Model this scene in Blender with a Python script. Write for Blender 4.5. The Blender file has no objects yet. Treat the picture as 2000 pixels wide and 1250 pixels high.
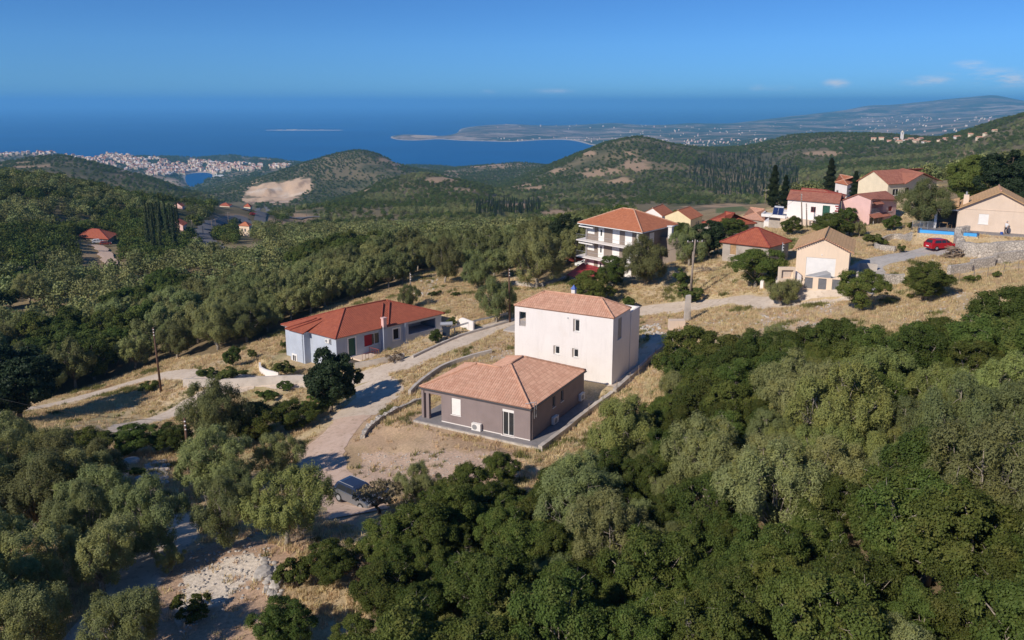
import bpy, math, random
import numpy as np
from mathutils import Vector
R = math.radians
random.seed(7); RNG = np.random.default_rng(7)
SC = bpy.context.scene
COL = SC.collection

# ------------------------------------------------------------------ camera
# the camera stands at the origin, 300 m above the sea
FX, CY, HOR = 1520.0, 520.0, 200.0
PITCH = math.atan((CY-HOR)/FX)
cam_d = bpy.data.cameras.new('camera'); cam = bpy.data.objects.new('camera', cam_d); COL.objects.link(cam)
cam.location = (0, 0, 0); cam.rotation_euler = (math.pi/2-PITCH, 0, 0)
cam_d.sensor_width = 36; cam_d.lens = 36*FX/2000; cam_d.shift_y = (CY-625)/2000
cam_d.clip_start = 0.5; cam_d.clip_end = 200000
SC.camera = cam
# ------------------------------------------------------------------ sky, sun, exposure
SUN_EL = R(34); SUN_V = Vector((-0.73, -0.68, 0)).normalized()
world = bpy.data.worlds.new('World'); SC.world = world; world.use_nodes = True
wn = world.node_tree; bg = wn.nodes['Background']
sky = wn.nodes.new('ShaderNodeTexSky'); sky.sky_type = 'NISHITA'; sky.sun_disc = False
sky.sun_elevation = SUN_EL; sky.sun_rotation = math.atan2(SUN_V.x, SUN_V.y)
sky.altitude = 3500; sky.air_density = 1.0; sky.dust_density = 0.0; sky.ozone_density = 6.0
hsv = wn.nodes.new('ShaderNodeHueSaturation'); hsv.inputs['Saturation'].default_value = 1.08; wn.links.new(sky.outputs[0], hsv.inputs['Color'])
# a few thin clouds low over the far mountains, as patches of the sky itself
wtc = wn.nodes.new('ShaderNodeTexCoord'); wmp = wn.nodes.new('ShaderNodeMapping'); wmp.inputs['Scale'].default_value = (1, 1, 4.5); wn.links.new(wtc.outputs['Generated'], wmp.inputs[0])
wno = wn.nodes.new('ShaderNodeTexNoise'); wno.inputs['Scale'].default_value = 26; wno.inputs['Detail'].default_value = 8; wno.inputs['Roughness'].default_value = .62; wn.links.new(wmp.outputs[0], wno.inputs['Vector'])
acc = None
for (ax_, ay_, sx_, sy_, st_) in ((1633,163,20,8,1.0),(1815,158,42,8,.8),(1975,155,55,11,.9),(1894,128,26,8,.6),(1080,178,36,5,.6),(1478,171,14,6,.4),(1930,142,60,8,.45),(1540,172,50,5,.35),(955,179,14,4,.35)):
    dv_ = Vector(((ax_-1000)/FX, math.cos(PITCH)+(CY-ay_)/FX*math.sin(PITCH), -math.sin(PITCH)+(CY-ay_)/FX*math.cos(PITCH))).normalized()
    sb_ = wn.nodes.new('ShaderNodeVectorMath'); sb_.operation = 'SUBTRACT'; wn.links.new(wtc.outputs['Generated'], sb_.inputs[0]); sb_.inputs[1].default_value = dv_
    ml_ = wn.nodes.new('ShaderNodeVectorMath'); ml_.operation = 'MULTIPLY'; wn.links.new(sb_.outputs[0], ml_.inputs[0]); ml_.inputs[1].default_value = (FX/sx_, FX/sx_, FX/sy_)
    ln_ = wn.nodes.new('ShaderNodeVectorMath'); ln_.operation = 'LENGTH'; wn.links.new(ml_.outputs[0], ln_.inputs[0])
    mr_ = wn.nodes.new('ShaderNodeMapRange'); mr_.interpolation_type = 'SMOOTHSTEP'; wn.links.new(ln_.outputs['Value'], mr_.inputs[0]); mr_.inputs[1].default_value = 1.5; mr_.inputs[2].default_value = .1; mr_.inputs[4].default_value = st_
    if acc is None: acc = mr_.outputs[0]
    else:
        ad_ = wn.nodes.new('ShaderNodeMath'); ad_.operation = 'MAXIMUM'; wn.links.new(acc, ad_.inputs[0]); wn.links.new(mr_.outputs[0], ad_.inputs[1]); acc = ad_.outputs[0]
nr_ = wn.nodes.new('ShaderNodeMapRange'); nr_.interpolation_type = 'SMOOTHSTEP'; wn.links.new(wno.outputs[0], nr_.inputs[0]); nr_.inputs[1].default_value = .36; nr_.inputs[2].default_value = .60
mm_ = wn.nodes.new('ShaderNodeMath'); mm_.operation = 'MULTIPLY'; wn.links.new(acc, mm_.inputs[0]); wn.links.new(nr_.outputs[0], mm_.inputs[1])
sx_ = wn.nodes.new('ShaderNodeSeparateXYZ'); wn.links.new(wtc.outputs['Generated'], sx_.inputs[0])
tn_ = wn.nodes.new('ShaderNodeValToRGB'); wn.links.new(sx_.outputs[2], tn_.inputs[0]); er_ = tn_.color_ramp.elements; er_[0].position = 0; er_[0].color = (.24, .45, .70, 1); er_[1].position = .35; er_[1].color = (.66, .80, .92, 1)
for q_, c_ in ((.018, (.32, .54, .77, 1)), (.07, (.47, .68, .86, 1))):
    e_ = er_.new(q_); e_.color = c_
tm_ = wn.nodes.new('ShaderNodeMix'); tm_.data_type = 'RGBA'; tm_.blend_type = 'MULTIPLY'; tm_.inputs[0].default_value = 1; wn.links.new(hsv.outputs[0], tm_.inputs[6]); wn.links.new(tn_.outputs[0], tm_.inputs[7])
cm2 = wn.nodes.new('ShaderNodeMix'); cm2.data_type = 'RGBA'; wn.links.new(mm_.outputs[0], cm2.inputs[0]); wn.links.new(tm_.outputs[2], cm2.inputs[6]); cm2.inputs[7].default_value = (5.4, 6.0, 7.0, 1)
wn.links.new(cm2.outputs[2], bg.inputs[0]); bg.inputs[1].default_value = 0.12
sl = bpy.data.lights.new('sun', 'SUN'); sl.energy = 4.5; sl.angle = R(0.5); sl.color = (1.0, 0.90, 0.78)
so = bpy.data.objects.new('sun', sl); COL.objects.link(so)
sd = Vector((SUN_V.x*math.cos(SUN_EL), SUN_V.y*math.cos(SUN_EL), math.sin(SUN_EL)))
so.rotation_euler = sd.to_track_quat('Z', 'Y').to_euler(); so.location = (0, 0, 200)
SC.view_settings.view_transform = 'Standard'; SC.view_settings.look = 'None'
SC.view_settings.exposure = 0.0; SC.view_settings.gamma = 1.0
SC.cycles.volume_bounces = 1; SC.cycles.max_bounces = 6; SC.cycles.diffuse_bounces = 3
SC.cycles.transparent_max_bounces = 8

# ------------------------------------------------------------------ pixels of the photograph <-> points of the place
cP, sP = math.cos(PITCH), math.sin(PITCH)
def rays(px, py):
    x = (np.asarray(px, float)-1000)/FX; y = -(np.asarray(py, float)-CY)/FX
    return np.stack([x+0*y, cP+y*sP, -sP+y*cP], -1)
def atd(px, py, d): return rays(px, py)*d
def atz(px, py, z):
    r = rays(px, py); return r*(z/r[..., 2])
def proj(x, y, z):
    d = np.maximum(y*cP-z*sP, .01); u = y*sP+z*cP
    return 1000+FX*x/d, CY-FX*u/d

# ------------------------------------------------------------------ noise
def vnoise(x, y, seed=0):
    xi = np.floor(x).astype(np.int64); yi = np.floor(y).astype(np.int64)
    fx = x-xi; fy = y-yi; fx = fx*fx*(3-2*fx); fy = fy*fy*(3-2*fy)
    def h(a, b):
        n = (a*374761393+b*668265263+seed*1442695041) & 0xffffffff
        n = ((n ^ (n >> 13))*1274126177) & 0xffffffff
        return ((n ^ (n >> 16)) & 0xffff)/65535.0
    return (h(xi, yi)*(1-fx)+h(xi+1, yi)*fx)*(1-fy)+(h(xi, yi+1)*(1-fx)+h(xi+1, yi+1)*fx)*fy
def fbm(x, y, scale, octv=4, seed=0):
    x = np.asarray(x, float)/scale; y = np.asarray(y, float)/scale
    s = 0; a = .5; t = 0
    for i in range(octv):
        s = s+a*vnoise(x, y, seed+i*17); t += a; a *= .5; x = x*2.03+11.3; y = y*2.03+5.7
    return s/t
def sstep(a, b, x):
    t = np.clip((x-a)/(b-a), 0, 1); return t*t*(3-2*t)

# ------------------------------------------------------------------ terrain heights
NEAR = [(1035,865,70.2),(825,822,76),(1192,752,82),(1245,690,88),(1300,650,94),(1300,603,107),(1450,583,101),(1345,598,105),
 (830,690,99),(920,655,104),(985,632,108),(750,722,95),(700,738,95),(560,742,99),(480,745,101),(400,735,104),
 (315,765,104),(200,770,109),(330,800,96),(270,825,92),(180,800,99),(740,770,88),(690,820,80),(620,880,72),(650,940,65),
 (680,975,60),(900,870,68.5),(850,920,64.5),(1100,870,67),(1200,800,73),(1290,720,80),(1330,640,92),(1450,640,87),
 (1600,620,84),(1750,600,84),(1900,560,86),(2000,545,84),(1760,640,76),(1500,800,60),(1800,800,53),(1950,700,62),
 (1700,1000,42),(1900,1200,32),(1500,1200,37),(1200,1200,41),(1000,1100,47.5),(1200,950,56),(1350,850,63),
 (560,1050,51),(440,1120,47),(330,1080,49),(200,1200,43),(50,1230,42),(50,1020,56),(0,950,62),(290,930,68),(372,925,71),
 (150,830,86),(0,850,86),(250,870,80),(800,1100,47),(700,1250,41),(1000,1250,40),(1200,1400,33),(1700,1400,28),(400,1400,36),(0,1400,36),
 (1498,520,112),(1415,520,115),(1350,520,118),(1250,560,113),(1200,592,110),(1220,525,124),(1150,540,129),(1100,545,129),
 (900,560,130),(860,600,120),(950,520,150),(1040,560,129),(800,520,165),(700,520,185),(650,540,165),(500,650,127),
 (550,695,112),(400,700,118),(200,740,122),(100,700,138),(0,780,113),(20,805,105),(200,600,185),(400,560,195),(0,600,190),
 (600,560,168),(700,470,260),(400,480,290),(900,480,220),(1100,470,200),(190,470,290),
 (1600,565,96),(1700,530,99),(1760,500,103),(1835,488,105),(1950,488,102),(1900,455,107),(1700,470,118),(1650,450,130),
 (1690,440,136),(1800,430,128),(1780,420,140),(1700,385,168),(1600,430,142),(1450,452,150),(1400,432,170),(1420,405,230),
 (1300,450,160),(2000,400,130),(1900,360,160),(2000,330,200),(2150,520,84),(2150,420,115),(2150,700,60),(-150,850,86),(-150,1000,60)]
FAR = [(0,345,400),(100,350,420),(200,370,430),(300,388,430),(400,402,440),(470,412,480),(0,400,330),(0,480,250),(200,420,350),(100,450,290),(-150,340,400),(-150,480,250),
 (400,480,290),(700,470,260),(900,480,220),(1100,470,200),(190,470,290),(200,600,185),(0,600,190),(1400,420,172),(1700,385,168),(2000,330,200),(1900,360,160),
 (500,415,520),(480,455,400),(600,440,520),(800,430,560),(1000,430,560),(1150,425,560),(1300,412,600),(800,400,800),(600,408,800),(1420,405,260),(500,470,310),
 (0,328,1500),(60,316,1500),(120,311,1500),(190,322,1450),(250,338,1400),(330,362,1300),(400,388,1150),(-150,325,1500),
 (0,302,3000),(0,282,4300),(60,285,4300),(130,288,4300),(200,295,4200),(240,303,4100),(100,300,3300),(200,312,3300),(-150,285,4300),
 (350,336,3350),(300,305,3900),(350,306,4000),(440,302,4000),(520,310,3900),(580,318,3700),(420,330,3500),(500,325,3400),(450,347,2900),
 (300,356,2850),(350,356,2850),(400,354,2850),(480,345,2600),(560,325,2900),(430,368,2100),
 (430,378,1700),(480,362,1750),(520,344,1800),(560,330,1850),(600,318,1900),(650,303,1900),(700,295,1900),(740,303,1900),(790,325,1900),(850,335,1900),
 (600,400,1350),(500,398,1400),(700,385,1350),(400,402,1200),(640,322,3500),(800,323,3400),(870,326,3300),(760,331,2900),
 (880,335,2300),(930,325,2500),(1000,318,2500),(1050,320,2400),
 (620,403,1000),(700,378,1080),(760,354,1100),(830,341,1100),(880,346,1100),(940,360,1050),(1000,385,950),(1080,398,900),
 (950,370,1500),(1000,352,1900),(1060,328,1600),(1120,302,1550),(1180,281,1500),(1250,268,1500),(1320,283,1500),(1390,295,1500),(1450,300,1450),
 (1250,330,1150),(1150,350,1150),(1400,350,1050),(1100,395,850),(1250,392,850),(1400,390,800),(1500,390,700),
 (1480,283,1800),(1550,266,1800),(1640,262,1750),(1720,264,1600),(1800,272,1400),(1860,265,1300),(1920,247,1200),(2000,225,1100),(2100,200,1050),
 (1600,320,1100),(1750,320,950),(1900,320,750),(2000,300,700),(1850,350,450),(1600,380,520),(2150,290,500),
 (1250,283,5000),(1400,281,4500),(1500,273,4300),
 (1160,281.5,5650),(1000,276,6100),(850,271.5,6500),(760,269,6800),(790,263,7000),(840,265,6900),(930,248,8500),(1000,243,9300),(1200,241,9500),(1350,241,9500),
 (1150,262,7200),(1300,260,7000),(1400,262,6500),(900,262,7000),
 (1480,236,10500),(1540,228,11000),(1600,221,11500),(1700,208,12000),(1780,203,12000),(1850,194,12000),(1950,188,12000),(2150,184,12000),
 (1600,240,9000),(1750,235,8500),(1900,225,8500),(2000,215,8500),(1700,262,6000),(1850,250,5500),(2000,240,5000),(2150,235,5000)]
# hidden ground, given as (column of the photo, distance, height)
HID = [(0,700,-80),(200,700,-110),(400,750,-125),(-150,700,-80),(0,2200,-215),(150,2200,-220),(300,2200,-250),(345,3080,-309),(300,3050,-305),(390,3100,-305),
 (600,2500,-250),(750,2500,-260),(700,1500,-168),(850,1450,-150),(950,1350,-150),(950,3300,-290),(1100,2300,-190),(1250,2300,-170),(1100,3300,-290),
 (1500,2800,-180),(1700,2600,-140),(2000,2200,-90),(1300,3400,-260),(1600,500,-70),(1850,3500,-220),(2150,2500,-90),
 (1480,15500,-330),(1700,15500,-330),(2000,15500,-150),(2150,15500,-150)]
for c in (-150, 0, 150, 300, 450, 600): HID += [(c,4850,-345),(c,6000,-380),(c,9000,-380),(c,14000,-380)]
for c in (700, 800, 900, 1000, 1100): HID += [(c,4150,-340),(c,4900,-345)]
HID += [(1150,4700,-340),(680,6500,-345),(690,7500,-345),(700,9000,-360),(800,8200,-345),(860,7900,-335),(900,12000,-360),(1050,12000,-350),(1250,11800,-350),(1380,12500,-350),(750,14000,-380),(1000,15000,-380),(700,12000,-380)]

def tbl(lst): return np.array([atd(a, b, d) for a, b, d in lst])
npt = tbl(NEAR); fpt = tbl(FAR)
hp = np.array([[ (c-1000)/FX*r/math.hypot(1, (c-1000)/FX), r/math.hypot(1, (c-1000)/FX), z] for c, r, z in HID])
fpt = np.vstack([fpt, hp])
extra = fpt[np.hypot(fpt[:, 0], fpt[:, 1]) < 430]
npt = np.vstack([npt, extra])
keep = []
for i, p in enumerate(npt):
    if all(np.hypot(*(p-npt[j])[:2]) > 2.5 for j in keep): keep.append(i)
npt = npt[keep]
keep = []
def fq(p):
    r = np.hypot(p[..., 0], p[..., 1]); return np.stack([np.arctan2(p[..., 0], p[..., 1]), np.log(r)*.25], -1), p[..., 2]/r
fqq, ftt = fq(fpt)
for i in range(len(fqq)):
    if all(np.linalg.norm(fqq[i]-fqq[j]) > .004 for j in keep): keep.append(i)
fqq = fqq[keep]; ftt = ftt[keep]
def rbf_fit(P, v, c, lam):
    d = np.sqrt(((P[:, None]-P[None])**2).sum(-1)+c*c)
    n = len(P); A = np.zeros((n+3, n+3)); A[:n, :n] = -d+lam*np.eye(n); A[:n, n] = 1; A[:n, n+1:] = P; A[n, :n] = 1; A[n+1:, :n] = P.T
    return np.linalg.solve(A, np.append(v, [0, 0, 0]))
def rbf_eval(P, w, c, Q):
    out = np.empty(len(Q)); n = len(P)
    for i in range(0, len(Q), 20000):
        q = Q[i:i+20000]; d = np.sqrt(((q[:, None]-P[None])**2).sum(-1)+c*c)
        out[i:i+20000] = -d@w[:n]+w[n]+q@w[n+1:]
    return out
NC, FC = 5.0, .012
nw = rbf_fit(npt[:, :2], npt[:, 2], NC, .6); fw = rbf_fit(fqq, ftt, FC, .0003)
PADS = []          # (corner, u, v, W, D, z, margin): level ground under a building
def H0(x, y):
    x = np.atleast_1d(np.asarray(x, float)); y = np.atleast_1d(np.asarray(y, float))
    sh = x.shape; x = x.ravel(); y = y.ravel(); r = np.hypot(x, y)
    z = np.zeros(len(x)); wn_ = 1-sstep(170, 330, r)
    m = wn_ > 0
    if m.any(): z[m] += wn_[m]*rbf_eval(npt[:, :2], nw, NC, np.stack([x[m], y[m]], -1))
    m2 = wn_ < 1
    if m2.any():
        q = np.stack([np.arctan2(x[m2], y[m2]), np.log(np.maximum(r[m2], 1))*.25], -1)
        z[m2] += (1-wn_[m2])*rbf_eval(fqq, fw, FC, q)*r[m2]
    far = sstep(250, 700, r)*(1-sstep(2400, 3000, r))
    z += far*(fbm(x, y, 160, 4, 3)-.5)*14
    if (r > 900).any():
        qx_, qy_ = proj(x, y, z); qm = np.exp(-(((qx_-540)/52)**2+((qy_-372)/17)**2)**2)*(r > 1100)*(r < 2000)
        z += qm*(np.abs(fbm(x, y, 55, 4, 23)-.5)*46-8)
    lf = (r > 4550) & (x < (690-1000)/FX*y); z = np.where(lf, np.minimum(z, -300-(r-4550)*.2), z)
    z += sstep(5200, 7000, r)*(z > -296)*(fbm(x, y, 900, 4, 5)-.45)*np.clip((z+296)*.5, 0, 34)
    z += (1-sstep(200, 500, r))*((fbm(x, y, 7, 3, 9)-.5)*.55+(fbm(x, y, 1.3, 2, 19)-.5)*.12)
    return z.reshape(sh)
def H(x, y):
    x = np.atleast_1d(np.asarray(x, float)); y = np.atleast_1d(np.asarray(y, float))
    z = H0(x, y)
    for (o, u, v, W, D, pz, mg) in PADS:
        dx = x-o[0]; dy = y-o[1]; det = u[0]*v[1]-u[1]*v[0]
        a = (dx*v[1]-dy*v[0])/det; b = (u[0]*dy-u[1]*dx)/det
        dd = np.hypot(np.maximum(np.maximum(-a, a-W), 0), np.maximum(np.maximum(-b, b-D), 0))
        w = 1-sstep(.6, mg, dd); z = z*(1-w)+pz*w
    return z
def h1(x, y): return float(H([x], [y])[0])
_ds = np.exp(np.linspace(math.log(18), math.log(15000), 900))
def hit(px, py):
    """where the line of sight through a pixel of the photograph meets the ground"""
    r = rays(px, py); P = r[None]*_ds[:, None]
    g = H(P[:, 0], P[:, 1]); b = np.nonzero(P[:, 2] < g)[0]
    if len(b) == 0: return Vector(P[-1])
    i = b[0]
    if i == 0: return Vector(P[0])
    lo, hi = _ds[i-1], _ds[i]
    dd = np.linspace(lo, hi, 24); P = r[None]*dd[:, None]; g = H(P[:, 0], P[:, 1]); j = np.nonzero(P[:, 2] <= g)[0]
    j = j[0] if len(j) else 23
    return Vector((P[j, 0], P[j, 1], float(g[j])))

# ------------------------------------------------------------------ objects, labels
def tag(o, label=None, cat=None, group=None, kind=None):
    if label: o['label'] = label
    if cat: o['category'] = cat
    if group: o['group'] = group
    if kind: o['kind'] = kind
    return o
def empty(name, loc, label=None, cat=None, group=None, rz=0):
    o = bpy.data.objects.new(name, None); COL.objects.link(o); o.location = loc; o.rotation_euler = (0, 0, rz)
    o.empty_display_size = .3
    return tag(o, label, cat, group)
def mesh_from(name, verts, faces, mats, smooth=False, uvs=None, mi=None):
    me = bpy.data.meshes.new(name); me.from_pydata([tuple(v) for v in verts], [], faces)
    for m in mats: me.materials.append(m)
    if uvs is not None:
        l = me.uv_layers.new(name='UVMap'); l.data.foreach_set('uv', np.array(uvs, float).ravel())
    if mi is not None: me.polygons.foreach_set('material_index', mi)
    if smooth: me.polygons.foreach_set('use_smooth', [True]*len(me.polygons))
    me.update(); return me
def np_mesh(name, V, F, mats, smooth=False, mi=None):
    """V (n,3), F (m,k) arrays -> mesh"""
    me = bpy.data.meshes.new(name); V = np.asarray(V, np.float32); F = np.asarray(F, np.int32); m, k = F.shape
    me.vertices.add(len(V)); me.vertices.foreach_set('co', V.ravel())
    me.loops.add(m*k); me.loops.foreach_set('vertex_index', F.ravel())
    me.polygons.add(m); me.polygons.foreach_set('loop_start', np.arange(0, m*k, k, dtype=np.int32))
    if mi is not None: me.polygons.foreach_set('material_index', np.asarray(mi, np.int32))
    if smooth: me.polygons.foreach_set('use_smooth', np.ones(m, bool))
    for mt in mats: me.materials.append(mt)
    me.update(calc_edges=True); me.validate(); return me
def link(name, me, parent=None, loc=None):
    o = bpy.data.objects.new(name, me); COL.objects.link(o)
    if parent: o.parent = parent
    if loc is not None: o.location = loc
    return o
class MB:
    """collects shapes; xf maps local coordinates"""
    def __init__(s, xf=None): s.v = []; s.f = []; s.uv = []; s.xf = xf
    def vt(s, p):
        p = Vector(p); s.v.append(s.xf(p) if s.xf else p); return len(s.v)-1
    def poly(s, pts, uvs=None):
        s.f.append([s.vt(p) for p in pts]); s.uv += (uvs if uvs else [(0, 0)]*len(pts)); return s
    def box(s, x0, y0, z0, x1, y1, z1):
        i = len(s.v)
        for p in ((x0,y0,z0),(x1,y0,z0),(x1,y1,z0),(x0,y1,z0),(x0,y0,z1),(x1,y0,z1),(x1,y1,z1),(x0,y1,z1)): s.vt(p)
        for q in ((0,3,2,1),(4,5,6,7),(0,1,5,4),(1,2,6,5),(2,3,7,6),(3,0,4,7)):
            s.f.append([i+k for k in q]); s.uv += [(0, 0), (1, 0), (1, 1), (0, 1)]
        return s
    def bar(s, a, b, w, h, up=(0, 0, 1)):
        a = Vector(a); b = Vector(b); d = (b-a).normalized(); up = Vector(up)
        if abs(d.dot(up)) > .95: up = Vector((1, 0, 0))
        sd_ = d.cross(up).normalized()*w/2; u2 = sd_.cross(d).normalized()*h/2; i = len(s.v)
        for c in (a, b):
            for q in (-sd_-u2, sd_-u2, sd_+u2, -sd_+u2): s.vt(c+q)
        for q in ((0,1,2,3),(7,6,5,4),(0,4,5,1),(1,5,6,2),(2,6,7,3),(3,7,4,0)): s.f.append([i+k for k in q]); s.uv += [(0, 0)]*4
        return s
    def tube(s, pts, rad, n=8, cap=True):
        pts = [Vector(p) for p in pts]; rad = rad if hasattr(rad, '__len__') else [rad]*len(pts); i0 = len(s.v)
        for k, p in enumerate(pts):
            d = (pts[min(k+1, len(pts)-1)]-pts[max(k-1, 0)]).normalized()
            a = d.cross(Vector((0, 0, 1))) if abs(d.z) < .9 else d.cross(Vector((1, 0, 0)))
            a.normalize(); b = d.cross(a)
            for j in range(n):
                t = 2*math.pi*j/n; s.vt(p+(a*math.cos(t)+b*math.sin(t))*rad[k])
        for k in range(len(pts)-1):
            for j in range(n):
                j2 = (j+1) % n; s.f.append([i0+k*n+j, i0+k*n+j2, i0+(k+1)*n+j2, i0+(k+1)*n+j]); s.uv += [(0, 0)]*4
        if cap:
            s.f.append([i0+j for j in range(n)][::-1]); s.uv += [(0, 0)]*n
            e = i0+(len(pts)-1)*n; s.f.append([e+j for j in range(n)]); s.uv += [(0, 0)]*n
        return s
    def build(s, name, m, parent=None, smooth=False, loc=None):
        ms = m if isinstance(m, (list, tuple)) else [m]
        return link(name, mesh_from(name, s.v, s.f, ms, smooth, s.uv), parent, loc)

# ------------------------------------------------------------------ materials
def newmat(name):
    m = bpy.data.materials.new(name); m.use_nodes = True; nt = m.node_tree
    return m, nt, nt.nodes['Principled BSDF']
def N(nt, t, **kw):
    n = nt.nodes.new(t)
    for k, v in kw.items():
        if k in ('operation', 'blend_type', 'data_type', 'attribute_name', 'noise_dimensions', 'feature', 'object'): setattr(n, k, v)
        else: n.inputs[k].default_value = v
    return n
def rgba(c): return (c[0], c[1], c[2], 1)
def mixc(nt, fac, a, b):
    n = nt.nodes.new('ShaderNodeMix'); n.data_type = 'RGBA'
    for i, v in ((0, fac), (6, a), (7, b)):
        if hasattr(v, 'links') or hasattr(v, 'is_output'): nt.links.new(v, n.inputs[i])
        elif i == 0: n.inputs[0].default_value = v
        else: n.inputs[i].default_value = rgba(v)
    return n.outputs[2]
def ramp(nt, src, a, b):
    n = nt.nodes.new('ShaderNodeMapRange'); n.interpolation_type = 'SMOOTHSTEP'; nt.links.new(src, n.inputs[0]); n.inputs[1].default_value = a; n.inputs[2].default_value = b
    return n.outputs[0]
def noise(nt, scale, detail=4, coord='Object', rough=.55):
    tc = nt.nodes.new('ShaderNodeTexCoord'); n = nt.nodes.new('ShaderNodeTexNoise'); n.inputs['Scale'].default_value = scale
    n.inputs['Detail'].default_value = detail; n.inputs['Roughness'].default_value = rough
    nt.links.new(tc.outputs[coord], n.inputs['Vector']); return n.outputs[0]
def bump(nt, bs, src, strength=.3, dist=.02):
    b = nt.nodes.new('ShaderNodeBump'); b.inputs['Strength'].default_value = strength; b.inputs['Distance'].default_value = dist
    nt.links.new(src, b.inputs['Height']); nt.links.new(b.outputs[0], bs.inputs['Normal'])
def M(name, c, rough=.8, var=.12, scale=1.5, bmp=.15, bscale=25, stain=None, metal=0, spec=.3):
    m, nt, bs = newmat(name)
    d = tuple(x*(1-var) for x in c); l = tuple(min(1, x*(1+var*.7)) for x in c)
    col = mixc(nt, ramp(nt, noise(nt, scale, 5), .3, .7), d, l)
    if stain: col = mixc(nt, ramp(nt, noise(nt, scale*.7, 6, rough=.7), .52, .75), col, stain)
    if 'render' in name:      # faint rain streaks and patches on rendered walls
        tc = nt.nodes.new('ShaderNodeTexCoord'); mp = nt.nodes.new('ShaderNodeMapping'); mp.inputs['Scale'].default_value = (2.2, 2.2, .22); nt.links.new(tc.outputs['Object'], mp.inputs[0])
        sn = nt.nodes.new('ShaderNodeTexNoise'); sn.inputs['Scale'].default_value = 1.6; sn.inputs['Detail'].default_value = 7; sn.inputs['Roughness'].default_value = .65; nt.links.new(mp.outputs[0], sn.inputs['Vector'])
        mr0 = nt.nodes.new('ShaderNodeMapRange'); nt.links.new(sn.outputs[0], mr0.inputs[0]); mr0.inputs[1].default_value = .5; mr0.inputs[2].default_value = .78; mr0.inputs[4].default_value = .42
        col = mixc(nt, mr0.outputs[0], col, tuple(x*.78 for x in c))
    nt.links.new(col, bs.inputs['Base Color']); bs.inputs['Roughness'].default_value = rough; bs.inputs['Metallic'].default_value = metal
    bs.inputs['Specular IOR Level'].default_value = spec
    if bmp: bump(nt, bs, noise(nt, bscale, 3), bmp, .02)
    return m
def M_tiles(name, a, b, c, tw=.24, tl=.38, corr=0):
    """clay tiles laid in UV metres; every tile its own tone"""
    m, nt, bs = newmat(name); L = nt.links.new
    uv = nt.nodes.new('ShaderNodeTexCoord'); sp = nt.nodes.new('ShaderNodeSeparateXYZ'); L(uv.outputs['UV'], sp.inputs[0])
    def mt(op, x, y=None):
        n = nt.nodes.new('ShaderNodeMath'); n.operation = op
        for i, q in enumerate((x, y)):
            if q is None: continue
            if hasattr(q, 'is_output'): L(q, n.inputs[i])
            else: n.inputs[i].default_value = q
        return n.outputs[0]
    U = mt('DIVIDE', sp.outputs[0], tw); V = mt('DIVIDE', sp.outputs[1], tl)
    cb = nt.nodes.new('ShaderNodeCombineXYZ'); L(mt('FLOOR', U), cb.inputs[0]); L(mt('FLOOR', V), cb.inputs[1])
    wn2 = nt.nodes.new('ShaderNodeTexWhiteNoise'); wn2.noise_dimensions = '2D'; L(cb.outputs[0], wn2.inputs['Vector'])
    col = mixc(nt, wn2.outputs[0], a, b); col = mixc(nt, ramp(nt, noise(nt, .9, 6, rough=.7), .5, .8), col, c)
    fv = mt('FRACT', V); edge = mt('LESS_THAN', fv, .10)
    col = mixc(nt, mt('MULTIPLY', edge, .35), col, tuple(x*.45 for x in a))
    L(col, bs.inputs['Base Color']); bs.inputs['Roughness'].default_value = .82; bs.inputs['Specular IOR Level'].default_value = .25
    hgt = mt('SUBTRACT', 1.0, fv)
    if corr:
        sn = mt('ABSOLUTE', mt('SINE', mt('MULTIPLY', U, math.pi))); hgt = mt('ADD', mt('MULTIPLY', sn, 1.6), hgt)
    bump(nt, bs, hgt, .7, .05)
    return m
def M_leaf(name, a, b, c, trans=.22, rough=.6, obj_var=.35, spec=.25):
    m, nt, bs = newmat(name); L = nt.links.new
    oi = nt.nodes.new('ShaderNodeObjectInfo'); ge = nt.nodes.new('ShaderNodeNewGeometry')
    col = mixc(nt, ge.outputs['Random Per Island'], a, b)
    col = mixc(nt, ramp(nt, noise(nt, 1.1, 3), .45, .75), col, c)
    hs = nt.nodes.new('ShaderNodeHueSaturation'); L(col, hs.inputs['Color'])
    mr = nt.nodes.new('ShaderNodeMapRange'); L(oi.outputs['Random'], mr.inputs[0]); mr.inputs[3].default_value = 1-obj_var; mr.inputs[4].default_value = 1+obj_var; L(mr.outputs[0], hs.inputs['Value'])
    m2 = nt.nodes.new('ShaderNodeMath'); m2.operation = 'MULTIPLY'; L(oi.outputs['Random'], m2.inputs[0]); m2.inputs[1].default_value = 7.31
    m3 = nt.nodes.new('ShaderNodeMath'); m3.operation = 'FRACT'; L(m2.outputs[0], m3.inputs[0])
    mr2 = nt.nodes.new('ShaderNodeMapRange'); L(m3.outputs[0], mr2.inputs[0]); mr2.inputs[3].default_value = .475; mr2.inputs[4].default_value = .52; L(mr2.outputs[0], hs.inputs['Hue'])
    L(hs.outputs[0], bs.inputs['Base Color']); bs.inputs['Roughness'].default_value = rough; bs.inputs['Specular IOR Level'].default_value = spec
    if trans:
        tr = nt.nodes.new('ShaderNodeBsdfTranslucent'); L(hs.outputs[0], tr.inputs[0]); mx = nt.nodes.new('ShaderNodeMixShader'); mx.inputs[0].default_value = trans
        L(bs.outputs[0], mx.inputs[1]); L(tr.outputs[0], mx.inputs[2]); L(mx.outputs[0], nt.nodes['Material Output'].inputs['Surface'])
    return m
MT = {}
MT['olive'] = M_leaf('olive leaves', (.170,.195,.068), (.245,.265,.115), (.22,.225,.065), rough=.65, spec=.15)
MT['olive_y'] = M_leaf('yellow green olive leaves', (.20,.235,.062), (.30,.33,.115), (.27,.275,.07), rough=.65, spec=.15, obj_var=.15)
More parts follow.
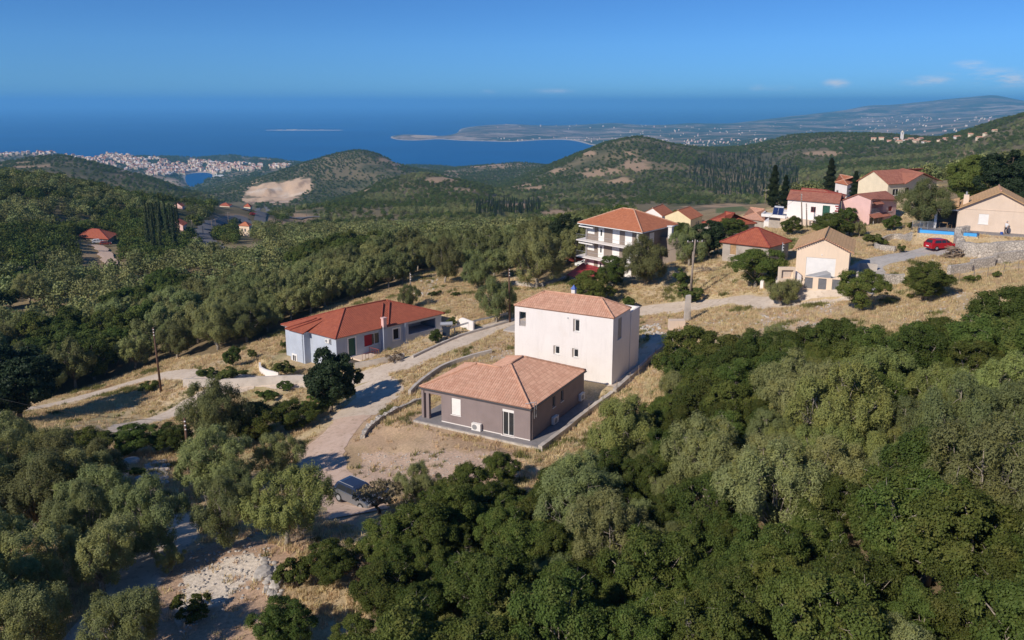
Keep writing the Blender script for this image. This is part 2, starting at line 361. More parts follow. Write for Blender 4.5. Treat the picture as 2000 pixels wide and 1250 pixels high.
MT['oak'] = M_leaf('evergreen oak leaves', (.066,.096,.020), (.108,.146,.033), (.15,.165,.042), obj_var=.3, spec=.12)
MT['dark'] = M_leaf('dark dense leaves', (.022,.042,.016), (.038,.062,.022), (.03,.05,.02), obj_var=.15)
MT['bright'] = M_leaf('bright leaves', (.095,.13,.026), (.14,.175,.04), (.125,.14,.03), obj_var=.2)
MT['cypress'] = M_leaf('cypress leaves', (.03,.048,.018), (.05,.07,.028), (.04,.05,.02), trans=.1, obj_var=.2)
MT['dryleaf'] = M_leaf('withered leaves', (.20,.155,.09), (.29,.22,.14), (.17,.14,.07), obj_var=.2)
MT['pinkfl'] = M_leaf('pink blossom', (.35,.12,.13), (.45,.2,.2), (.3,.2,.12), obj_var=.1)
MT['grassb'] = M_leaf('dry grass blades', (.60,.47,.26), (.70,.57,.34), (.52,.42,.24), trans=.35, obj_var=.2, spec=.1)
MT['weed'] = M_leaf('green weeds', (.17,.18,.055), (.24,.24,.08), (.28,.24,.10), trans=.3, obj_var=.3)
MT['bark'] = M('bark', (.16,.125,.095), .9, .35, 6, .6, 18)
MT['palebark'] = M('pale bark', (.30,.26,.21), .9, .3, 6, .6, 18)
MT['poleW'] = M('weathered brown wood', (.13,.075,.05), .85, .3, 4, .4, 30)
MT['poleG'] = M('grey weathered wood', (.27,.22,.18), .85, .3, 4, .4, 30)
MT['brownwall'] = M('mauve brown render', (.275,.222,.215), .85, .07, .6, .12, 60, stain=(.24,.19,.18))
MT['white'] = M('white render', (.83,.785,.75), .85, .03, .5, .10, 60, stain=(.77,.71,.66))
MT['whitetrim'] = M('white paint', (.82,.80,.77), .6, .04, 2, .05)
MT['blue'] = M('pale blue render', (.47,.52,.60), .85, .07, .6, .12, 60, stain=(.40,.44,.50))
MT['taupe'] = M('taupe render', (.27,.22,.185), .85, .07, .8, .12, 60)
MT['peach'] = M('peach render', (.83,.66,.50), .85, .04, .6, .1, 60)
MT['beige'] = M('beige render', (.72,.58,.46), .85, .05, .6, .1, 60, stain=(.66,.52,.40))
MT['pink'] = M('pink render', (.76,.50,.46), .85, .05, .8, .1, 60)
MT['cream'] = M('cream render', (.72,.63,.47), .85, .06, .8, .1, 60)
MT['yellow'] = M('pale yellow render', (.80,.68,.42), .85, .05, .8, .1, 60)
MT['grey'] = M('grey cement', (.42,.37,.32), .9, .15, 1.2, .3, 30, stain=(.30,.26,.22))
MT['concrete'] = M('concrete', (.50,.45,.40), .9, .14, .9, .3, 20, stain=(.38,.33,.28))
MT['paving'] = M('grey paving', (.25,.235,.235), .8, .12, 1.5, .15, 20)
MT['glass'] = M('dark glass', (.03,.035,.04), .08, .1, 1, 0, spec=.8)
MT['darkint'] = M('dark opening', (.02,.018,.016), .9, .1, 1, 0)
MT['greyframe'] = M('grey aluminium', (.35,.36,.38), .4, .05, 2, 0, metal=.3)
MT['ridge'] = M('ridge tiles', (.58,.33,.22), .85, .18, 3, .3, 12)
MT['ridged'] = M('dark red ridge tiles', (.33,.085,.055), .85, .2, 3, .3, 12)
MT['t_sal'] = M_tiles('salmon clay tiles', (.57,.31,.21), (.70,.42,.295), (.50,.29,.20))
MT['t_salf'] = M_tiles('pale salmon clay tiles', (.56,.30,.21), (.64,.36,.25), (.50,.28,.19), corr=1)
MT['t_red'] = M_tiles('dark red tiles', (.38,.105,.06), (.46,.135,.075), (.32,.09,.06), .30, .36, corr=1)
MT['t_or'] = M_tiles('orange red tiles', (.48,.17,.085), (.57,.215,.11), (.42,.15,.085), .30, .40, corr=1)
MT['t_sand'] = M_tiles('sand yellow tiles', (.62,.38,.19), (.70,.45,.24), (.56,.34,.18), .25, .38, corr=1)
MT['t_old'] = M_tiles('old red tiles', (.40,.15,.10), (.50,.21,.14), (.30,.12,.09), .28, .38, corr=1)
MT['redmetal'] = M('red sheet metal', (.38,.045,.055), .5, .1, 1, .1)
MT['redpaint'] = M('red car paint', (.42,.012,.02), .25, .04, 1, 0, spec=.6)
MT['silver'] = M('silver grey car paint', (.27,.29,.32), .28, .04, 1, 0, metal=.6, spec=.6)
MT['whitecar'] = M('white car paint', (.8,.8,.8), .3, .03, 1, 0, spec=.6)
MT['rubber'] = M('black rubber', (.02,.02,.02), .8, .1, 1, 0)
MT['metal'] = M('galvanised steel', (.45,.47,.50), .45, .1, 3, 0, metal=.5)
MT['darkmetal'] = M('dark grey louvre', (.09,.09,.10), .5, .1, 3, 0)
MT['panel'] = M('solar glass', (.02,.035,.11), .12, .1, 2, 0, spec=.8)
MT['pool'] = M('pool blue', (.09,.42,.85), .35, .05, 1, 0)
MT['poolwall'] = M('pool rim blue', (.06,.10,.2), .5, .1, 2, 0)
MT['green'] = M('green door', (.03,.10,.07), .5, .1, 2, 0)
MT['redwood'] = M('red shutter', (.27,.03,.03), .6, .1, 2, 0)
MT['bluecap'] = M('blue paint', (.05,.12,.42), .5, .1, 2, 0)
MT['rust'] = M('rusty red paint', (.28,.06,.045), .7, .3, 3, .2)
MT['rock'] = M('pale limestone', (.50,.46,.41), .9, .25, 2, .6, 6, stain=(.27,.25,.22))
MT['redcloth'] = M('red cloth', (.35,.02,.03), .8, .1, 2, 0)
MT['skin'] = M('skin', (.45,.28,.2), .6, .05, 2, 0)
MT['shirt'] = M('pale shirt', (.7,.7,.72), .8, .05, 2, 0)
MT['trous'] = M('dark trousers', (.05,.05,.07), .8, .05, 2, 0)
MT['wood'] = M('light timber', (.42,.27,.14), .7, .2, 4, .2)
MT['wood2'] = M('cut logs', (.25,.19,.14), .9, .3, 4, .5)
def M_stone(name, a, b, mortar, scale):
    m, nt, bs = newmat(name); L = nt.links.new
    tc = nt.nodes.new('ShaderNodeTexCoord')
    def vor(f):
        v = nt.nodes.new('ShaderNodeTexVoronoi'); v.feature = f; v.inputs['Scale'].default_value = scale; L(tc.outputs['Object'], v.inputs['Vector']); return v
    v1 = vor('F1'); v2 = vor('DISTANCE_TO_EDGE')
    sx = nt.nodes.new('ShaderNodeSeparateColor'); L(v1.outputs['Color'], sx.inputs[0])
    col = mixc(nt, sx.outputs[0], a, b); e = ramp(nt, v2.outputs['Distance'], .02, .09)
    col = mixc(nt, e, mortar, col); L(col, bs.inputs['Base Color']); bs.inputs['Roughness'].default_value = .92
    bump(nt, bs, v2.outputs['Distance'], .6, .15); return m
MT['stone'] = M_stone('dry stone', (.58,.52,.45), (.42,.38,.33), (.24,.21,.18), 3.2)
MT['stone2'] = M_stone('golden stone cladding', (.66,.55,.38), (.54,.43,.28), (.45,.38,.28), 2.6)

MT['carroof'] = M('dark blue glass roof', (.03,.045,.09), .15, .05, 1, 0, spec=.6)

# ------------------------------------------------------------------ footprints of the buildings (corner points of eaves seen in the photograph)
class Fr:
    def __init__(s, A, B, C, d, Hh):
        b = atd(B[0], B[1], d); z = b[2]; a = atz(A[0], A[1], z); c = atz(C[0], C[1], z)
        s.a = a; s.b = b; s.W = float(np.linalg.norm(b-a)); s.D = float(np.linalg.norm(c-b)); s.u = (b-a)/s.W; s.v = (c-b)/s.D
        s.H = Hh; s.z0 = float(z-Hh); s.org = Vector((a[0], a[1], s.z0))
        s.U = Vector(s.u); s.V = Vector(s.v)
    def xf(s, p): return s.U*p[0]+s.V*p[1]+Vector((0, 0, p[2]))
    def mb(s): return MB(s.xf)
    def pad(s, x0=-.6, y0=-.8, x1=.6, y1=.8, dz=0, mg=3):
        o = s.a+s.u*x0+s.v*y0; PADS.append((o, s.u, s.v, s.W+x1-x0, s.D+y1-y0, s.z0+dz, mg))
    def w(s, x, y, z=0): return s.org+s.xf((x, y, z))
F_brown = Fr((822.5,754.7), (1035.8,797), (1141,723.2), 69, 3.12); F_brown.pad(-.9, -1.0, 1.2, 2.0, -.28)
F_white = Fr((1005.5,596.6), (1198.1,622), (1231.6,601.7), 80, 7.22); F_white.pad(-1, -1.2, 1.0, 3.4, -.03)
F_blue = Fr((556.5,634), (656,660), (862,612), 101, 4.33); F_blue.pad(-1, -2.0, 1.0, 0, -.05, 2.2)
F_apt = Fr((1135,435), (1253,453), (1298.6,442.5), 122, 8.56); F_apt.D = 10.5; F_apt.pad(-1, -2.5, 1.5, .5, -.05)
F_stone = Fr((1412,471), (1502,481), (1541,470), 112, 2.95); F_stone.pad()
F_gar = Fr((1557,483), (1660,490), (1665,467), 92, 3.75); F_gar.pad(-.5, -1.2, 1.2, .5, -.02, 2.2)
F_right = Fr((1872,406), (2031,415), (2022,401), 104, 3.0); F_right.pad(-4.4, -2.7, 2, 2, -.2, 1.1)
F_wrr = Fr((1539,388), (1638,396), (1650,377), 138, 6.2); F_wrr.D = 8.5; F_wrr.pad()
F_pink = Fr((1644.6,391), (1700.6,397.5), (1752,391), 136, 3.9); F_pink.pad()
F_cream = Fr((1677,352), (1735,358), (1830,352), 165, 3.8); F_cream.pad(dz=-.5)
F_redhip = Fr((1375,434), (1416,441), (1474,435), 150, 2.6); F_redhip.pad(mg=5)
F_beigehip = Fr((1450,425), (1492,431), (1506,420), 160, 2.6); F_beigehip.pad(mg=5)
F_yel = Fr((1299,421), (1349,428), (1372,420), 168, 4.0); F_yel.pad(mg=5)
F2 = Fr((1256,416), (1293,421), (1312,413), 180, 3.8); F2.pad(mg=5)
F4 = Fr((1492,432), (1540,436), (1552,425), 150, 3.2); F4.pad(mg=4)
F_ora = Fr((1632,356), (1655,361), (1672,352), 178, 4.5)

# ------------------------------------------------------------------ roads (centre lines read off the photograph, laid on the terrain)
ROADS = [
 ('road', 'pale concrete lane past the blue house', 'roadc', 3.7, [(1250,607),(1120,618),(985,635),(920,658),(850,686),(790,708),(740,726),(690,740),(620,747),(560,745),(480,743),(410,737),(360,731),(300,735),(220,759),(120,787),(0,805),(-120,817)]),
 ('road', 'branch lane', 'roadc', 3.6, [(500,748),(430,763),(390,779),(340,806),(270,828),(235,845)]),
 ('road', 'upper lane', 'roadc', 3.6, [(1235,608),(1300,603),(1350,597),(1400,590),(1450,583),(1520,576),(1600,572),(1660,570)]),
 ('driveway', 'concrete drive', 'roadc', 5.0, [(716,748),(740,766),(718,790),(690,817)]),
 ('track', 'gravel track', 'gravel', 4.1, [(692,815),(655,848),(625,885),(628,925),(660,968),(700,1005)]),
 ('driveway', 'paved drive', 'paving2', 4.2, [(1672,562),(1690,540),(1698,518),(1740,505),(1790,495),(1850,487),(1885,484)]),
 ('track', 'concrete track', 'roadc', 2.9, [(150,1290),(215,1200),(262,1130),(325,1075),(345,1040),(325,1012)]),
 ('path', 'concrete path', 'roadc', 2.2, [(1200,757),(1232,722),(1262,690),(1285,668),(1290,652)]),
 ('road', 'valley road', 'asphalt', 6, [(425,492),(412,478),(398,464),(396,450),(428,434),(470,425),(510,420),(524,411),(505,408),(478,411)]),
 ('road', 'valley road', 'asphalt', 5, [(522,417),(560,423),(610,424),(660,428)]),
 ('track', 'drive of the red roofed house', 'gravel', 4, [(212,512),(206,500),(196,486),(180,480)]),
 ('track', 'drive', 'gravel', 4, [(225,530),(212,512)]),
]
def smooth_line(pts, step):
    out = []
    P = [pts[0]]+pts+[pts[-1]]
    for i in range(1, len(P)-2):
        n = max(2, int((P[i+1]-P[i]).length/step))
        for k in range(n):
            t = k/n; a, b, c, d = P[i-1], P[i], P[i+1], P[i+2]
            out.append(.5*((2*b)+(c-a)*t+(2*a-5*b+4*c-d)*t*t+(3*b-a-3*c+d)*t**3))
    out.append(P[-2]); return out
RL = []
for nm, lb, mt_, wd, px in ROADS:
    pts = []
    for p in px:
        q = hit(*p)
        if not pts or (q-pts[-1]).length > 1.0: pts.append(q)
    RL.append((nm, lb, mt_, wd, smooth_line([Vector((p.x, p.y, 0)) for p in pts], .8)))
rp = np.array([(p.x, p.y, wd/2) for _, _, _, wd, L_ in RL for p in L_])
def road_dist(x, y):
    """distance to the nearest road edge (negative on the road)"""
    x = np.asarray(x, float).ravel(); y = np.asarray(y, float).ravel(); out = np.full(len(x), 99.0); m = np.hypot(x, y) < 620
    idx = np.nonzero(m)[0]
    for i in range(0, len(idx), 20000):
        j = idx[i:i+20000]; d = np.sqrt((x[j][:, None]-rp[None, :, 0])**2+(y[j][:, None]-rp[None, :, 1])**2)-rp[None, :, 2]; out[j] = d.min(1)
    return out
_H0 = H0
def near_noise(x, y):
    r = np.hypot(x, y); return (1-sstep(200, 500, r))*((fbm(x, y, 7, 3, 9)-.5)*.55+(fbm(x, y, 1.3, 2, 19)-.5)*.12)
def H0(x, y):
    x = np.atleast_1d(np.asarray(x, float)); y = np.atleast_1d(np.asarray(y, float)); z = _H0(x, y)
    k = 1-sstep(0, 1.5, road_dist(x, y)).reshape(x.shape)
    if (k > 0).any(): z = z-k*near_noise(x, y)
    return z

# ------------------------------------------------------------------ zones of the ground
def inpoly(px, py, poly):
    c = np.zeros(px.shape, bool); n = len(poly)
    for i in range(n):
        x1, y1 = poly[i]; x2, y2 = poly[(i+1) % n]
        if y1 == y2: continue
        c ^= ((y1 > py) != (y2 > py)) & (px < (x2-x1)*(py-y1)/(y2-y1)+x1)
    return c
OPEN = [(-400,800),(0,792),(130,772),(210,742),(330,702),(420,690),(500,668),(560,640),(640,600),(790,560),(800,535),(870,528),(960,548),(1010,520),(1060,548),(1110,520),(1150,540),(1180,505),(1300,485),(1380,455),(1420,425),(1520,400),(1640,385),(1830,360),(1850,400),(2300,420),
        (2400,620),(2000,655),(1900,690),(1700,715),(1600,715),(1480,730),(1345,735),(1300,830),(1200,885),(1120,955),(1040,1005),(880,1010),(760,1090),(690,1290),(600,1700),(-900,1700)]
BARE = [(1175,338,45,12),(1245,322,30,13),(1205,352,40,7),(1025,366,38,7),(965,322,70,7),(880,345,22,12),(760,318,26,14),(1110,418,60,9),(1010,402,30,5),(1360,408,60,9),(560,428,55,14),(1480,405,30,8),
        (445,425,40,8),(1240,300,20,6),(1330,425,40,6),(900,372,30,6),(850,352,20,6),(1610,300,40,5),(1720,292,30,4),(1890,302,22,7),(190,515,40,26),(1420,404,45,7),(700,370,24,6),(60,325,45,9),(250,338,25,7),(665,440,30,5),(1150,300,14,6),(1100,335,26,7),(640,590,10,5),(465,588,14,4),(140,640,20,5),(1300,290,12,4)]
QUARRY = [(478,396),(474,380),(498,358),(560,353),(590,346),(607,348),(608,364),(588,385),(562,398)]
def barek(px, py, r):
    k = np.zeros(px.shape)
    for cx, cy, a, b in BARE:
        d = np.hypot((px-cx)/a, (py-cy)/b); k = np.maximum(k, 1-sstep(.75, 1.2, d))
    return np.where(r > 100, k, 0)
def ground_color(x, y, z):
    r = np.hypot(x, y); px, py = proj(x, y, z); n = len(x)
    C = np.zeros((n, 3)); A = lambda c: np.array(c, float)
    n1 = fbm(x, y, 9, 4, 31); n2 = fbm(x, y, 2.4, 4, 41); n3 = fbm(x, y, 60, 4, 51); n4 = fbm(x, y, 420, 5, 61)
    def lay(k, c):
        nonlocal C; k = np.clip(k, 0, 1)[:, None]; C = C*(1-k)+A(c)*k
    C[:] = (.56, .43, .255)
    lay(sstep(.48, .62, n1), (.63, .50, .30)); lay(sstep(.5, .7, n2)*.5, (.40, .29, .17)); lay(sstep(.60, .70, 1-n2)*.5, (.60, .48, .34)); lay(sstep(.60, .70, fbm(x, y, 5, 4, 37))*.6, (.30, .27, .12))
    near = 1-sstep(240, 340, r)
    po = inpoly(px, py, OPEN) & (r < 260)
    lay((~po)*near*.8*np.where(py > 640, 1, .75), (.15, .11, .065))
    def zone(poly, c, k=1.0, rmax=260):
        m = (inpoly(px+(n2-.5)*40*60/np.maximum(r, 20), py+(n2-.5)*30*60/np.maximum(r, 20), poly) & (r < rmax)); lay(m*k, c)
    zone([(560,900),(600,860),(690,800),(760,770),(830,815),(1010,880),(1030,935),(930,965),(700,975),(600,960)], (.50,.33,.23), .55)
    zone([(690,925),(720,890),(860,880),(980,880),(1010,910),(900,960),(720,975)], (.62,.46,.36), .7)
    zone([(250,1290),(300,1080),(430,1050),(560,1060),(560,1150),(500,1290)], (.52,.35,.25), .8)
    zone([(330,1200),(350,1120),(420,1098),(505,1090),(498,1125),(420,1185),(350,1225)], (.78,.68,.56), 1)
    zone([(860,730),(900,690),(1000,655),(1002,700),(900,730)], (.52,.37,.27), .6)
    zone([(1230,625),(1340,612),(1340,650),(1290,660)], (.50,.34,.22), .8)
    zone([(1470,650),(1500,592),(1640,590),(1620,625),(1540,655)], (.56,.42,.32), .6)
    zone([(0,955),(60,960),(60,1010),(0,1010)], (.62,.50,.38), .7)
    zone([(440,1060),(530,1050),(640,990),(700,985),(690,1030),(560,1090)], (.50,.34,.24), .7)
    zone([(1640,430),(1830,415),(1830,500),(1640,500)], (.44,.33,.20), .6)
    zone([(1500,655),(1760,600),(1900,575),(1880,610),(1700,665)], (.50,.38,.25), .5)
    # green field in the valley
    m = inpoly(px, py, [(1395,403),(1448,402),(1465,412),(1400,416)]) & (r > 180) & (r < 420); lay(m*1.0, (.14, .17, .08))
    far = sstep(240, 340, r); und = A((.10, .085, .05))
    lay(far*1.0, (.20, .165, .095)); lay(far*sstep(.42, .58, n3), (.10, .10, .05)); lay(far*sstep(.5, .66, n4)*.6, (.09, .09, .05))
    lay(far*barek(px, py, r)*(r < 2700)*sstep(.38, .52, fbm(x, y, 45, 4, 55)), (.40, .28, .18))
    q = inpoly(px+(fbm(x, y, 40, 4, 15)-.5)*34, py+(fbm(x, y, 30, 4, 16)-.5)*22, QUARRY) & (r > 1000) & (r < 2000)
    lay(q*1.0, (.62, .45, .31)); lay(q*sstep(.48, .60, fbm(x*1.0, y*.25, 22, 4, 5))*.9, (.30, .21, .15)); lay(q*sstep(.60, .68, fbm(x, y, 60, 4, 6))*.8, (.72, .60, .48)); lay(q*sstep(.62, .66, fbm(x, y, 35, 4, 8))*.8, (.12, .11, .06))
    v = sstep(2500, 2900, r)
    f1 = fbm(x, y, 260, 5, 71); f2 = fbm(x, y, 900, 4, 81)
    lay(v*1.0, (.075, .09, .045)); lay(v*sstep(.48, .58, f1)*.9, (.34, .25, .17)); lay(v*sstep(.5, .62, f2)*.45, (.28, .21, .15)); lay(v*sstep(.64, .70, f1)*.8, (.46, .37, .28)); lay(v*sstep(.56, .62, fbm(x, y, 120, 4, 72))*.7, (.05, .065, .035))
    m = np.hypot((px-828)/26, (py-266)/3) < 1; lay(m*(r > 5000)*1.0, (.60, .45, .28))
    sh = (z < -297.5) & (z > -300.8) & (r > 3000); lay(sh*1.0, (.50, .44, .36))
    return C
# ------------------------------------------------------------------ the ground: one sheet out to 16 km
na, nr = 640, 980
AZ = np.linspace(-.80, .80, na); RR = np.exp(np.linspace(math.log(6), math.log(16000), nr))
ga, gr = np.meshgrid(AZ, RR); gx = (np.sin(ga)*gr).ravel(); gy = (np.cos(ga)*gr).ravel(); gz = H(gx, gy)
ii = np.arange(na*nr).reshape(nr, na)
Fq = np.stack([ii[:-1, :-1], ii[:-1, 1:], ii[1:, 1:], ii[1:, :-1]], -1).reshape(-1, 4)
def M_ground():
    m, nt, bs = newmat('ground'); L = nt.links.new
    at = nt.nodes.new('ShaderNodeAttribute'); at.attribute_name = 'tint'
    n_f = noise(nt, 5, 8, rough=.75); n_m = noise(nt, .35, 5, rough=.6); n_c = noise(nt, 22, 5, rough=.7)
    hs = nt.nodes.new('ShaderNodeHueSaturation'); L(at.outputs['Color'], hs.inputs['Color'])
    mr = nt.nodes.new('ShaderNodeMapRange'); L(n_f, mr.inputs[0]); mr.inputs[1].default_value = .3; mr.inputs[2].default_value = .7; mr.inputs[3].default_value = .62; mr.inputs[4].default_value = 1.3; L(mr.outputs[0], hs.inputs['Value'])
    c = mixc(nt, ramp(nt, n_m, .55, .72), hs.outputs[0], hs.outputs[0])
    dk = nt.nodes.new('ShaderNodeMix'); dk.data_type = 'RGBA'; dk.blend_type = 'MULTIPLY'; L(ramp(nt, n_c, .55, .72), dk.inputs[0]); L(c, dk.inputs[6]); dk.inputs[7].default_value = (.55, .5, .45, 1)
    L(dk.outputs[2], bs.inputs['Base Color']); bs.inputs['Roughness'].default_value = .95; bs.inputs['Specular IOR Level'].default_value = .1
    bump(nt, bs, n_f, .6, .12); return m
MT['ground'] = M_ground()
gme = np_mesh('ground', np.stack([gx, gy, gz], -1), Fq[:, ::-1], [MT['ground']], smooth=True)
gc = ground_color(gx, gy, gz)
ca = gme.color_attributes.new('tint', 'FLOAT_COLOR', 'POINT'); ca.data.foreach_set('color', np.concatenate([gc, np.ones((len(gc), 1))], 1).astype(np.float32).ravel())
ground = link('ground', gme); tag(ground, kind='structure')
_t = gz.reshape(nr, na)/gr
def hit(px, py):
    r = rays(px, py); rh = math.hypot(r[0], r[1]); k = r[2]/rh; az = math.atan2(r[0], r[1]); c = (az+.8)/1.6*(na-1); c = min(max(c, 0), na-1.001); i = int(c); f = c-i
    col = _t[:, i]*(1-f)+_t[:, i+1]*f; b = np.nonzero(col[120:] > k)[0]
    j = (b[0]+120) if len(b) else nr-1
    t0, t1 = col[j-1], col[j]; w = (k-t0)/(t1-t0) if t1 != t0 else 1; w = min(max(w, 0), 1); R_ = RR[j-1]*(1-w)+RR[j]*w
    return Vector((math.sin(az)*R_, math.cos(az)*R_, R_*k if len(b) else float(col[j]*R_)))
# ------------------------------------------------------------------ sea
def M_sea():
    m, nt, bs = newmat('sea water'); L = nt.links.new
    col = mixc(nt, ramp(nt, noise(nt, .0009, 5), .35, .7), (.003, .085, .27), (.004, .105, .32)); L(col, bs.inputs['Base Color'])
    bs.inputs['Roughness'].default_value = .5; bs.inputs['IOR'].default_value = 1.33; bs.inputs['Specular IOR Level'].default_value = .25
    bump(nt, bs, noise(nt, .05, 6), .35, 3); return m
sv = [(0, 0, -300)]; sf = []
rings = [1500, 3000, 6000, 12000, 25000, 45000, 66000]
for r_ in rings:
    for k in range(96): sv.append((r_*math.sin(k*math.pi/48), r_*math.cos(k*math.pi/48), -300))
for k in range(96): sf.append([0, 1+(k+1) % 96, 1+k])
for j in range(len(rings)-1):
    for k in range(96): a = 1+j*96; sf.append([a+k, a+(k+1) % 96, a+96+(k+1) % 96, a+96+k])
tag(link('sea', mesh_from('sea', sv, sf, [M_sea()])), kind='structure')
# low bare islet out at sea
iv = []; ifc = []
def islet(pxa, pxb, pyy):
    a = atz(pxa, pyy, -300); b = atz(pxb, pyy, -300); n = 60; mb = MB()
    a = Vector(a); b = Vector(b); d = (b-a).normalized(); s = Vector((d.y, -d.x, 0)); V = []; Fc = []
    for k in range(n+1):
        t = k/n; w = 60*math.sin(math.pi*t)**.5*(.6+.5*float(vnoise(np.array([k*.3]), np.array([1.]))[0])) ; h = 3+12*math.sin(math.pi*t)*float(vnoise(np.array([k*.35]), np.array([7.]))[0])
        c = a.lerp(b, t)
        for q, hh in ((-1, -3), (-.8, h*.5), (0, h), (.8, h*.6), (1, -3)): V.append(c+s*w*q+Vector((0, 0, hh)))
    for k in range(n):
        for q in range(4): i = k*5+q; Fc.append([i, i+1, i+6, i+5])
    return V, Fc
V, Fc = islet(520, 670, 254.5)
tag(link('islet', mesh_from('islet', V, Fc, [MT['rock']])), kind='structure')
# ------------------------------------------------------------------ road sheets
def M_road(name, a, b, c):
    m, nt, bs = newmat(name); L = nt.links.new
    col = mixc(nt, ramp(nt, noise(nt, .5, 6, rough=.65), .35, .65), a, b); col = mixc(nt, ramp(nt, noise(nt, 1.8, 8, rough=.75), .50, .64), col, c)
    L(col, bs.inputs['Base Color']); bs.inputs['Roughness'].default_value = .92; bs.inputs['Specular IOR Level'].default_value = .15; bump(nt, bs, noise(nt, 14, 5), .3, .03); return m
RM = {'roadc': M_road('worn concrete', (.58,.48,.38), (.66,.56,.455), (.46,.37,.28)), 'gravel': M_road('pale gravel', (.60,.44,.34), (.66,.50,.40), (.46,.34,.25)),
      'paving2': M_road('stone paving', (.42,.40,.38), (.50,.47,.44), (.36,.33,.30)), 'asphalt': M_road('asphalt', (.17,.165,.17), (.22,.21,.21), (.15,.15,.15))}
for k, (nm, lb, mt_, wd, L_) in enumerate(RL):
    V = []; Fc = []; nn = len(L_); cr_ = 7
    X = []; Y = []
    for i, p in enumerate(L_):
        t = (L_[min(i+1, nn-1)]-L_[max(i-1, 0)]).normalized(); s = Vector((t.y, -t.x, 0))
        wl = wd/2*(1+.6*(float(vnoise(np.array([i*.22+k*9]), np.array([3.]))[0])-.5)+.22*(float(vnoise(np.array([i*.9+k]), np.array([5.]))[0])-.5)); wr = wd/2*(1+.6*(float(vnoise(np.array([i*.22+k*9]), np.array([9.]))[0])-.5)+.22*(float(vnoise(np.array([i*.9+k]), np.array([8.]))[0])-.5))
        for j in range(cr_):
            q = -wl+(wl+wr)*j/(cr_-1); X.append(p.x+s.x*q); Y.append(p.y+s.y*q)
    Z = H(np.array(X), np.array(Y))+.06+.004*(k % 5); Z = Z.reshape(nn, cr_); Z[:, 0] -= .05; Z[:, -1] -= .05; rr_ = np.hypot(X, Y).reshape(nn, cr_); Z += np.where(rr_ > 250, .5, 0)
    i2 = np.arange(nn*cr_).reshape(nn, cr_)
    fq_ = np.stack([i2[:-1, :-1], i2[:-1, 1:], i2[1:, 1:], i2[1:, :-1]], -1).reshape(-1, 4)
    tag(link(nm, np_mesh(nm, np.stack([X, Y, Z.ravel()], -1), fq_[:, ::-1], [RM[mt_]], smooth=True)), kind='structure')
# ------------------------------------------------------------------ haze
hz = MB(); hz.box(-70000, -3000, -360, 70000, 70000, 170)
hm = bpy.data.materials.new('haze'); hm.use_nodes = True; hn = hm.node_tree
for n_ in list(hn.nodes):
    if n_.type == 'BSDF_PRINCIPLED': hn.nodes.remove(n_)
pv = hn.nodes.new('ShaderNodeVolumePrincipled'); pv.inputs['Color'].default_value = (.20, .60, 1.0, 1); pv.inputs['Density'].default_value = 8.0e-5; pv.inputs['Anisotropy'].default_value = 0.0
pv.inputs['Absorption Color'].default_value = (0, 0, 0, 1)
hn.links.new(pv.outputs[0], hn.nodes['Material Output'].inputs['Volume'])
tag(hz.build('haze', hm), 'pale blue summer haze over the valley and the sea', 'haze', kind='stuff')

# ------------------------------------------------------------------ trees
def unit(v): return v/np.maximum(np.linalg.norm(v, axis=-1, keepdims=True), 1e-9)
def leaves(P, Nrm, size, aspect, rng, jit=.9, up=.0, fold=0):
    """leaf faces at points P, leaning along Nrm with jitter"""
    n = len(P); nn = unit(Nrm+rng.normal(0, jit*.62, (n, 3))+np.array([0, 0, .22])); td = unit(rng.normal(0, 1, (n, 3))+np.array([0, 0, up*4])); t = unit(td-(td*nn).sum(-1, keepdims=True)*nn); a = np.cross(nn, t); s = size*rng.uniform(.6, 1.35, (n, 1))
    # t: length direction of the leaf, a: width direction
    L_ = t*s*.5; Wd = a*s*aspect*.5
    V = np.stack([P-L_, P+Wd*1.0, P+L_, P-Wd*1.0], 1).reshape(-1, 3); F = np.arange(4*n).reshape(n, 4); return V, F
def crown_pts(kind, rng, w, h, lobes, sub, per):
    """points clustered in clumps, clumps clustered in lobes, lobes spread through the crown"""
    P = []; Nn = []; tall = np.array([.9, .9, 1.5]) if kind.startswith('olive') else np.array([1.15, 1.15, .85])
    lc = []
    for i in range(lobes):
        for _ in range(30):
            d = unit(rng.normal(0, 1, 3)); d[2] = d[2]*.85+.06; rr = rng.uniform(.25, .82)
            c = d*rr
            if all(np.linalg.norm(c-q) > .33 for q in lc): break
        lc.append(c)
    for c in lc:
        lr = rng.uniform(.19, .36)*(1 if lobes > 8 else 1.3)
        k = int(sub*(lr/.28)**1.6)
        d = unit(rng.normal(0, 1, (k, 3))+np.array(c)*1.3+np.array([0, 0, .35]))
        cc = c+d*lr*rng.uniform(.72, 1.05, (k, 1))
        for q, dd in zip(cc, d):
            m = int(per*rng.uniform(.6, 1.4)); cr = rng.uniform(.075, .14)
            p = rng.normal(0, 1, (m, 3)); p = unit(p)*rng.uniform(.2, 1, (m, 1))**.5*cr*tall
            P.append(q+p); Nn.append(unit(p+dd*cr*.9))
    P = np.concatenate(P); Nn = np.concatenate(Nn)
    P = P*np.array([w/2, w/2, h/2]); P[:, 2] += h/2
    return P, Nn, [np.array(c)*np.array([w/2, w/2, h/2])+np.array([0, 0, h/2]) for c in lc]
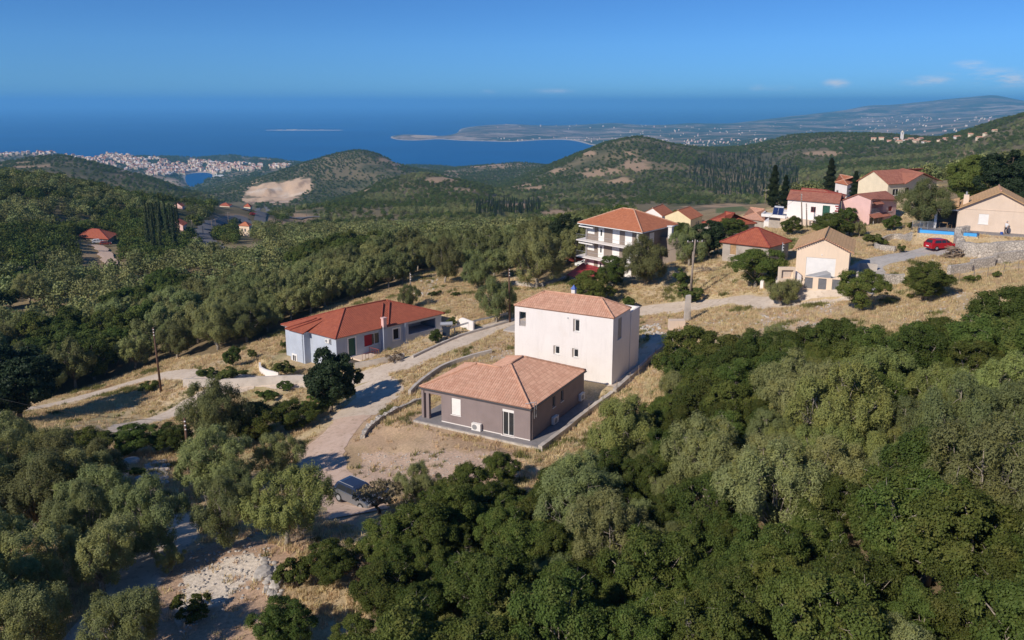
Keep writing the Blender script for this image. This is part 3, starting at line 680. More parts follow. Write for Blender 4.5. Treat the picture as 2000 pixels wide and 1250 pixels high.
SPEC = {  # width, crown height, clear trunk, lobes, clumps per lobe, leaves per clump, leaf size, aspect, material, bark
 'olive': dict(w=5.4, h=5.3, t=.35, lobes=22, sub=24, per=92, size=.145, asp=.30, mat='olive', bark='palebark', jit=.75, up=.25),
 'olive_y': dict(w=5.4, h=5.3, t=.35, lobes=22, sub=24, per=92, size=.145, asp=.30, mat='olive_y', bark='palebark', jit=.75, up=.25),
 'oak': dict(w=5.0, h=5.0, t=.25, lobes=22, sub=24, per=100, size=.112, asp=.62, mat='oak', bark='palebark', jit=1.0, up=.0),
 'dark': dict(w=5.4, h=5.8, t=.1, lobes=20, sub=26, per=70, size=.17, asp=.7, mat='dark', bark='bark', jit=1.0, up=0),
 'bright': dict(w=3.6, h=3.2, t=.3, lobes=12, sub=20, per=60, size=.16, asp=.6, mat='bright', bark='bark', jit=1.0, up=0),
 'pine': dict(w=9, h=8, t=1.0, lobes=22, sub=30, per=90, size=.24, asp=.5, mat='bright', bark='bark', jit=1.0, up=.2),
 'shrub': dict(w=2.6, h=2.1, t=-.25, lobes=12, sub=18, per=50, size=.12, asp=.55, mat='oak', bark='bark', jit=1.0, up=.2),
 'dry': dict(w=2.4, h=1.8, t=.2, lobes=10, sub=12, per=16, size=.11, asp=.6, mat='dryleaf', bark='bark', jit=1.0, up=.2),
}
def branch_mesh(rng, lc, t, h, w, thick, dead=False):
    mb = MB()
    base = Vector((0, 0, -.5)); fork = Vector((rng.uniform(-.2, .2), rng.uniform(-.2, .2), t+h*.12))
    mb.tube([base, Vector((rng.uniform(-.06, .06), rng.uniform(-.06, .06), fork.z*.45)), fork], [thick*1.35, thick*.95, thick*.8], 8)
    for c in lc:
        e = Vector(c)*1.12+Vector((0, 0, t)); mid = fork.lerp(e, .5)+Vector(rng.uniform(-.25, .25, 3)); r = thick*rng.uniform(.30, .5)
        mb.tube([fork, mid, e], [r, r*.6, r*.22], 5)
        for _ in range(7):
            q = mid.lerp(e, rng.uniform(.1, .9)); dd = Vector(unit(rng.normal(0, 1, 3)+np.array([0, 0, .5]))); ln = rng.uniform(.4, .9)*w/5
            mb.tube([q, q+dd*ln*.5+Vector(rng.uniform(-.08, .08, 3)), q+dd*ln], [r*.35, r*.22, r*.08], 4)
    return mb
def make_proto(kind, seed, q=1.0):
    s = SPEC[kind]; rng = np.random.default_rng(seed)
    w = s['w']; h = s['h']; per = max(2, int(s['per']*q)); size = s['size']/math.sqrt(q)**.93
    sub = s['sub'] if q > .2 else max(7, int(s['sub']*.55))
    lob = s['lobes']
    P, Nn, lc = crown_pts(kind, rng, w*rng.uniform(.94, 1.06), h*rng.uniform(.92, 1.08), lob, sub, per)
    P[:, 2] += s['t']
    V, F = leaves(P, Nn, size, s['asp'] if q > .2 else max(s['asp'], .55), rng, s['jit'], s['up'])
    cme = np_mesh(kind+'_crown', V, F, [MT[s['mat']]])
    tmb = branch_mesh(rng, lc, s['t'], h, w, .16*w/5)
    tme = mesh_from(kind+'_trunk', tmb.v, tmb.f, [MT[s['bark']]], True)
    return tme, cme
PR = {}
def protos(kind, n, seed, q=1.0): return [make_proto(kind, seed+i, q) for i in range(n)]
PR['olive'] = protos('olive', 5, 100); PR['oak'] = protos('oak', 5, 200); PR['olive_y'] = protos('olive_y', 4, 800); PR['dark'] = protos('dark', 2, 300)
PR['bright'] = protos('bright', 2, 400); PR['pine'] = protos('pine', 2, 500); PR['shrub'] = protos('shrub', 4, 600); PR['dry'] = protos('dry', 2, 700)
PR['olive_m'] = protos('olive', 4, 150, .34); PR['oak_m'] = protos('oak', 4, 250, .30)
def cypress_proto(seed, q=1.0):
    rng = np.random.default_rng(seed); n = int(6500*q); z = rng.uniform(0, 1, n)**.85; r = .95*(1-z)**.55*np.minimum(1, z*9+.35)*(.8+.2*np.sin(z*40+seed)); a = rng.uniform(0, 2*math.pi, n)
    lump = 1+.22*np.sin(a*3+z*9+seed)+.12*np.sin(a*5-z*23)
    rr = r*lump*rng.uniform(.7, 1.0, n)
    P = np.stack([np.cos(a)*rr, np.sin(a)*rr, .3+z*8.7], -1); Nn = np.stack([np.cos(a)*.5, np.sin(a)*.5, np.ones(n)], -1)
    V, F = leaves(P, Nn, .34/math.sqrt(q)**.8, .45, rng, .35, .6)
    t = MB(); t.tube([(0, 0, -.4), (0, 0, 1.5), (0, 0, 7)], [.2, .15, .03], 7)
    return mesh_from('cypress_trunk', t.v, t.f, [MT['bark']], True), np_mesh('cypress_crown', V, F, [MT['cypress']])
PR['cypress'] = [cypress_proto(1), cypress_proto(2)]; PR['cypress_m'] = [cypress_proto(3, .12), cypress_proto(4, .12)]
# distant crowns: lumpy low bodies with loose leaf faces round them
def far_proto(kind, seed, w, h, mat, n=420, lsz=.44):
    rng = np.random.default_rng(seed); P = []; Fv = []; V0 = []; F0 = []; off = 0
    lc = [unit(rng.normal(0, 1, 3))*rng.uniform(.2, .55) for _ in range(7)]
    pts = []; nn = []
    for c in lc:
        d = unit(rng.normal(0, 1, (n//7, 3))+np.array([0, 0, .3])); pts.append(c+d*rng.uniform(.30, .48, (n//7, 1))); nn.append(d)
    P = np.concatenate(pts)*np.array([w/2, w/2, h/2])*1.15; P[:, 2] += h/2
    V, F = leaves(P, np.concatenate(nn), lsz, .8, rng, 1.0, 0)
    return np_mesh(kind, V, F, [MT[mat]])
def zone_words(px, py, r):
    for lim, a in ((200, 'at the left edge'), (330, 'near the red roofed valley house'), (480, 'left of the tall brown pole'), (640, "behind the blue house's left half"), (800, "behind the blue house's right half"), (960, 'above the dry slope'), (1140, 'left of the apartment house'), (1500, 'right of the apartment house'), (9999, 'behind the village houses')):
        if px < lim: break
    return a, 'front row' if r < 170 else 'middle rows' if r < 250 else 'back rows'
def near_words(px, py):
    a = 'near the grey car' if px < 900 else 'below the brown bungalow' if px < 1200 else 'right of the boundary wall' if px < 1450 else 'in the mid right slope' if px < 1750 else 'at the right edge'
    return a, 'upper rim' if py < 760 else 'upper part' if py < 900 else 'middle height' if py < 1080 else 'bottom edge'
TREES = []        # everything already planted, for spacing: (x, y, radius)
OCC = {}
def occ(x, y, r):
    g = 3.0; k0 = (int(x//g), int(y//g)); m = int(math.ceil((r+4)/g))
    for i in range(k0[0]-m, k0[0]+m+1):
        for j in range(k0[1]-m, k0[1]+m+1):
            for (a, b, c) in OCC.get((i, j), ()):
                if (a-x)**2+(b-y)**2 < (r+c)**2: return True
    return False
def mark(x, y, r): OCC.setdefault((int(x//3), int(y//3)), []).append((x, y, r))
KN = {'olive': ('olive_tree', 'olive tree'), 'olive_y': ('olive_tree', 'olive tree'), 'oak': ('oak_tree', 'oak tree'), 'dark': ('carob_tree', 'tree'), 'bright': ('fruit_tree', 'tree'), 'pine': ('pine_tree', 'pine tree'),
      'shrub': ('shrub', 'shrub'), 'dry': ('withered_shrub', 'shrub'), 'cypress': ('cypress_tree', 'cypress')}
def plant(kind, loc, s=1.0, label=None, group=None, lod='', rng=random, sz=None, name=None):
    pk = kind+lod; pr = PR[pk]; tm, cm = pr[rng.randrange(len(pr))]
    nm, cat = KN[kind]
    r = empty(name or nm, loc, label, cat, group, rng.uniform(0, 6.28)); r.scale = (s*rng.uniform(.93, 1.07), s*rng.uniform(.93, 1.07), (sz or s)*rng.uniform(.95, 1.05))
    c = bpy.data.objects.new('crown' if cat != 'shrub' else 'foliage', cm); COL.objects.link(c); c.parent = r
    if not (cat == 'shrub' and lod): t = bpy.data.objects.new('trunk' if cat != 'shrub' else 'stem', tm); COL.objects.link(t); t.parent = r
    mark(loc[0], loc[1], SPEC[kind]['w']*s*.30 if kind in SPEC else .7)
    return r
def tree_px(kind, px, py, width_px, label, hr=1.0, group=None, name=None, dy=None):
    """a tree whose crown centre shows at (px,py) and is width_px wide in the photograph"""
    W0 = SPEC[kind]['w'] if kind in SPEC else 1.9; tot = (SPEC[kind]['h']*.5+SPEC[kind]['t']) if kind in SPEC else 4.5
    py2 = py+width_px*.5
    for _ in range(6):
        g = hit(px, py2); d = g.y*cP-g.z*sP; s = width_px*d/FX/W0; zc = tot*s*hr
        _, v = proj(g.x, g.y, g.z+zc); py2 += py-v
    g = hit(px, py2); d = g.y*cP-g.z*sP; s = width_px*d/FX/W0
    return plant(kind, g, s, label, group, sz=s*hr, name=name)
# ------------------------------------------------------------------ trees and shrubs placed one by one
ONE = [
 ('dark',648,742,112,'dark green dense round tree beside the concrete drive below the blue house',1.05),
 ('dark',1108,458,84,'big dark tree left of the three storey apartment house',1.05),
 ('olive_y',562,975,165,'large lit olive tree with grey-green crown left of the parked grey car',1.05),
 ('olive',440,1000,120,'olive tree with bare leaning trunk left of the large lit olive by the grey car',1.1),
 ('olive',300,1010,150,'dark olive tree overhanging the shaded concrete track at lower left',1.0),
 ('olive',425,800,130,'tall dark olive tree behind the leaning brown pole',1.15),
 ('olive',430,890,140,'lit olive tree directly right of the leaning brown pole',1.0),
 ('olive',545,890,100,'small olive tree at the left edge of the gravel track',.9),
 ('olive',95,870,110,'olive tree at the left edge of the photo above the rock heap',1.0),
 ('olive',20,850,90,'olive tree half cut off by the left edge of the photo below the golden field',1.0),
 ('olive',70,960,170,'broad olive tree right of the bare gravel patch at the left edge',1.0),
 ('olive',190,970,150,'broad olive tree under the pale rock heap',1.0),
 ('olive',60,1110,170,'lowest olive tree on the left edge above the black shadow',1.0),
 ('olive',200,1080,150,'dense olive tree left of the shaded track at lower left',1.0),
 ('olive',240,1210,170,'lit olive tree at the bottom edge left of the white gravel patch',.95),
 ('olive',335,1090,55,'small sapling standing on the edge of the shaded concrete track',1.0),
 ('olive',470,950,90,'slim olive tree between the leaning trunk olive and the large lit olive',1.2),
 ('shrub',380,1180,80,'scraggy bush on the lower edge of the white gravel patch',1.0),
 ('oak',550,1220,125,'scrubby green bush at the bottom edge right of the white gravel patch',.8),
 ('oak',650,1090,110,'low green bush between the large lit olive and the oak thicket',.8),
 ('shrub',585,1120,90,'dark low bush right of the white gravel patch',1.0),
 ('dry',742,958,110,'brown withered bush in front of the parked grey car',1.0),
 ('dry',700,1100,80,'reddish withered bush below the grey car',.9),
 ('olive',815,945,90,'pale leafy olive bush right of the grey car',.9),
 ('dry',1560,1130,95,'withered brownish patch of scrub low in the oak slope',.8),
 ('dry',1660,1150,80,'withered tan bush near the bottom of the oak slope',.8),
 ('dry',1890,830,110,'dead dark brown tree crown among the pale olives on the right slope',.9),
 ('olive_y',1218,838,150,'round olive tree right of the low boundary wall of the brown bungalow',1.05),
 ('olive',1150,900,90,'leafy olive bush below the brown bungalow near the boundary wall',.9),
 ('olive_y',1620,800,190,'biggest pale olive tree in the middle of the oak slope',1.05),
 ('olive_y',1700,745,150,'silvery olive tree at the top of the pale olive group on the right slope',1.0),
 ('olive_y',1590,735,80,'small silvery olive at the left tip of the pale olive group',1.0),
 ('olive_y',1830,760,140,'yellow-green olive tree in the middle of the right slope',1.0),
 ('olive_y',1940,760,170,'broad yellow-green olive tree at the right edge of the slope',1.0),
 ('olive_y',1960,880,150,'lower yellow-green olive tree at the right edge of the slope',1.0),
 ('olive_y',1600,880,140,'pale olive tree below the biggest pale olive',1.0),
 ('olive_y',1970,670,100,'olive tree at the right edge just under the dark oaks',1.0),
 ('olive',1530,672,90,'grey-green olive tree at the upper rim of the oak slope',1.0),
 ('olive_y',1020,1215,170,'pale olive tree at the bottom edge in the middle of the photo',.9),
 ('olive_y',860,1235,110,'pale olive bush at the bottom edge left of the middle',.8),
 ('oak',978,915,75,'dark pointed bush in front of the brown bungalow',.9),
 ('oak',1410,690,130,'brownish green oak at the upper edge of the thicket behind the white house path',.8),
 ('olive',970,577,85,'dark olive tree left of the brown pole behind the white house',1.15),
 ('olive',935,530,60,'olive tree behind the dark olive left of the brown pole',1.1),
 ('olive',1048,503,110,'large round olive tree left of the red metal roof',1.0),
 ('olive',870,510,80,'rounded olive tree at the top of the dry grass slope',1.0),
 ('olive',800,580,40,'small olive tree behind the red roof of the blue house',1.2),
 ('olive',1260,505,95,'olive tree in front of the three storey apartment house',1.0),
 ('oak',1195,530,75,'dark bush under the balconies of the apartment house',.8),
 ('oak',1155,562,85,'dark bush behind the roof of the white house',.8),
 ('oak',1228,592,26,'small round bush behind the right end of the white house roof',.9),
 ('dark',1385,463,80,'dark green tree between the apartment house and the stone shed',.9),
 ('olive',1345,480,75,'grey-green olive tree behind the utility pole with a crossarm',.95),
 ('oak',1475,520,105,'large dark shrub in front of the stone shed',.72),
 ('bright',1325,538,38,'small yellow-green tree with open crown in the golden field',1.0),
 ('bright',1340,572,62,'bright green bush at the foot of the pole with a crossarm',.75),
 ('olive',1525,568,75,'grey oleander bush left of the sliding gate',.75),
 ('oak',1683,566,88,'dark green bush right of the sliding gate',.85),
 ('oak',1808,545,98,'wide dark green bush below the paved drive',.8),
 ('shrub',1897,542,32,'small dark bush under the stepped stone wall',1.0),
 ('shrub',1948,535,22,'smallest dark bush beside the wire fence on the right',1.0),
 ('shrub',1778,578,16,'tiny lone bush on the dry slope under the wide dark green bush',1.1),
 ('bright',1757,484,20,'small bright bush at the edge of the paved drive',1.0),
 ('bright',1780,440,18,'small yellow-green bush left of the pool terrace',1.0),
 ('bright',1710,468,50,'row of light green bushes along the curved garden wall',.6),
 ('bright',1660,447,28,'light green bush in the garden below the pink house',1.0),
 ('olive',1678,447,26,'small grey-green tree in the garden below the pink house',1.1),
 ('oak',1742,434,34,'dark round bush beside the glass door of the pink house',.9),
 ('oak',1620,440,75,'dark shrubs below the balcony of the white house with red roof',.7),
 ('oak',1655,420,40,'spreading tree left of the pink house',.9),
 ('oak',1545,440,40,'dark bush above the roof of the stone shed',.9),
 ('bright',1490,470,22,'yellow-green bush between the stone shed and the peach garage',1.0),
 ('olive',1805,392,95,'grey-green olive tree left of the veranda of the beige house',1.0),
 ('pine',1895,350,95,'bright green round pine behind the beige house',1.0),
 ('dark',1965,345,110,'dark tree behind the ridge of the beige house at the right edge',1.0),
 ('dark',2010,400,70,'dark tree at the right edge behind the beige house',1.0),
 ('oak',1430,440,60,'green vine covered bush in front of the red hip roof',.7),
 ('bright',1320,420,30,'light green tree between the apartment house and the yellow gable house',1.0),
 ('oak',1325,450,50,'dark bush below the yellow gable house',.8),
 ('bright',880,628,26,'round green bush in front of the white garden wall',1.0),
 ('oak',850,655,26,'green bush at the corner of the blue house by the guard rail',1.1),
 ('dry',768,697,34,'brown withered bush in front of the blue house',.8),
 ('bright',410,730,52,'grape vine hanging over the retaining wall on the left of its row',.6),
 ('bright',455,728,60,'grape vine hanging over the retaining wall in the middle of its row',.6),
 ('bright',558,720,46,'yellow-green vine beside the white corner of the blue house',.8),
 ('bright',492,690,24,'round green bush beside the bare slope left of the blue house',.8),
 ('oak',455,695,36,'small dark tree behind the grape vines',1.1),
 ('bright',552,672,18,'green bush at the left wall of the blue house',1.2),
 ('shrub',288,755,44,'low green bush left of the tall brown pole',.75),
 ('shrub',520,770,50,'dark green bush in the dry grass right of the tall dark olive',.8),
 ('shrub',555,755,38,'dark green bush next to the branch lane below the vines',.8),
 ('shrub',610,790,60,'dark bush at the foot of the dark green round tree',.8),
 ('oak',500,825,110,'dark low thicket between the tall dark olive and the gravel track',.6),
 ('oak',570,810,90,'dark low thicket left of the dark green round tree',.6),
 ('oak',185,865,90,'dark hedge below the golden field on the left of its row',.65),
 ('oak',265,855,95,'dark hedge below the golden field in the middle of its row',.65),
 ('oak',340,850,85,'dark hedge below the golden field nearest the leaning brown pole',.65),
 ('shrub',265,920,42,'round bush on the pale rock heap',.8),
 ('shrub',850,572,30,'low green bush on the dry slope behind the blue house',.6),
 ('shrub',888,574,20,'second low green bush on the dry slope behind the blue house',.6),
 ('olive',60,560,60,'olive tree deep in the left valley at the edge of the photo',1.0),
 ('bright',48,672,44,'bright yellow-green tree at the left edge above the lane',1.0),
 ('dark',40,745,170,'very dark broad tree at the left edge above the lane',.85),
 ('bright',384,432,26,'bright yellow-green tree beside the pink houses in the valley',1.2),
 ('cypress',1509,362,31,'tallest cypress beside the solar panels',.58),
 ('cypress',1531,376,25,'shorter cypress right of the tallest cypress',.52),
 ('cypress',1619,348,30,'cypress behind the white house with the red roof',.50),
 ('cypress',1668,362,24,'cypress in front of the small house with orange roof',.45),
 ('cypress',421,497,9,'lone slim cypress beside the long flat building in the valley',1.1),
 ('cypress',66,520,7,'slim cypress left of the drive of the red roofed house',1.5),
 ('cypress',72,515,7,'second slim cypress left of the drive of the red roofed house',1.5),
]
for kd, px, py, wpx, lb, hr in ONE: tree_px(kd, px, py, wpx, lb, hr)

for k in range(400):
    a = random.uniform(-60, 330); b = random.uniform(860, 1330)
    if not inpoly(np.array([a]), np.array([b]), [(-60,900),(60,920),(160,960),(250,990),(300,1030),(270,1110),(200,1200),(100,1330),(-60,1330)])[0]: continue
    p = hit(a, b); s = random.uniform(.8, 1.15)
    if occ(p.x, p.y, 1.7*s) or road_dist([p.x], [p.y])[0] < .8: continue
    plant('olive', p, s, '%s olive tree of the lower left corner, %s' % ('small' if s < .92 else 'medium' if s < 1.05 else 'large', 'above the shaded track' if b < 1020 else 'left of the shaded track' if b < 1150 else 'at the bottom edge'), 'olive trees of the lower left corner')
# ------------------------------------------------------------------ the oak thicket on the near slope and the groves in the valley
CLEARV = [[(140,462),(215,455),(232,490),(228,520),(200,520),(150,490)], [(400,440),(470,412),(520,405),(530,414),(440,430),(404,452)], [(334,398),(368,398),(368,430),(334,430)], [(322,436),(372,436),(372,472),(322,472)], [(462,436),(498,436),(500,486),(462,486)], [(425,396),(500,396),(500,420),(425,418)], [(418,478),(500,478),(500,508),(422,506)], [(575,412),(615,412),(618,440),(570,436)], [(1365,400),(1480,400),(1480,425),(1365,425)], [(1240,400),(1540,400),(1540,440),(1240,470)]]
SETT = [(1120,545),(1150,480),(1240,440),(1260,405),(1520,395),(1640,350),(1840,345),(1850,300),(2300,330),(2300,640),(1900,600),(1400,560)]
g = 3.9; cand = []
for ix in range(int(-330/g), int(330/g)):
    for iy in range(4, int(420/g)):
        x = (ix+.5+random.uniform(-.34, .34)+.5*(iy % 2))*g; y = (iy+random.uniform(-.34, .34))*g
        if abs(x) > y*.72+14: continue
        cand.append((x, y))
ca_ = np.array(cand); cz = H(ca_[:, 0], ca_[:, 1]); cpx, cpy = proj(ca_[:, 0], ca_[:, 1], cz); cr0 = np.hypot(ca_[:, 0], ca_[:, 1]); crd = road_dist(ca_[:, 0], ca_[:, 1])
op = inpoly(cpx, cpy, OPEN) & (cr0 < 250); bk = barek(cpx, cpy, cr0); cl = np.zeros(len(cz), bool)
for q in CLEARV: cl |= inpoly(cpx, cpy, q) & (cr0 > 100)
cl |= inpoly(cpx, cpy, SETT) & (cr0 < 240)
kn = fbm(ca_[:, 0], ca_[:, 1], 38, 3, 91); dn = fbm(ca_[:, 0], ca_[:, 1], 22, 3, 92)
order = np.argsort(cr0); rest = {'olive': [], 'oak': []}; cnt = {'olive': 0, 'oak': 0}
for p in PADS: pass
def in_pad(x, y, m=2.5):
    for (o, u, v, W, D, pz, mg) in PADS:
        dx = x-o[0]; dy = y-o[1]; det = u[0]*v[1]-u[1]*v[0]; a = (dx*v[1]-dy*v[0])/det; b = (u[0]*dy-u[1]*dx)/det
        if -m < a < W+m and -m < b < D+m: return True
    return False
REG = []
for i in order:
    x, y = ca_[i]; r = cr0[i]
    if op[i] or cl[i] or crd[i] < 1.6 or bk[i] > .5 or in_pad(x, y): continue
    thick = cpx[i] > 640+.2*(cpy[i]-900) and cpy[i] > 640 and r < 100
    if r > 380 and random.random() < .5: continue
    if not thick and dn[i] < .42: continue
    if thick:
        kd = 'olive' if (fbm([x], [y], 14, 2, 5)[0] > .68 or (1530 < cpx[i] < 2060 and 800 < cpy[i] < 1000)) else 'oak'; s = random.uniform(.55, 1.1)*(1 if cpy[i] > 760 else 1.1); rad = 1.15
    else:
        left = cpx[i] < 480 and cpy[i] < 600-.35*(cpx[i]-100)
        kd = 'oak' if kn[i] > (.46 if left else .64) else 'olive'; s = random.uniform(.85, 1.35); rad = 1.4
    if occ(x, y, rad*s*.75): continue
    if r < 28: continue
    z = float(cz[i]); lim = 290-({'olive': 65, 'oak': 55}[kd])
    if cnt[kd] < lim and r < 420:
        cnt[kd] += 1
        za, zb = near_words(cpx[i], cpy[i]) if thick else zone_words(cpx[i], cpy[i], r); sw = 'small' if s < .95 else 'medium' if s < 1.15 else 'large'
        if thick: lb, gr_ = ({'oak': ('evergreen oak in the dense dark thicket covering the near slope', 'evergreen oaks of the near slope'), 'olive': ('grey-green olive growing inside the oak thicket of the near slope', 'olives inside the near thicket')})[kd]
        elif cpx[i] >= 1140: lb, gr_ = ({'oak': ('dark evergreen tree between the houses and the valley', 'dark trees behind the village'), 'olive': ('olive tree of the valley right of the apartment house', 'olives behind the village')})[kd]
        else: lb, gr_ = ({'oak': ('dark evergreen oak scattered in the valley grove behind the blue house', 'dark oaks of the valley'), 'olive': ('grey-green olive tree of the grove behind and left of the blue house', 'olive trees of the valley grove')})[kd]
        lb = ('%s evergreen oak' % sw if kd == 'oak' else '%s grey-green olive tree' % sw)+(' in the thicket ' if thick else ' of the grove ')+za+', '+zb
        plant(kd, (x, y, z), s, lb, gr_, lod='' if r < 130 else '_m')
    else:
        rest[kd].append((x, y, z, s)); mark(x, y, 1.6)
THK = [(690,1290),(760,1090),(880,1010),(1040,1005),(1120,955),(1200,885),(1300,830),(1345,735),(1480,730),(1600,715),(1700,715),(1900,690),(2000,655),(2150,640),(2150,1500),(640,1500)]
tries = 0; made = 0
while tries < 9000 and made < 200:
    tries += 1; a = random.uniform(640, 2120); b = 640+860*random.random()
    if not inpoly(np.array([a]), np.array([b]), THK)[0]: continue
    p = hit(a, b)
    if p.length < 20 or in_pad(p.x, p.y, 1.0): continue
    q = random.random(); kd = 'olive_y' if (1530 < a < 2060 and 800 < b < 1000 and q > .25) else 'dry' if q < .05 else 'olive' if q < .10 else 'oak'; s = random.uniform(.5, .95) if kd != 'dry' else random.uniform(.6, .9)
    if occ(p.x, p.y, .23*SPEC[kd]['w']*s): continue
    made += 1; za, zb = near_words(a, b)
    lb = {'oak': ('small' if s < .7 else 'full')+' evergreen oak in the thicket '+za+', '+zb, 'olive_y': 'yellow-green olive in the thicket '+za+', '+zb, 'olive': 'small olive inside the oak thicket '+za+', '+zb, 'dry': 'dead tan scrub among the oaks '+za+', '+zb}[kd]
    plant(kd, p, s, lb, {'oak': 'evergreen oaks of the near slope', 'olive': 'olives inside the near thicket', 'olive_y': 'olives inside the near thicket', 'dry': 'dead scrub of the near slope'}[kd])
print('THICKET', made)
# ------------------------------------------------------------------ woods too large to count: points carrying crowns
def scatter_obj(name, pts, sources, mat, label, cat):
    """pts: (x,y,z,scale); sources: crown meshes"""
    me = bpy.data.meshes.new(name); P = np.array(pts, np.float32); n = len(P)
    me.vertices.add(n); me.vertices.foreach_set('co', P[:, :3].ravel())
    rng = np.random.default_rng(len(P))
    for an, vals in (('size', P[:, 3]), ('turn', rng.uniform(0, 6.28, n)), ('pick', rng.integers(0, len(sources), n).astype(float))):
        a = me.attributes.new(an, 'FLOAT', 'POINT'); a.data.foreach_set('value', np.asarray(vals, np.float32))
    me.update(); ob = link(name, me); tag(ob, label, cat, kind='stuff')
    ng = bpy.data.node_groups.new(name, 'GeometryNodeTree'); ng.interface.new_socket('Geometry', in_out='INPUT', socket_type='NodeSocketGeometry'); ng.interface.new_socket('Geometry', in_out='OUTPUT', socket_type='NodeSocketGeometry')
    gi = ng.nodes.new('NodeGroupInput'); go = ng.nodes.new('NodeGroupOutput'); jn = ng.nodes.new('GeometryNodeJoinGeometry'); L = ng.links.new
    def att(nm_):
        a = ng.nodes.new('GeometryNodeInputNamedAttribute'); a.data_type = 'FLOAT'; a.inputs['Name'].default_value = nm_; return a.outputs['Attribute']
    cx = ng.nodes.new('ShaderNodeCombineXYZ'); L(att('turn'), cx.inputs[2])
    for k, src in enumerate(sources):
        cmp_ = ng.nodes.new('FunctionNodeCompare'); cmp_.data_type = 'FLOAT'; cmp_.operation = 'EQUAL'; L(att('pick'), cmp_.inputs[0]); cmp_.inputs[1].default_value = k; cmp_.inputs['Epsilon'].default_value = .1
        ip = ng.nodes.new('GeometryNodeInstanceOnPoints'); oi = ng.nodes.new('GeometryNodeObjectInfo'); oi.inputs['Object'].default_value = src; oi.inputs['As Instance'].default_value = True
        L(gi.outputs[0], ip.inputs['Points']); L(cmp_.outputs[0], ip.inputs['Selection']); L(oi.outputs['Geometry'], ip.inputs['Instance']); L(cx.outputs[0], ip.inputs['Rotation']); L(att('size'), ip.inputs['Scale']); L(ip.outputs[0], jn.inputs[0])
    L(jn.outputs[0], go.inputs[0]); md = ob.modifiers.new('scatter', 'NODES'); md.node_group = ng; return ob
def src(me):   # a source object kept outside the scene, only referred to by the scatter
    return bpy.data.objects.new(me.name+'_source', me)
# far vegetation
olive_far = [far_proto('olive_far', i, 5.5, 4.6, 'olive') for i in range(3)]
oak_far = [far_proto('oak_far', 10+i, 5.5, 4.2, 'oak') for i in range(3)]
fx = []; fy = []
rr_ = 330.0
while rr_ < 2650:
    st = 6.3+rr_*.0019; aa = np.arange(-.63, .63, st/rr_); a2 = aa+RNG.uniform(-.45, .45, len(aa))*st/rr_; r2 = rr_+RNG.uniform(-.5, .5, len(aa))*st
    fx.append(np.sin(a2)*r2); fy.append(np.cos(a2)*r2); rr_ += st*.85
fx = np.concatenate(fx); fy = np.concatenate(fy); fz = H(fx, fy); fr = np.hypot(fx, fy); fpx, fpy = proj(fx, fy, fz)
# only what can be seen from round here
tt = (gz/np.hypot(gx, gy)).reshape(nr, na); cm_ = np.maximum.accumulate(tt, 0)
ai = np.clip(((np.arctan2(fx, fy)+.8)/1.6*(na-1)).round().astype(int), 0, na-1); ri = np.clip(((np.log(fr)-math.log(6))/(math.log(16000)-math.log(6))*(nr-1)).astype(int)-2, 0, nr-1)
vis = (fz+9)/fr > cm_[ri, ai]-.006
dens = np.ones(len(fx)); bk2 = barek(fpx, fpy, fr); dens *= 1-bk2*.93*sstep(.38, .52, fbm(fx, fy, 45, 4, 55))
pat = fbm(fx, fy, 120, 4, 77); dens *= np.where(pat > .60, .35, 1); dens *= np.where(fbm(fx, fy, 420, 5, 61) > .66, .5, 1)
dens *= ~(inpoly(fpx, fpy, QUARRY) & (fr > 1000)); dens *= fz > -297
for q in CLEARV: dens *= ~inpoly(fpx, fpy, q)
dens *= road_dist(fx, fy) > 2.5
kp = vis & (RNG.uniform(0, 1, len(fx)) < dens*.93)
cyz = inpoly(fpx, fpy, [(1380,300),(1500,300),(1560,330),(1560,385),(1400,385),(1330,345)]) | inpoly(fpx, fpy, [(930,395),(1060,395),(1050,425),(930,425)]) | inpoly(fpx, fpy, [(280,440),(345,450),(350,500),(290,505)])
kf = fbm(fx, fy, 70, 3, 93); olv = (kf > .56) & (fr < 1200) & ~cyz
sc = RNG.uniform(.7, 1.35, len(fx))*np.where(fr > 1200, 1.05, 1)
cy2 = cyz & (RNG.uniform(0, 1, len(fx)) < .75)
rest['olive'] += [tuple(v) for v in np.stack([fx, fy, fz-.4, sc], -1)[kp & olv & ~cy2]]
rest['oak'] += [tuple(v) for v in np.stack([fx, fy, fz-.4, sc], -1)[kp & ~olv & ~cy2]]
cyp = [tuple(v) for v in np.stack([fx, fy, fz-.4, sc*.75], -1)[kp & cy2]]
print('VEG', cnt, len(rest['olive']), len(rest['oak']), len(cyp))
f3x = []; f3y = []; rr_ = 2650.0
while rr_ < 4700:
    st = 15.0; aa = np.arange(-.63, .63, st/rr_); a2 = aa+RNG.uniform(-.45, .45, len(aa))*st/rr_; r2 = rr_+RNG.uniform(-.5, .5, len(aa))*st
    f3x.append(np.sin(a2)*r2); f3y.append(np.cos(a2)*r2); rr_ += st*.85
f3x = np.concatenate(f3x); f3y = np.concatenate(f3y); f3z = H(f3x, f3y); f3r = np.hypot(f3x, f3y); ux, uy = proj(f3x, f3y, f3z)
ai = np.clip(((np.arctan2(f3x, f3y)+.8)/1.6*(na-1)).round().astype(int), 0, na-1); ri = np.clip(((np.log(f3r)-math.log(6))/(math.log(16000)-math.log(6))*(nr-1)).astype(int)-2, 0, nr-1)
d3 = np.where(fbm(f3x, f3y, 260, 4, 71) > .47, .9, .25); d3 = np.where((ux < 580), np.where(vnoise(ux*.05, uy*.12, 4) > .66, .9, .16), d3)
k3 = ((f3z+12)/f3r > cm_[ri, ai]-.004) & (f3z > -298) & (RNG.uniform(0, 1, len(f3x)) < d3)
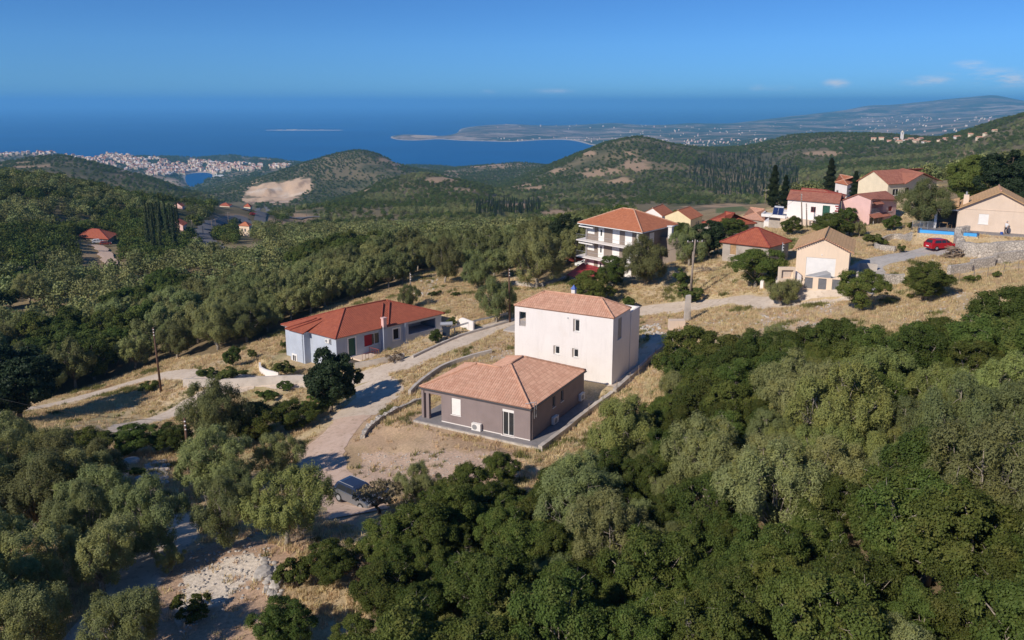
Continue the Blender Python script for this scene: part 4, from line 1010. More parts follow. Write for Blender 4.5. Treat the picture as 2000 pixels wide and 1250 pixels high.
rest['oak'] += [tuple(v) for v in np.stack([f3x, f3y, f3z-.6, RNG.uniform(1.3, 2.4, len(f3x))], -1)[k3]]
scatter_obj('olive_grove', rest['olive'], [src(m) for m in olive_far], None, 'grey-green olive groves spread over the far valley and hills', 'olive grove')
scatter_obj('oak_wood', rest['oak'], [src(m) for m in oak_far], None, 'dark evergreen scrub and oak wood covering the far hills', 'wood')
scatter_obj('cypress_wood', cyp, [src(PR['cypress_m'][0][1]), src(PR['cypress_m'][1][1])], None, 'dark cypress wood on the flank of the large far hill', 'cypress wood')
# cypresses standing in the valley on the left
for k in range(26):
    a = random.uniform(288, 350); b = random.uniform(455, 500); p = hit(a, b)
    if occ(p.x, p.y, .5) and random.random() < .2: continue
    plant('cypress', p, random.uniform(.8, 1.2), ('%s dark slim cypress in the %s of the cluster below the pink houses' % (('shorter', 'taller')[k % 2], 'left part' if a < 310 else 'middle' if a < 330 else 'right part')), 'cypresses of the valley cluster', lod='_m', sz=random.uniform(1.2, 1.4) if k % 2 == 0 else random.uniform(1.45, 1.8))
# ------------------------------------------------------------------ dry grass and weeds
def tuft(seed, mat, n=18, h=.36, w=.45):
    rng = np.random.default_rng(seed); b = rng.normal(0, w*.4, (n, 3)); b[:, 2] = 0; d = unit(rng.normal(0, .35, (n, 3))+np.array([0, 0, 1])); hh = h*rng.uniform(.5, 1.2, (n, 1)); s = unit(np.cross(d, rng.normal(0, 1, (n, 3))))*.035
    V = np.stack([b-s, b+s, b+d*hh], 1).reshape(-1, 3); return np_mesh('tuft', V, np.arange(3*n).reshape(n, 3), [MT[mat]])
gp = []; wp = []
n = 120000; px_ = RNG.uniform(-80, 2080, n); rr = np.sqrt(RNG.uniform(38**2, 165**2, n)); an = RNG.uniform(-.68, .68, n)
x = np.sin(an)*rr; y = np.cos(an)*rr; z = H(x, y); qx, qy = proj(x, y, z); ok = inpoly(qx, qy, OPEN) & (road_dist(x, y) > .15)
gn = fbm(x, y, 6, 3, 101); ok &= (gn > .40) | (RNG.uniform(0, 1, n) < .25)
bare = inpoly(qx, qy, [(600,870),(700,820),(1010,880),(1020,930),(920,965),(700,975),(610,950)]) | inpoly(qx, qy, [(250,1290),(300,1070),(520,1050),(560,1130),(500,1290)])
ok &= ~bare | (RNG.uniform(0, 1, n) < .12)
gnb = fbm(x, y, 3.2, 3, 103)
pd = np.array([in_pad(a, b, .2) if o else True for a, b, o in zip(x, y, ok)]); ok &= ~pd
G = np.stack([x, y, z-.03, RNG.uniform(.5, 1.25, n)], -1); wd_ = gnb > .66
scatter_obj('dry_grass', G[ok & ~wd_], [src(tuft(k, 'grassb')) for k in range(3)], None, 'golden dry grass on the open slopes round the houses', 'grass')
scatter_obj('weeds', G[ok & wd_], [src(tuft(9+k, 'weed', 20, .45, .5)) for k in range(2)], None, 'low green and tan weeds among the dry grass', 'weeds')

# ------------------------------------------------------------------ building kit
def spt(F, side, u, d, z, W=None, D=None):
    W = W or F.W; D = D or F.D
    return {'F': (u, d, z), 'R': (W-d, u, z), 'B': (W-u, D-d, z), 'L': (d, D-u, z)}[side]
def wall(mb, F, side, u0, u1, z0, z1, ops=(), dep=.16, W=None, D=None):
    us = sorted({u0, u1, *[o[0] for o in ops], *[o[1] for o in ops]}); zs = sorted({z0, z1, *[o[2] for o in ops], *[o[3] for o in ops]})
    P = lambda u, d, z: spt(F, side, u, d, z, W, D)
    for a, b in zip(us, us[1:]):
        for c, e in zip(zs, zs[1:]):
            mu, mz = (a+b)/2, (c+e)/2
            if any(o[0] < mu < o[1] and o[2] < mz < o[3] for o in ops): continue
            mb.poly([P(a, 0, c), P(b, 0, c), P(b, 0, e), P(a, 0, e)])
    for (a, b, c, e) in [o[:4] for o in ops]:
        mb.poly([P(a, 0, c), P(a, dep, c), P(b, dep, c), P(b, 0, c)][::-1]); mb.poly([P(a, 0, e), P(b, 0, e), P(b, dep, e), P(a, dep, e)][::-1])
        mb.poly([P(a, 0, c), P(a, 0, e), P(a, dep, e), P(a, dep, c)][::-1]); mb.poly([P(b, 0, c), P(b, dep, c), P(b, dep, e), P(b, 0, e)][::-1])
    return mb
def sbox(mb, F, side, u0, u1, d0, d1, z0, z1, W=None, D=None):
    """box on a side of the house; d measured inward from the wall face (negative = proud)"""
    c = [spt(F, side, u, d, z, W, D) for z in (z0, z1) for (u, d) in ((u0, d0), (u1, d0), (u1, d1), (u0, d1))]
    i = len(mb.v)
    for p in c: mb.vt(p)
    for q in ((0,3,2,1),(4,5,6,7),(0,1,5,4),(1,2,6,5),(2,3,7,6),(3,0,4,7)): mb.f.append([i+k for k in q]); mb.uv += [(0, 0)]*4
    return mb
def window(root, F, side, u0, u1, z0, z1, kind='win', dep=.14, mat='whitetrim', nm=1, name=None, W=None, D=None, sill=True, pane='glass', label=None):
    A = dict(W=W, D=D)
    if kind == 'shutter':
        m = F.mb(); sbox(m, F, side, u0+.003, u1-.003, .05, .13, z0+.003, z1-.003, **A)
        n = int((z1-z0)/.12)
        for k in range(n): sbox(m, F, side, u0+.03, u1-.03, .04, .051, z0+.03+k*.12, z0+.03+k*.12+.085, **A)
        o = m.build(name or 'shutter', MT[mat], root)
    else:
        m = F.mb(); t = .07
        sbox(m, F, side, u0+.003, u0+t, dep-.05, dep+.02, z0+.003, z1-.003, **A); sbox(m, F, side, u1-t, u1-.003, dep-.05, dep+.02, z0+.003, z1-.003, **A)
        sbox(m, F, side, u0+t, u1-t, dep-.048, dep+.018, z0+.003, z0+t, **A); sbox(m, F, side, u0+t, u1-t, dep-.048, dep+.018, z1-t, z1-.003, **A)
        for k in range(nm):
            c = u0+(u1-u0)*(k+1)/(nm+1); sbox(m, F, side, c-.035, c+.035, dep-.045, dep+.015, z0+t, z1-t, **A)
        o = m.build(name or ('door' if kind == 'door' else 'window'), MT[mat], root)
        p = F.mb(); sbox(p, F, side, u0+t-.01, u1-t+.01, dep, dep+.012, z0+t-.01, z1-t+.01, **A); p.build('pane', MT[pane], o)
    if sill and kind != 'door':
        s = F.mb(); sbox(s, F, side, u0-.06, u1+.06, -.06, .10, z0-.06, z0-.002, **A); s.build('sill', MT['whitetrim'], o)
    if label: o['label'] = label
    return o
def plane(mb, pts, pitch=.24, amp=.055, tiled=True, th=.11):
    """one roof plane; first edge is the eave. pts already in root space"""
    P = [Vector(p) for p in pts]; o = P[0]; U = (P[1]-P[0]).normalized()
    nrm = Vector((0, 0, 0))
    for i in range(len(P)):
        a, b = P[i]-o, P[(i+1) % len(P)]-o; nrm += a.cross(b)
    nrm.normalize(); nrm = nrm if nrm.z > 0 else -nrm; V = nrm.cross(U)
    q = [((p-o).dot(U), (p-o).dot(V)) for p in P]
    fwd = sum((q[i][0]*q[(i+1) % len(q)][1]-q[(i+1) % len(q)][0]*q[i][1]) for i in range(len(q))) > 0
    def put(idx, pts3, uvs): mb.f.append([mb.vt(p) for p in pts3] if fwd or idx else [mb.vt(p) for p in pts3][::-1]); mb.uv += uvs if (fwd or idx) else uvs[::-1]
    if not tiled:
        put(0, [p+nrm*.02 for p in P], q)
    else:
        umin = min(a for a, b in q); umax = max(a for a, b in q)
        def rng_(u):
            vs = []
            for i in range(len(q)):
                (a, b), (c, d) = q[i], q[(i+1) % len(q)]
                if abs(a-c) < 1e-9: continue
                t = (u-a)/(c-a)
                if -1e-6 <= t <= 1+1e-6: vs.append(b+(d-b)*t)
            return (min(vs), max(vs)) if len(vs) >= 2 else (0, 0)
        n = int((umax-umin)/pitch*4)+1; prof = [0, .75, 1, .75]; col = []
        for k in range(n+1):
            u = min(max(umin+k*pitch/4, umin+1e-4), umax-1e-4); a, b = rng_(u); h = prof[k % 4]*amp+.015
            col.append((o+U*u+V*a+nrm*h, o+U*u+V*b+nrm*h, (u+1e-3, a), (u+1e-3, b)))
        for c0, c1 in zip(col, col[1:]):
            i = len(mb.v)
            for p in (c0[0], c1[0], c1[1], c0[1]): mb.vt(p)
            mb.f.append([i, i+1, i+2, i+3]); mb.uv += [c0[2], c1[2], c1[3], c0[3]]
    low = [p-nrm*th for p in P]; i = len(mb.v)
    for p in P: mb.vt(p)
    for p in low: mb.vt(p)
    n = len(P); mb.f.append([i+n+k for k in range(n)][::-1]); mb.uv += [(0, 0)]*n
    for k in range(n): k2 = (k+1) % n; mb.f.append([i+k, i+n+k, i+n+k2, i+k2]); mb.uv += [(0, 0)]*4
def caps(mb, segs, r=.12):
    for a, b in segs:
        a, b = Vector(a), Vector(b); n = max(2, int((b-a).length/.4)); pts = [a.lerp(b, k/n)+Vector((0, 0, .05)) for k in range(n+1)]
        rad = [r*(1.0 if k % 2 else .88) for k in range(n+1)]; mb.tube(pts, rad, 8)
def hip(F, x0, y0, x1, y1, z, rise, ax='x', ends=(1, 1)):
    """planes and ridge segments of a hip (ends 1) or gable (ends 0) roof in local coordinates"""
    if ax == 'x':
        hy = (y1-y0)/2; a = (x0+(hy if ends[0] else 0), y0+hy, z+rise); b = (x1-(hy if ends[1] else 0), y0+hy, z+rise)
        pl = [[(x0, y0, z), (x1, y0, z), b, a], [(x1, y1, z), (x0, y1, z), a, b]]; sg = [(a, b)]
        if ends[0]: pl.append([(x0, y1, z), (x0, y0, z), a]); sg += [((x0, y0, z), a), ((x0, y1, z), a)]
        if ends[1]: pl.append([(x1, y0, z), (x1, y1, z), b]); sg += [((x1, y0, z), b), ((x1, y1, z), b)]
    else:
        hx = (x1-x0)/2; a = (x0+hx, y0+(hx if ends[0] else 0), z+rise); b = (x0+hx, y1-(hx if ends[1] else 0), z+rise)
        pl = [[(x1, y0, z), (x1, y1, z), b, a], [(x0, y1, z), (x0, y0, z), a, b]]; sg = [(a, b)]
        if ends[0]: pl.append([(x0, y0, z), (x1, y0, z), a]); sg += [((x0, y0, z), a), ((x1, y0, z), a)]
        if ends[1]: pl.append([(x1, y1, z), (x0, y1, z), b]); sg += [((x1, y1, z), b), ((x0, y1, z), b)]
    return pl, sg
def roof(root, F, planes, segs, mat, ridge='ridge', tiled=False, th=.11, pitch=.24, capr=.12, name='roof'):
    mb = MB()
    for pl in planes: plane(mb, [F.xf(p) for p in pl], pitch=pitch, tiled=tiled, th=th)
    o = mb.build(name, MT[mat], root)
    if segs: c = MB(); caps(c, [(F.xf(a), F.xf(b)) for a, b in segs], capr); c.build('ridge_tiles', MT[ridge], o, smooth=True)
    return o
def root_for(F, name, label, cat, group=None): return empty(name, F.org, label, cat, group)
def slab(mb, x0, y0, x1, y1, z0, z1): return mb.box(x0, y0, z0, x1, y1, z1)
def ac_unit(parent, F, side, u, z, s=1.0, out=.36, W=None, D=None):
    m = F.mb(); sbox(m, F, side, u, u+.86*s, -out, -.05, z, z+.62*s, W, D); sbox(m, F, side, u+.1, u+.16, -out+.05, 0, z-.1, z, W, D); sbox(m, F, side, u+.7, u+.76, -out+.05, 0, z-.1, z, W, D)
    o = m.build('air_conditioner', MT['whitetrim'], parent)
    f = F.mb(); c = spt(F, side, u+.3*s, -out, z+.31*s, W, D); e = spt(F, side, u+.3*s, -out-.015, z+.31*s, W, D); f.tube([c, e], .23*s, 16); f.build('fan_grille', MT['greyframe'], o)
    return o

# ================================================================== brown bungalow
F = F_brown; B0 = root_for(F, 'house', 'mauve-brown single storey bungalow with salmon tiled roof and corner porch', 'house')
W, D, Hh = F.W, F.D, F.H; zt = Hh-.10
m = F.mb()
wall(m, F, 'F', 2.25, W, 0, zt, [(3.37, 4.38, .95, 2.60), (8.80, 9.98, .02, 2.55)], .16)
m.box(0, 0, 0, .34, .34, zt); m.box(.52, .01, 0, .84, .33, zt)                       # porch piers
m.box(.34, .02, 2.55, .52, .32, zt); m.box(.84, .012, 2.58, 2.25, .33, zt)          # lintel
m.box(.34, .18, 0, .52, .30, 2.55)
wall(m, F, 'R', 0, D, 0, zt, [(4.40, 4.95, 1.55, 2.65), (6.15, 6.70, 1.55, 2.65)], .2)
wall(m, F, 'B', 0, W-2.6, 0, zt); m.poly([(2.6, D, 0), (2.6, 7.5, 0), (2.6, 7.5, zt), (2.6, D, zt)])
m.poly([(2.25, 7.5, 0), (2.25, 0, 0), (2.25, 0, zt), (2.25, 7.5, zt)]); m.poly([(2.6, 7.5, 0), (0, 7.5, 0), (0, 7.5, zt), (2.6, 7.5, zt)])
m.box(.005, 3.4, 2.6, .3, 7.49, zt); m.box(.004, 3.3, 0, .32, 3.62, zt); m.box(.004, 7.15, 0, .32, 7.48, zt); m.box(.006, .34, 2.6, .30, 3.3, zt)
bw = m.build('wall', MT['brownwall'], B0)
m = F.mb(); m.box(-.35, -.75, -.28, W+1.15, 0-.001, -.02); m.box(-.35, -.001, -.28, 2.25, 7.6, -.015); m.box(W, 0, -.28, W+1.15, D+.3, -.021); m.box(2.25, 0, -.3, W, D, -.05); m.build('plinth', MT['paving'], B0)
m = F.mb(); m.box(-.42, -.83, -.5, W+1.2, -.75, -.10); m.build('plinth_edge', MT['rock'], B0)
m = F.mb(); sbox(m, F, 'F', 2.25, 8.75, -.012, 0, .0, .09); sbox(m, F, 'F', 10.03, W-.003, -.012, 0, .0, .09); m.build('skirting', MT['white'], B0)
p = .45; hm_ = 4.5*p; hs_ = 3.85*p; e = .12
P_ = (7.1, 4.5, Hh+hm_); Q_ = (7.1, 7.0, Hh+hm_); T_ = (3.85, 3.85, Hh+hs_); S_ = (2.6+3.85, 3.85, Hh+hs_)
pl = [[(-e, -e, Hh-.05), (W+e, -e, Hh-.05), P_, S_, T_], [(W+e, -e, Hh-.05), (W+e, D+e, Hh-.05), Q_, P_], [(-e, 7.7, Hh-.05), (-e, -e, Hh-.05), T_],
      [(2.6, 7.7, Hh), (-e, 7.7, Hh-.05), T_, S_], [(2.6, D+e, Hh-.05), (2.6, 7.7, Hh-.05), S_, P_, Q_], [(W+e, D+e, Hh-.05), (2.6, D+e, Hh-.05), Q_]]
r = roof(B0, F, pl, [((W+e, -e, Hh-.03), P_), (P_, Q_), (Q_, (W+e, D+e, Hh-.03)), (T_, S_), ((-e, 7.7, Hh-.03), T_), ((-e, -e, Hh-.03), T_), ((2.6, D+e, Hh), Q_)], 't_sal', tiled=True, th=.05)
g_ = F.mb(); g_.box(-.20, -.22, Hh-.17, W+.2, -.10, Hh-.07); g_.box(W+.10, -.10, Hh-.17, W+.22, D+.2, Hh-.07); g_.box(-.2, -.1, Hh-.17, -.1, 7.7, Hh-.07); g_.build('gutter', MT['darkmetal'], B0)
d_ = F.mb(); d_.tube([(W+.06, .25, Hh-.15), (W+.06, .25, .05)], .045, 8); d_.tube([(.28, -.05, Hh-.15), (.28, -.05, .05)], .04, 8); d_.build('downpipe', MT['brownwall'], B0)
window(B0, F, 'F', 3.37, 4.38, .95, 2.60, 'shutter')
o = window(B0, F, 'F', 8.80, 9.98, .02, 2.55, 'door', mat='whitetrim', nm=1, name='glass_door'); m = F.mb(); sbox(m, F, 'F', 8.803, 9.977, .02, .12, 2.28, 2.546); m.build('shutter_box', MT['whitetrim'], o)
m = F.mb(); sbox(m, F, 'F', 8.7, 10.1, -.12, 0, -.018, .03); m.build('doorstep', MT['white'], B0)
for a in (4.40, 6.15): window(B0, F, 'R', a, a+.55, 1.55, 2.65, nm=0, mat='greyframe')
ac_unit(B0, F, 'F', 5.75, .0, 1.1); ac_unit(B0, F, 'R', 4.1, .05, 1.1); ac_unit(B0, F, 'R', 10.1, .35, 1.05)
# ladder-like bracket at the roof corner
m = F.mb()
for x_ in (.15, .55): m.tube([(W+.32, x_, Hh-1.0), (W+.32, x_, Hh+.55)], .022, 6)
for k in range(4): m.tube([(W+.32, .15, Hh-.85+k*.4), (W+.32, .55, Hh-.85+k*.4)], .018, 6)
m.tube([(W+.32, .35, Hh+.5), (W-.45, -.1, Hh+.35)], .03, 6); m.build('antenna_bracket', MT['metal'], B0)

# ================================================================== white two storey house
F = F_white; B0 = root_for(F, 'house', 'white two storey house with salmon tiled hip roof behind the brown bungalow', 'house')
W, D, Hh = F.W, F.D, F.H; zt = Hh-.08
ops = [(.55, 1.36, 4.98, 6.62), (6.93, 7.66, 5.20, 6.62), (4.68, 5.40, 2.38, 3.36), (6.85, 7.58, 2.34, 3.36)]
m = F.mb(); wall(m, F, 'F', 0, W, -.2, zt, ops, .22); wall(m, F, 'R', 0, D, -.2, zt, [(1.32, 2.38, 4.55, 6.85)], .22); wall(m, F, 'B', 0, W, -.2, zt)
wall(m, F, 'L', 0, D, -.2, zt, [(D-3.2, D-.35, 4.3, 6.7)], .22)
m.poly([(.22, .22, 4.25), (2.4, .22, 4.25), (2.4, 3.4, 4.25), (.22, 3.4, 4.25)]); m.poly([(2.4, .2, 4.25), (2.4, .2, zt), (2.4, 3.4, zt), (2.4, 3.4, 4.25)]); m.poly([(.2, 3.4, 4.25), (2.4, 3.4, 4.25), (2.4, 3.4, zt), (.2, 3.4, zt)]); m.poly([(.2, .2, zt-.1), (.2, 3.4, zt-.1), (2.4, 3.4, zt-.1), (2.4, .2, zt-.1)])
m.build('wall', MT['white'], B0)
pl, sg = hip(F, -.06, -.06, W+.06, D+.06, Hh-.02, 1.36); roof(B0, F, pl, sg, 't_sal', tiled=True, th=.05)
for a, b, c, d in ops[1:]:
    window(B0, F, 'F', a+.16, b, c+.05, d-.05, nm=0, dep=.16, mat='whitetrim'); 
m = F.mb(); sbox(m, F, 'F', 6.93, 7.09, .10, .21, 5.2, 6.62); sbox(m, F, 'F', 4.68, 4.84, .10, .21, 2.38, 3.36); sbox(m, F, 'F', 6.85, 7.01, .10, .21, 2.34, 3.36); m.build('window_reveal', MT['grey'], B0)
window(B0, F, 'R', 1.32, 2.38, 4.55, 6.85, 'shutter', mat='grey')
m = F.mb(); m.tube([spt(F, 'F', 6.34, -.05, 6.62), spt(F, 'F', 6.34, .02, 6.62)], .07, 10); m.build('vent', MT['greyframe'], B0)
m = F.mb(); m.box(-1.5, .1, 4.08, -.003, 4.4, 4.26); m.build('balcony', MT['concrete'], B0)
m = F.mb(); x0, y0, x1, y1, t_ = 5.5, D+.08, W+.06, D+2.7, .22
m.box(x0, y0, -.2, x1, y1, Hh-.95); m.box(x0, y0, Hh-.95, x0+t_, y1, Hh-.42); m.box(x1-t_, y0, Hh-.95, x1, y1, Hh-.42); m.box(x0+t_, y1-t_, Hh-.95, x1-t_, y1, Hh-.42); m.build('rear_block', MT['white'], B0)
m = F.mb(); m.box(5.2, 3.1, Hh+.9, 5.62, 3.5, Hh+1.75); c_ = m.build('chimney', MT['white'], B0)
m = F.mb(); m.box(5.14, 3.04, Hh+1.751, 5.68, 3.56, Hh+1.80); i = len(m.v); m.poly([(5.14, 3.04, Hh+1.803), (5.68, 3.04, Hh+1.803), (5.41, 3.3, Hh+2.25)]); m.poly([(5.68, 3.04, Hh+1.803), (5.68, 3.56, Hh+1.803), (5.41, 3.3, Hh+2.25)]); m.poly([(5.68, 3.56, Hh+1.803), (5.14, 3.56, Hh+1.803), (5.41, 3.3, Hh+2.25)]); m.poly([(5.14, 3.56, Hh+1.803), (5.14, 3.04, Hh+1.803), (5.41, 3.3, Hh+2.25)]); m.build('chimney_cap', MT['bluecap'], c_)

# ================================================================== blue house
F = F_blue; B0 = root_for(F, 'house', 'pale blue house with dark red hip roof and open corner veranda below the lane', 'house')
W, D, Hh = F.W, F.D, F.H; zt = Hh-.06; x9 = 11.55
m = F.mb(); wall(m, F, 'F', 5.2, W, -.3, zt, [], .15); i = 0
m.poly([(0, -.5, -.6), (5.2, -.5, -.6), (5.2, -.5, zt), (0, -.5, zt)]) if 0 else wall(m, F, 'F', 0, 5.2, -1.2, zt, [(2.64, 3.45, -.43+.3, .72+.1)], .15)
ops = [(1.82, 2.88, 1.36, 3.80), (4.27, 6.76, 2.17, 3.75), (8.95, 10.0, 2.1, 3.65), (x9, 16.35, 2.36, 3.85), (5.45, 6.22, .1, .85), (x9, 13.9, -.3, .50)]
wall(m, F, 'R', 0, D, -.4, zt, ops, .16)
wall(m, F, 'B', 0, W, -.4, zt); wall(m, F, 'L', 0, D, -.4, zt)
m.box(W+.003, 10.6, -.4, W+.45, 11.1, zt); m.box(W+.003, 6.95, -.3, W+.5, 7.55, Hh+.1)
m.box(2.2, -.9, -1.2, 5.2, -.003, zt)
m.build('wall', MT['blue'], B0)
m = F.mb(); m.box(-.35, -.35, zt-.03, 5.5, -.003, zt+.06) ; m.box(W+.003, .0, zt-.02, W+.33, D+.3, zt+.06); m.box(1.9, -1.2, zt-.03, 5.5, -.36, zt+.06); m.box(5.5, -.33, zt-.03, W+.33, -.003, zt+.06); m.build('eaves_board', MT['whitetrim'], B0)
e = .38; rz_ = 2.2
a_ = (5.5, 5.3, Hh+rz_); b_ = (5.6, 12.0, Hh+rz_)
pl = [[(-e, -e, Hh), (W+e, -e, Hh), a_], [(W+e, -e, Hh), (W+e, D+e, Hh), b_, a_], [(-e, D+e, Hh), (-e, -e, Hh), a_, b_], [(W+e, D+e, Hh), (-e, D+e, Hh), b_], [(1.8, -1.3, Hh-.02), (5.6, -1.3, Hh-.02), (5.0, 2.6, Hh+1.15), (4.2, 2.6, Hh+1.15)]]
roof(B0, F, pl, [(a_, (W+e, -e, Hh)), (a_, b_), (b_, (W+e, D+e, Hh)), ((-e, -e, Hh), a_), ((W+.35, 6.7, Hh+.02), (6.3, 10.9, Hh+2.0)), ((W+.35, 7.9, Hh+.02), (6.3, 12.0, Hh+2.0)), ((1.9, -1.3, Hh+.02), (3.6, 2.3, Hh+1.05)), ((2.9, -1.3, Hh+.02), (4.5, 2.3, Hh+1.15))], 't_red', 'ridged', th=.08, capr=.10)
m = F.mb(); m.box(W+.06, 7.0, Hh-.2, W+.5, 7.5, Hh+1.25); c_ = m.build('chimney', MT['pink'], B0); m = F.mb(); m.box(W-.02, 6.92, Hh+1.252, W+.58, 7.58, Hh+1.4); m.build('chimney_cap', MT['pink'], c_)
window(B0, F, 'R', 1.82, 2.88, 1.36, 3.80, 'door', mat='green', pane='green', nm=0, name='door')
m = F.mb(); [sbox(m, F, 'R', a, b, -.03, 0, c, d) for a, b, c, d in ((1.66, 1.82, 1.36, 3.95), (2.88, 3.04, 1.36, 3.95), (1.82, 2.88, 3.8, 3.95))]; m.build('door_surround', MT['whitetrim'], B0)
o = window(B0, F, 'R', 4.27, 6.76, 2.17, 3.75, 'win', mat='whitetrim', nm=2, pane='glass'); m = F.mb(); sbox(m, F, 'R', 4.3, 5.5, .03, .08, 2.2, 3.72); m.build('hanging_cloth', MT['redcloth'], o)
o = window(B0, F, 'R', 8.95, 10.0, 2.1, 3.65, nm=0, pane='darkint'); m = F.mb(); [sbox(m, F, 'R', a, b, -.03, 0, c, d) for a, b, c, d in ((8.77, 8.95, 1.95, 3.82), (10.0, 10.18, 1.95, 3.82), (8.95, 10.0, 3.65, 3.82), (8.95, 10.0, 1.92, 2.04))]; m.build('window_surround', MT['whitetrim'], o)
m = F.mb(); m.box(W-3.2, x9-.2, 2.2, W-.17, 16.6, 2.3); m.box(W-3.3, x9-.2, 2.3, W-3.2, 16.6, 3.9); m.box(W-3.2, x9-.1, 2.3, W-.2, x9, 3.9); m.build('veranda_interior', MT['blue'], B0)
window(B0, F, 'R', 5.45, 6.22, .1, .85, nm=0, pane='darkint'); window(B0, F, 'R', x9, 13.9, -.3, .50, nm=3, mat='blue', pane='darkint', sill=False)
window(B0, F, 'F', 2.66, 3.43, -.11, .80, nm=1, dep=-.95+.02, sill=False); m = F.mb(); [sbox(m, F, 'F', a, b, -.95, -.91, c, d) for a, b, c, d in ((2.5, 2.66, -.25, .95), (3.43, 3.6, -.25, .95), (2.66, 3.43, .8, .95), (2.66, 3.43, -.25, -.11))]; m.build('window_surround', MT['whitetrim'], B0)
ac_unit(B0, F, 'F', 8.7, 3.45, .9)
m = F.mb(); m.box(W+.003, 2.0, 1.05, W+2.3, 4.9, 1.25); o = m.build('entrance_landing', MT['beige'], B0)
m = F.mb()
for k in range(5): m.tube([(W+.9, 4.75, 1.25)] + [(W+.9, 4.75, 2.1)] if k < 0 else [(W+.3+k*.45, 4.8, 1.25), (W+.3+k*.45, 4.8, 2.05)], .025, 6)
m.tube([(W+.2, 4.8, 2.07), (W+2.2, 4.8, 2.07)], .03, 6); m.tube([(W+2.2, 4.8, 2.07), (W+2.2, 2.1, 2.07)], .03, 6)
for k in range(6): m.tube([(W+2.2, 2.1+k*.5, 1.25), (W+2.2, 2.1+k*.5, 2.05)], .02, 6)
m.build('railing', MT['rust'], o)
m = F.mb(); m.tube([(4.9, -.96, Hh-.1), (4.9, -.96, -.5)], .05, 7); m.tube([(W+.06, 6.7, zt), (W+.06, 6.7, 0)], .05, 7); m.build('downpipe', MT['blue'], B0)

# ================================================================== three storey apartment house
F = F_apt; B0 = root_for(F, 'apartment_house', 'three storey taupe apartment house with white shutters, long balconies and orange hip roof', 'apartment house')
W, D, Hh = F.W, F.D, F.H; zt = Hh-.08; fl = [-1.4+1.4*0, 0, 0]
z1_, z2_, z3_ = .02, 2.85, 5.68; bd = 1.25   # balcony depth: the facade stands back from the eave line
m = F.mb(); ops = []; SH = [(.55, 2.1, 'half'), (2.95, 4.25, 'door'), (6.05, 7.6, 'sh'), (8.7, 10.2, 'sh')]
for zf in (z1_, z2_, z3_):
    for a, b, k in SH: ops.append((a, b, zf+(1.0 if k == 'half' else .03), zf+2.35))
Dp = D
def fp(u, d, z): return spt(F, 'F', u, d+bd, z)
us = sorted({0.5, W-.5, *[o[0] for o in ops], *[o[1] for o in ops]}); zs = sorted({-.3, zt, *[o[2] for o in ops], *[o[3] for o in ops]})
for a, b in zip(us, us[1:]):
    for c, d in zip(zs, zs[1:]):
        if any(o[0] < (a+b)/2 < o[1] and o[2] < (c+d)/2 < o[3] for o in ops): continue
        m.poly([fp(a, 0, c), fp(b, 0, c), fp(b, 0, d), fp(a, 0, d)])
m.poly([(W-.5, bd, -.3), (W-.5, D, -.3), (W-.5, D, zt), (W-.5, bd, zt)]); m.poly([(.5, D, -.3), (.5, bd, -.3), (.5, bd, zt), (.5, D, zt)]); m.poly([(W-.5, D, -.3), (.5, D, -.3), (.5, D, zt), (W-.5, D, zt)])
m.build('wall', MT['taupe'], B0)
for zf in (z1_, z2_, z3_):
    for a, b, k in SH:
        zz = zf+(1.0 if k == 'half' else .03)
        s = F.mb(); sbox(s, F, 'F', a, b, bd+.03, bd+.10, zz, zf+2.35)
        if k != 'door':
            n_ = int((zf+2.3-zz)/.16)
            for q in range(n_): sbox(s, F, 'F', a+.04, b-.04, bd+.015, bd+.031, zz+.03+q*.16, zz+.14+q*.16)
        o = s.build('balcony_door' if k == 'door' else 'shutter', MT['whitetrim'], B0)
        if k == 'door':
            s = F.mb(); sbox(s, F, 'F', a+.5, a+.8, bd+.015, bd+.031, zz+.9, zz+1.9); s.build('pane', MT['glass'], o)
for k, zf in enumerate((z2_, z3_)):
    m = F.mb(); m.box(-.9, -.25, zf-.18, W-.9 if k else W-2.2, bd-.002, zf-.02); m.box(-.9, bd, zf-.22, .498, D-1, zf-.02); o = m.build('balcony', MT['white'], B0)
    m = F.mb(); x_ = W-.95 if k else W-2.25
    m.tube([(-.85, -.2, zf+.95), (x_, -.2, zf+.95)], .02, 5)
    for q in range(int((x_+.85)/.22)): m.tube([(-.85+q*.22, -.2, zf-.02), (-.85+q*.22, -.2, zf+.93)], .008, 4)
    m.build('railing', MT['metal'], o)
    m = F.mb(); m.poly([(-.6, bd-.02, zf+2.55), (2.6, bd-.02, zf+2.55), (2.6, .1, zf+2.35), (-.6, .1, zf+2.35)]); m.poly([(-.6, .1, zf+2.349), (2.6, .1, zf+2.349), (2.6, .1, zf+2.15), (-.6, .1, zf+2.15)]); m.poly([(-.6, bd-.02, zf+2.54), (-.6, .1, zf+2.34), (2.6, .1, zf+2.34), (2.6, bd-.02, zf+2.54)]); m.build('awning', MT['whitetrim'], B0)
m = F.mb(); m.box(W-.95, .02, -.3, W-.5, .45, zt); m.box(-.02+.5, bd-.5, -.3, .49, bd, zt); m.build('column', MT['whitetrim'], B0)
m = F.mb(); sbox(m, F, 'R', 3.2, 4.6, .47, .5, z3_+.05, z3_+2.2); m.build('side_door', MT['whitetrim'], B0)
m = F.mb(); m.box(W-.5+.003, 6.6, -.3, W+4.2, D, z3_+1.2); m.build('side_wing', MT['taupe'], B0)
m = F.mb(); m.box(W+1.2, 6.3, z3_+1.2, W+1.9, 6.9, z3_+3.1); m.box(W+1.05, 6.15, z3_+3.103, W+2.05, 7.05, z3_+3.25); m.build('chimney', MT['whitetrim'], B0)
e = .45; a_ = (4.3, 5.2, Hh+2.45); b_ = (8.0, 5.2, Hh+2.45)
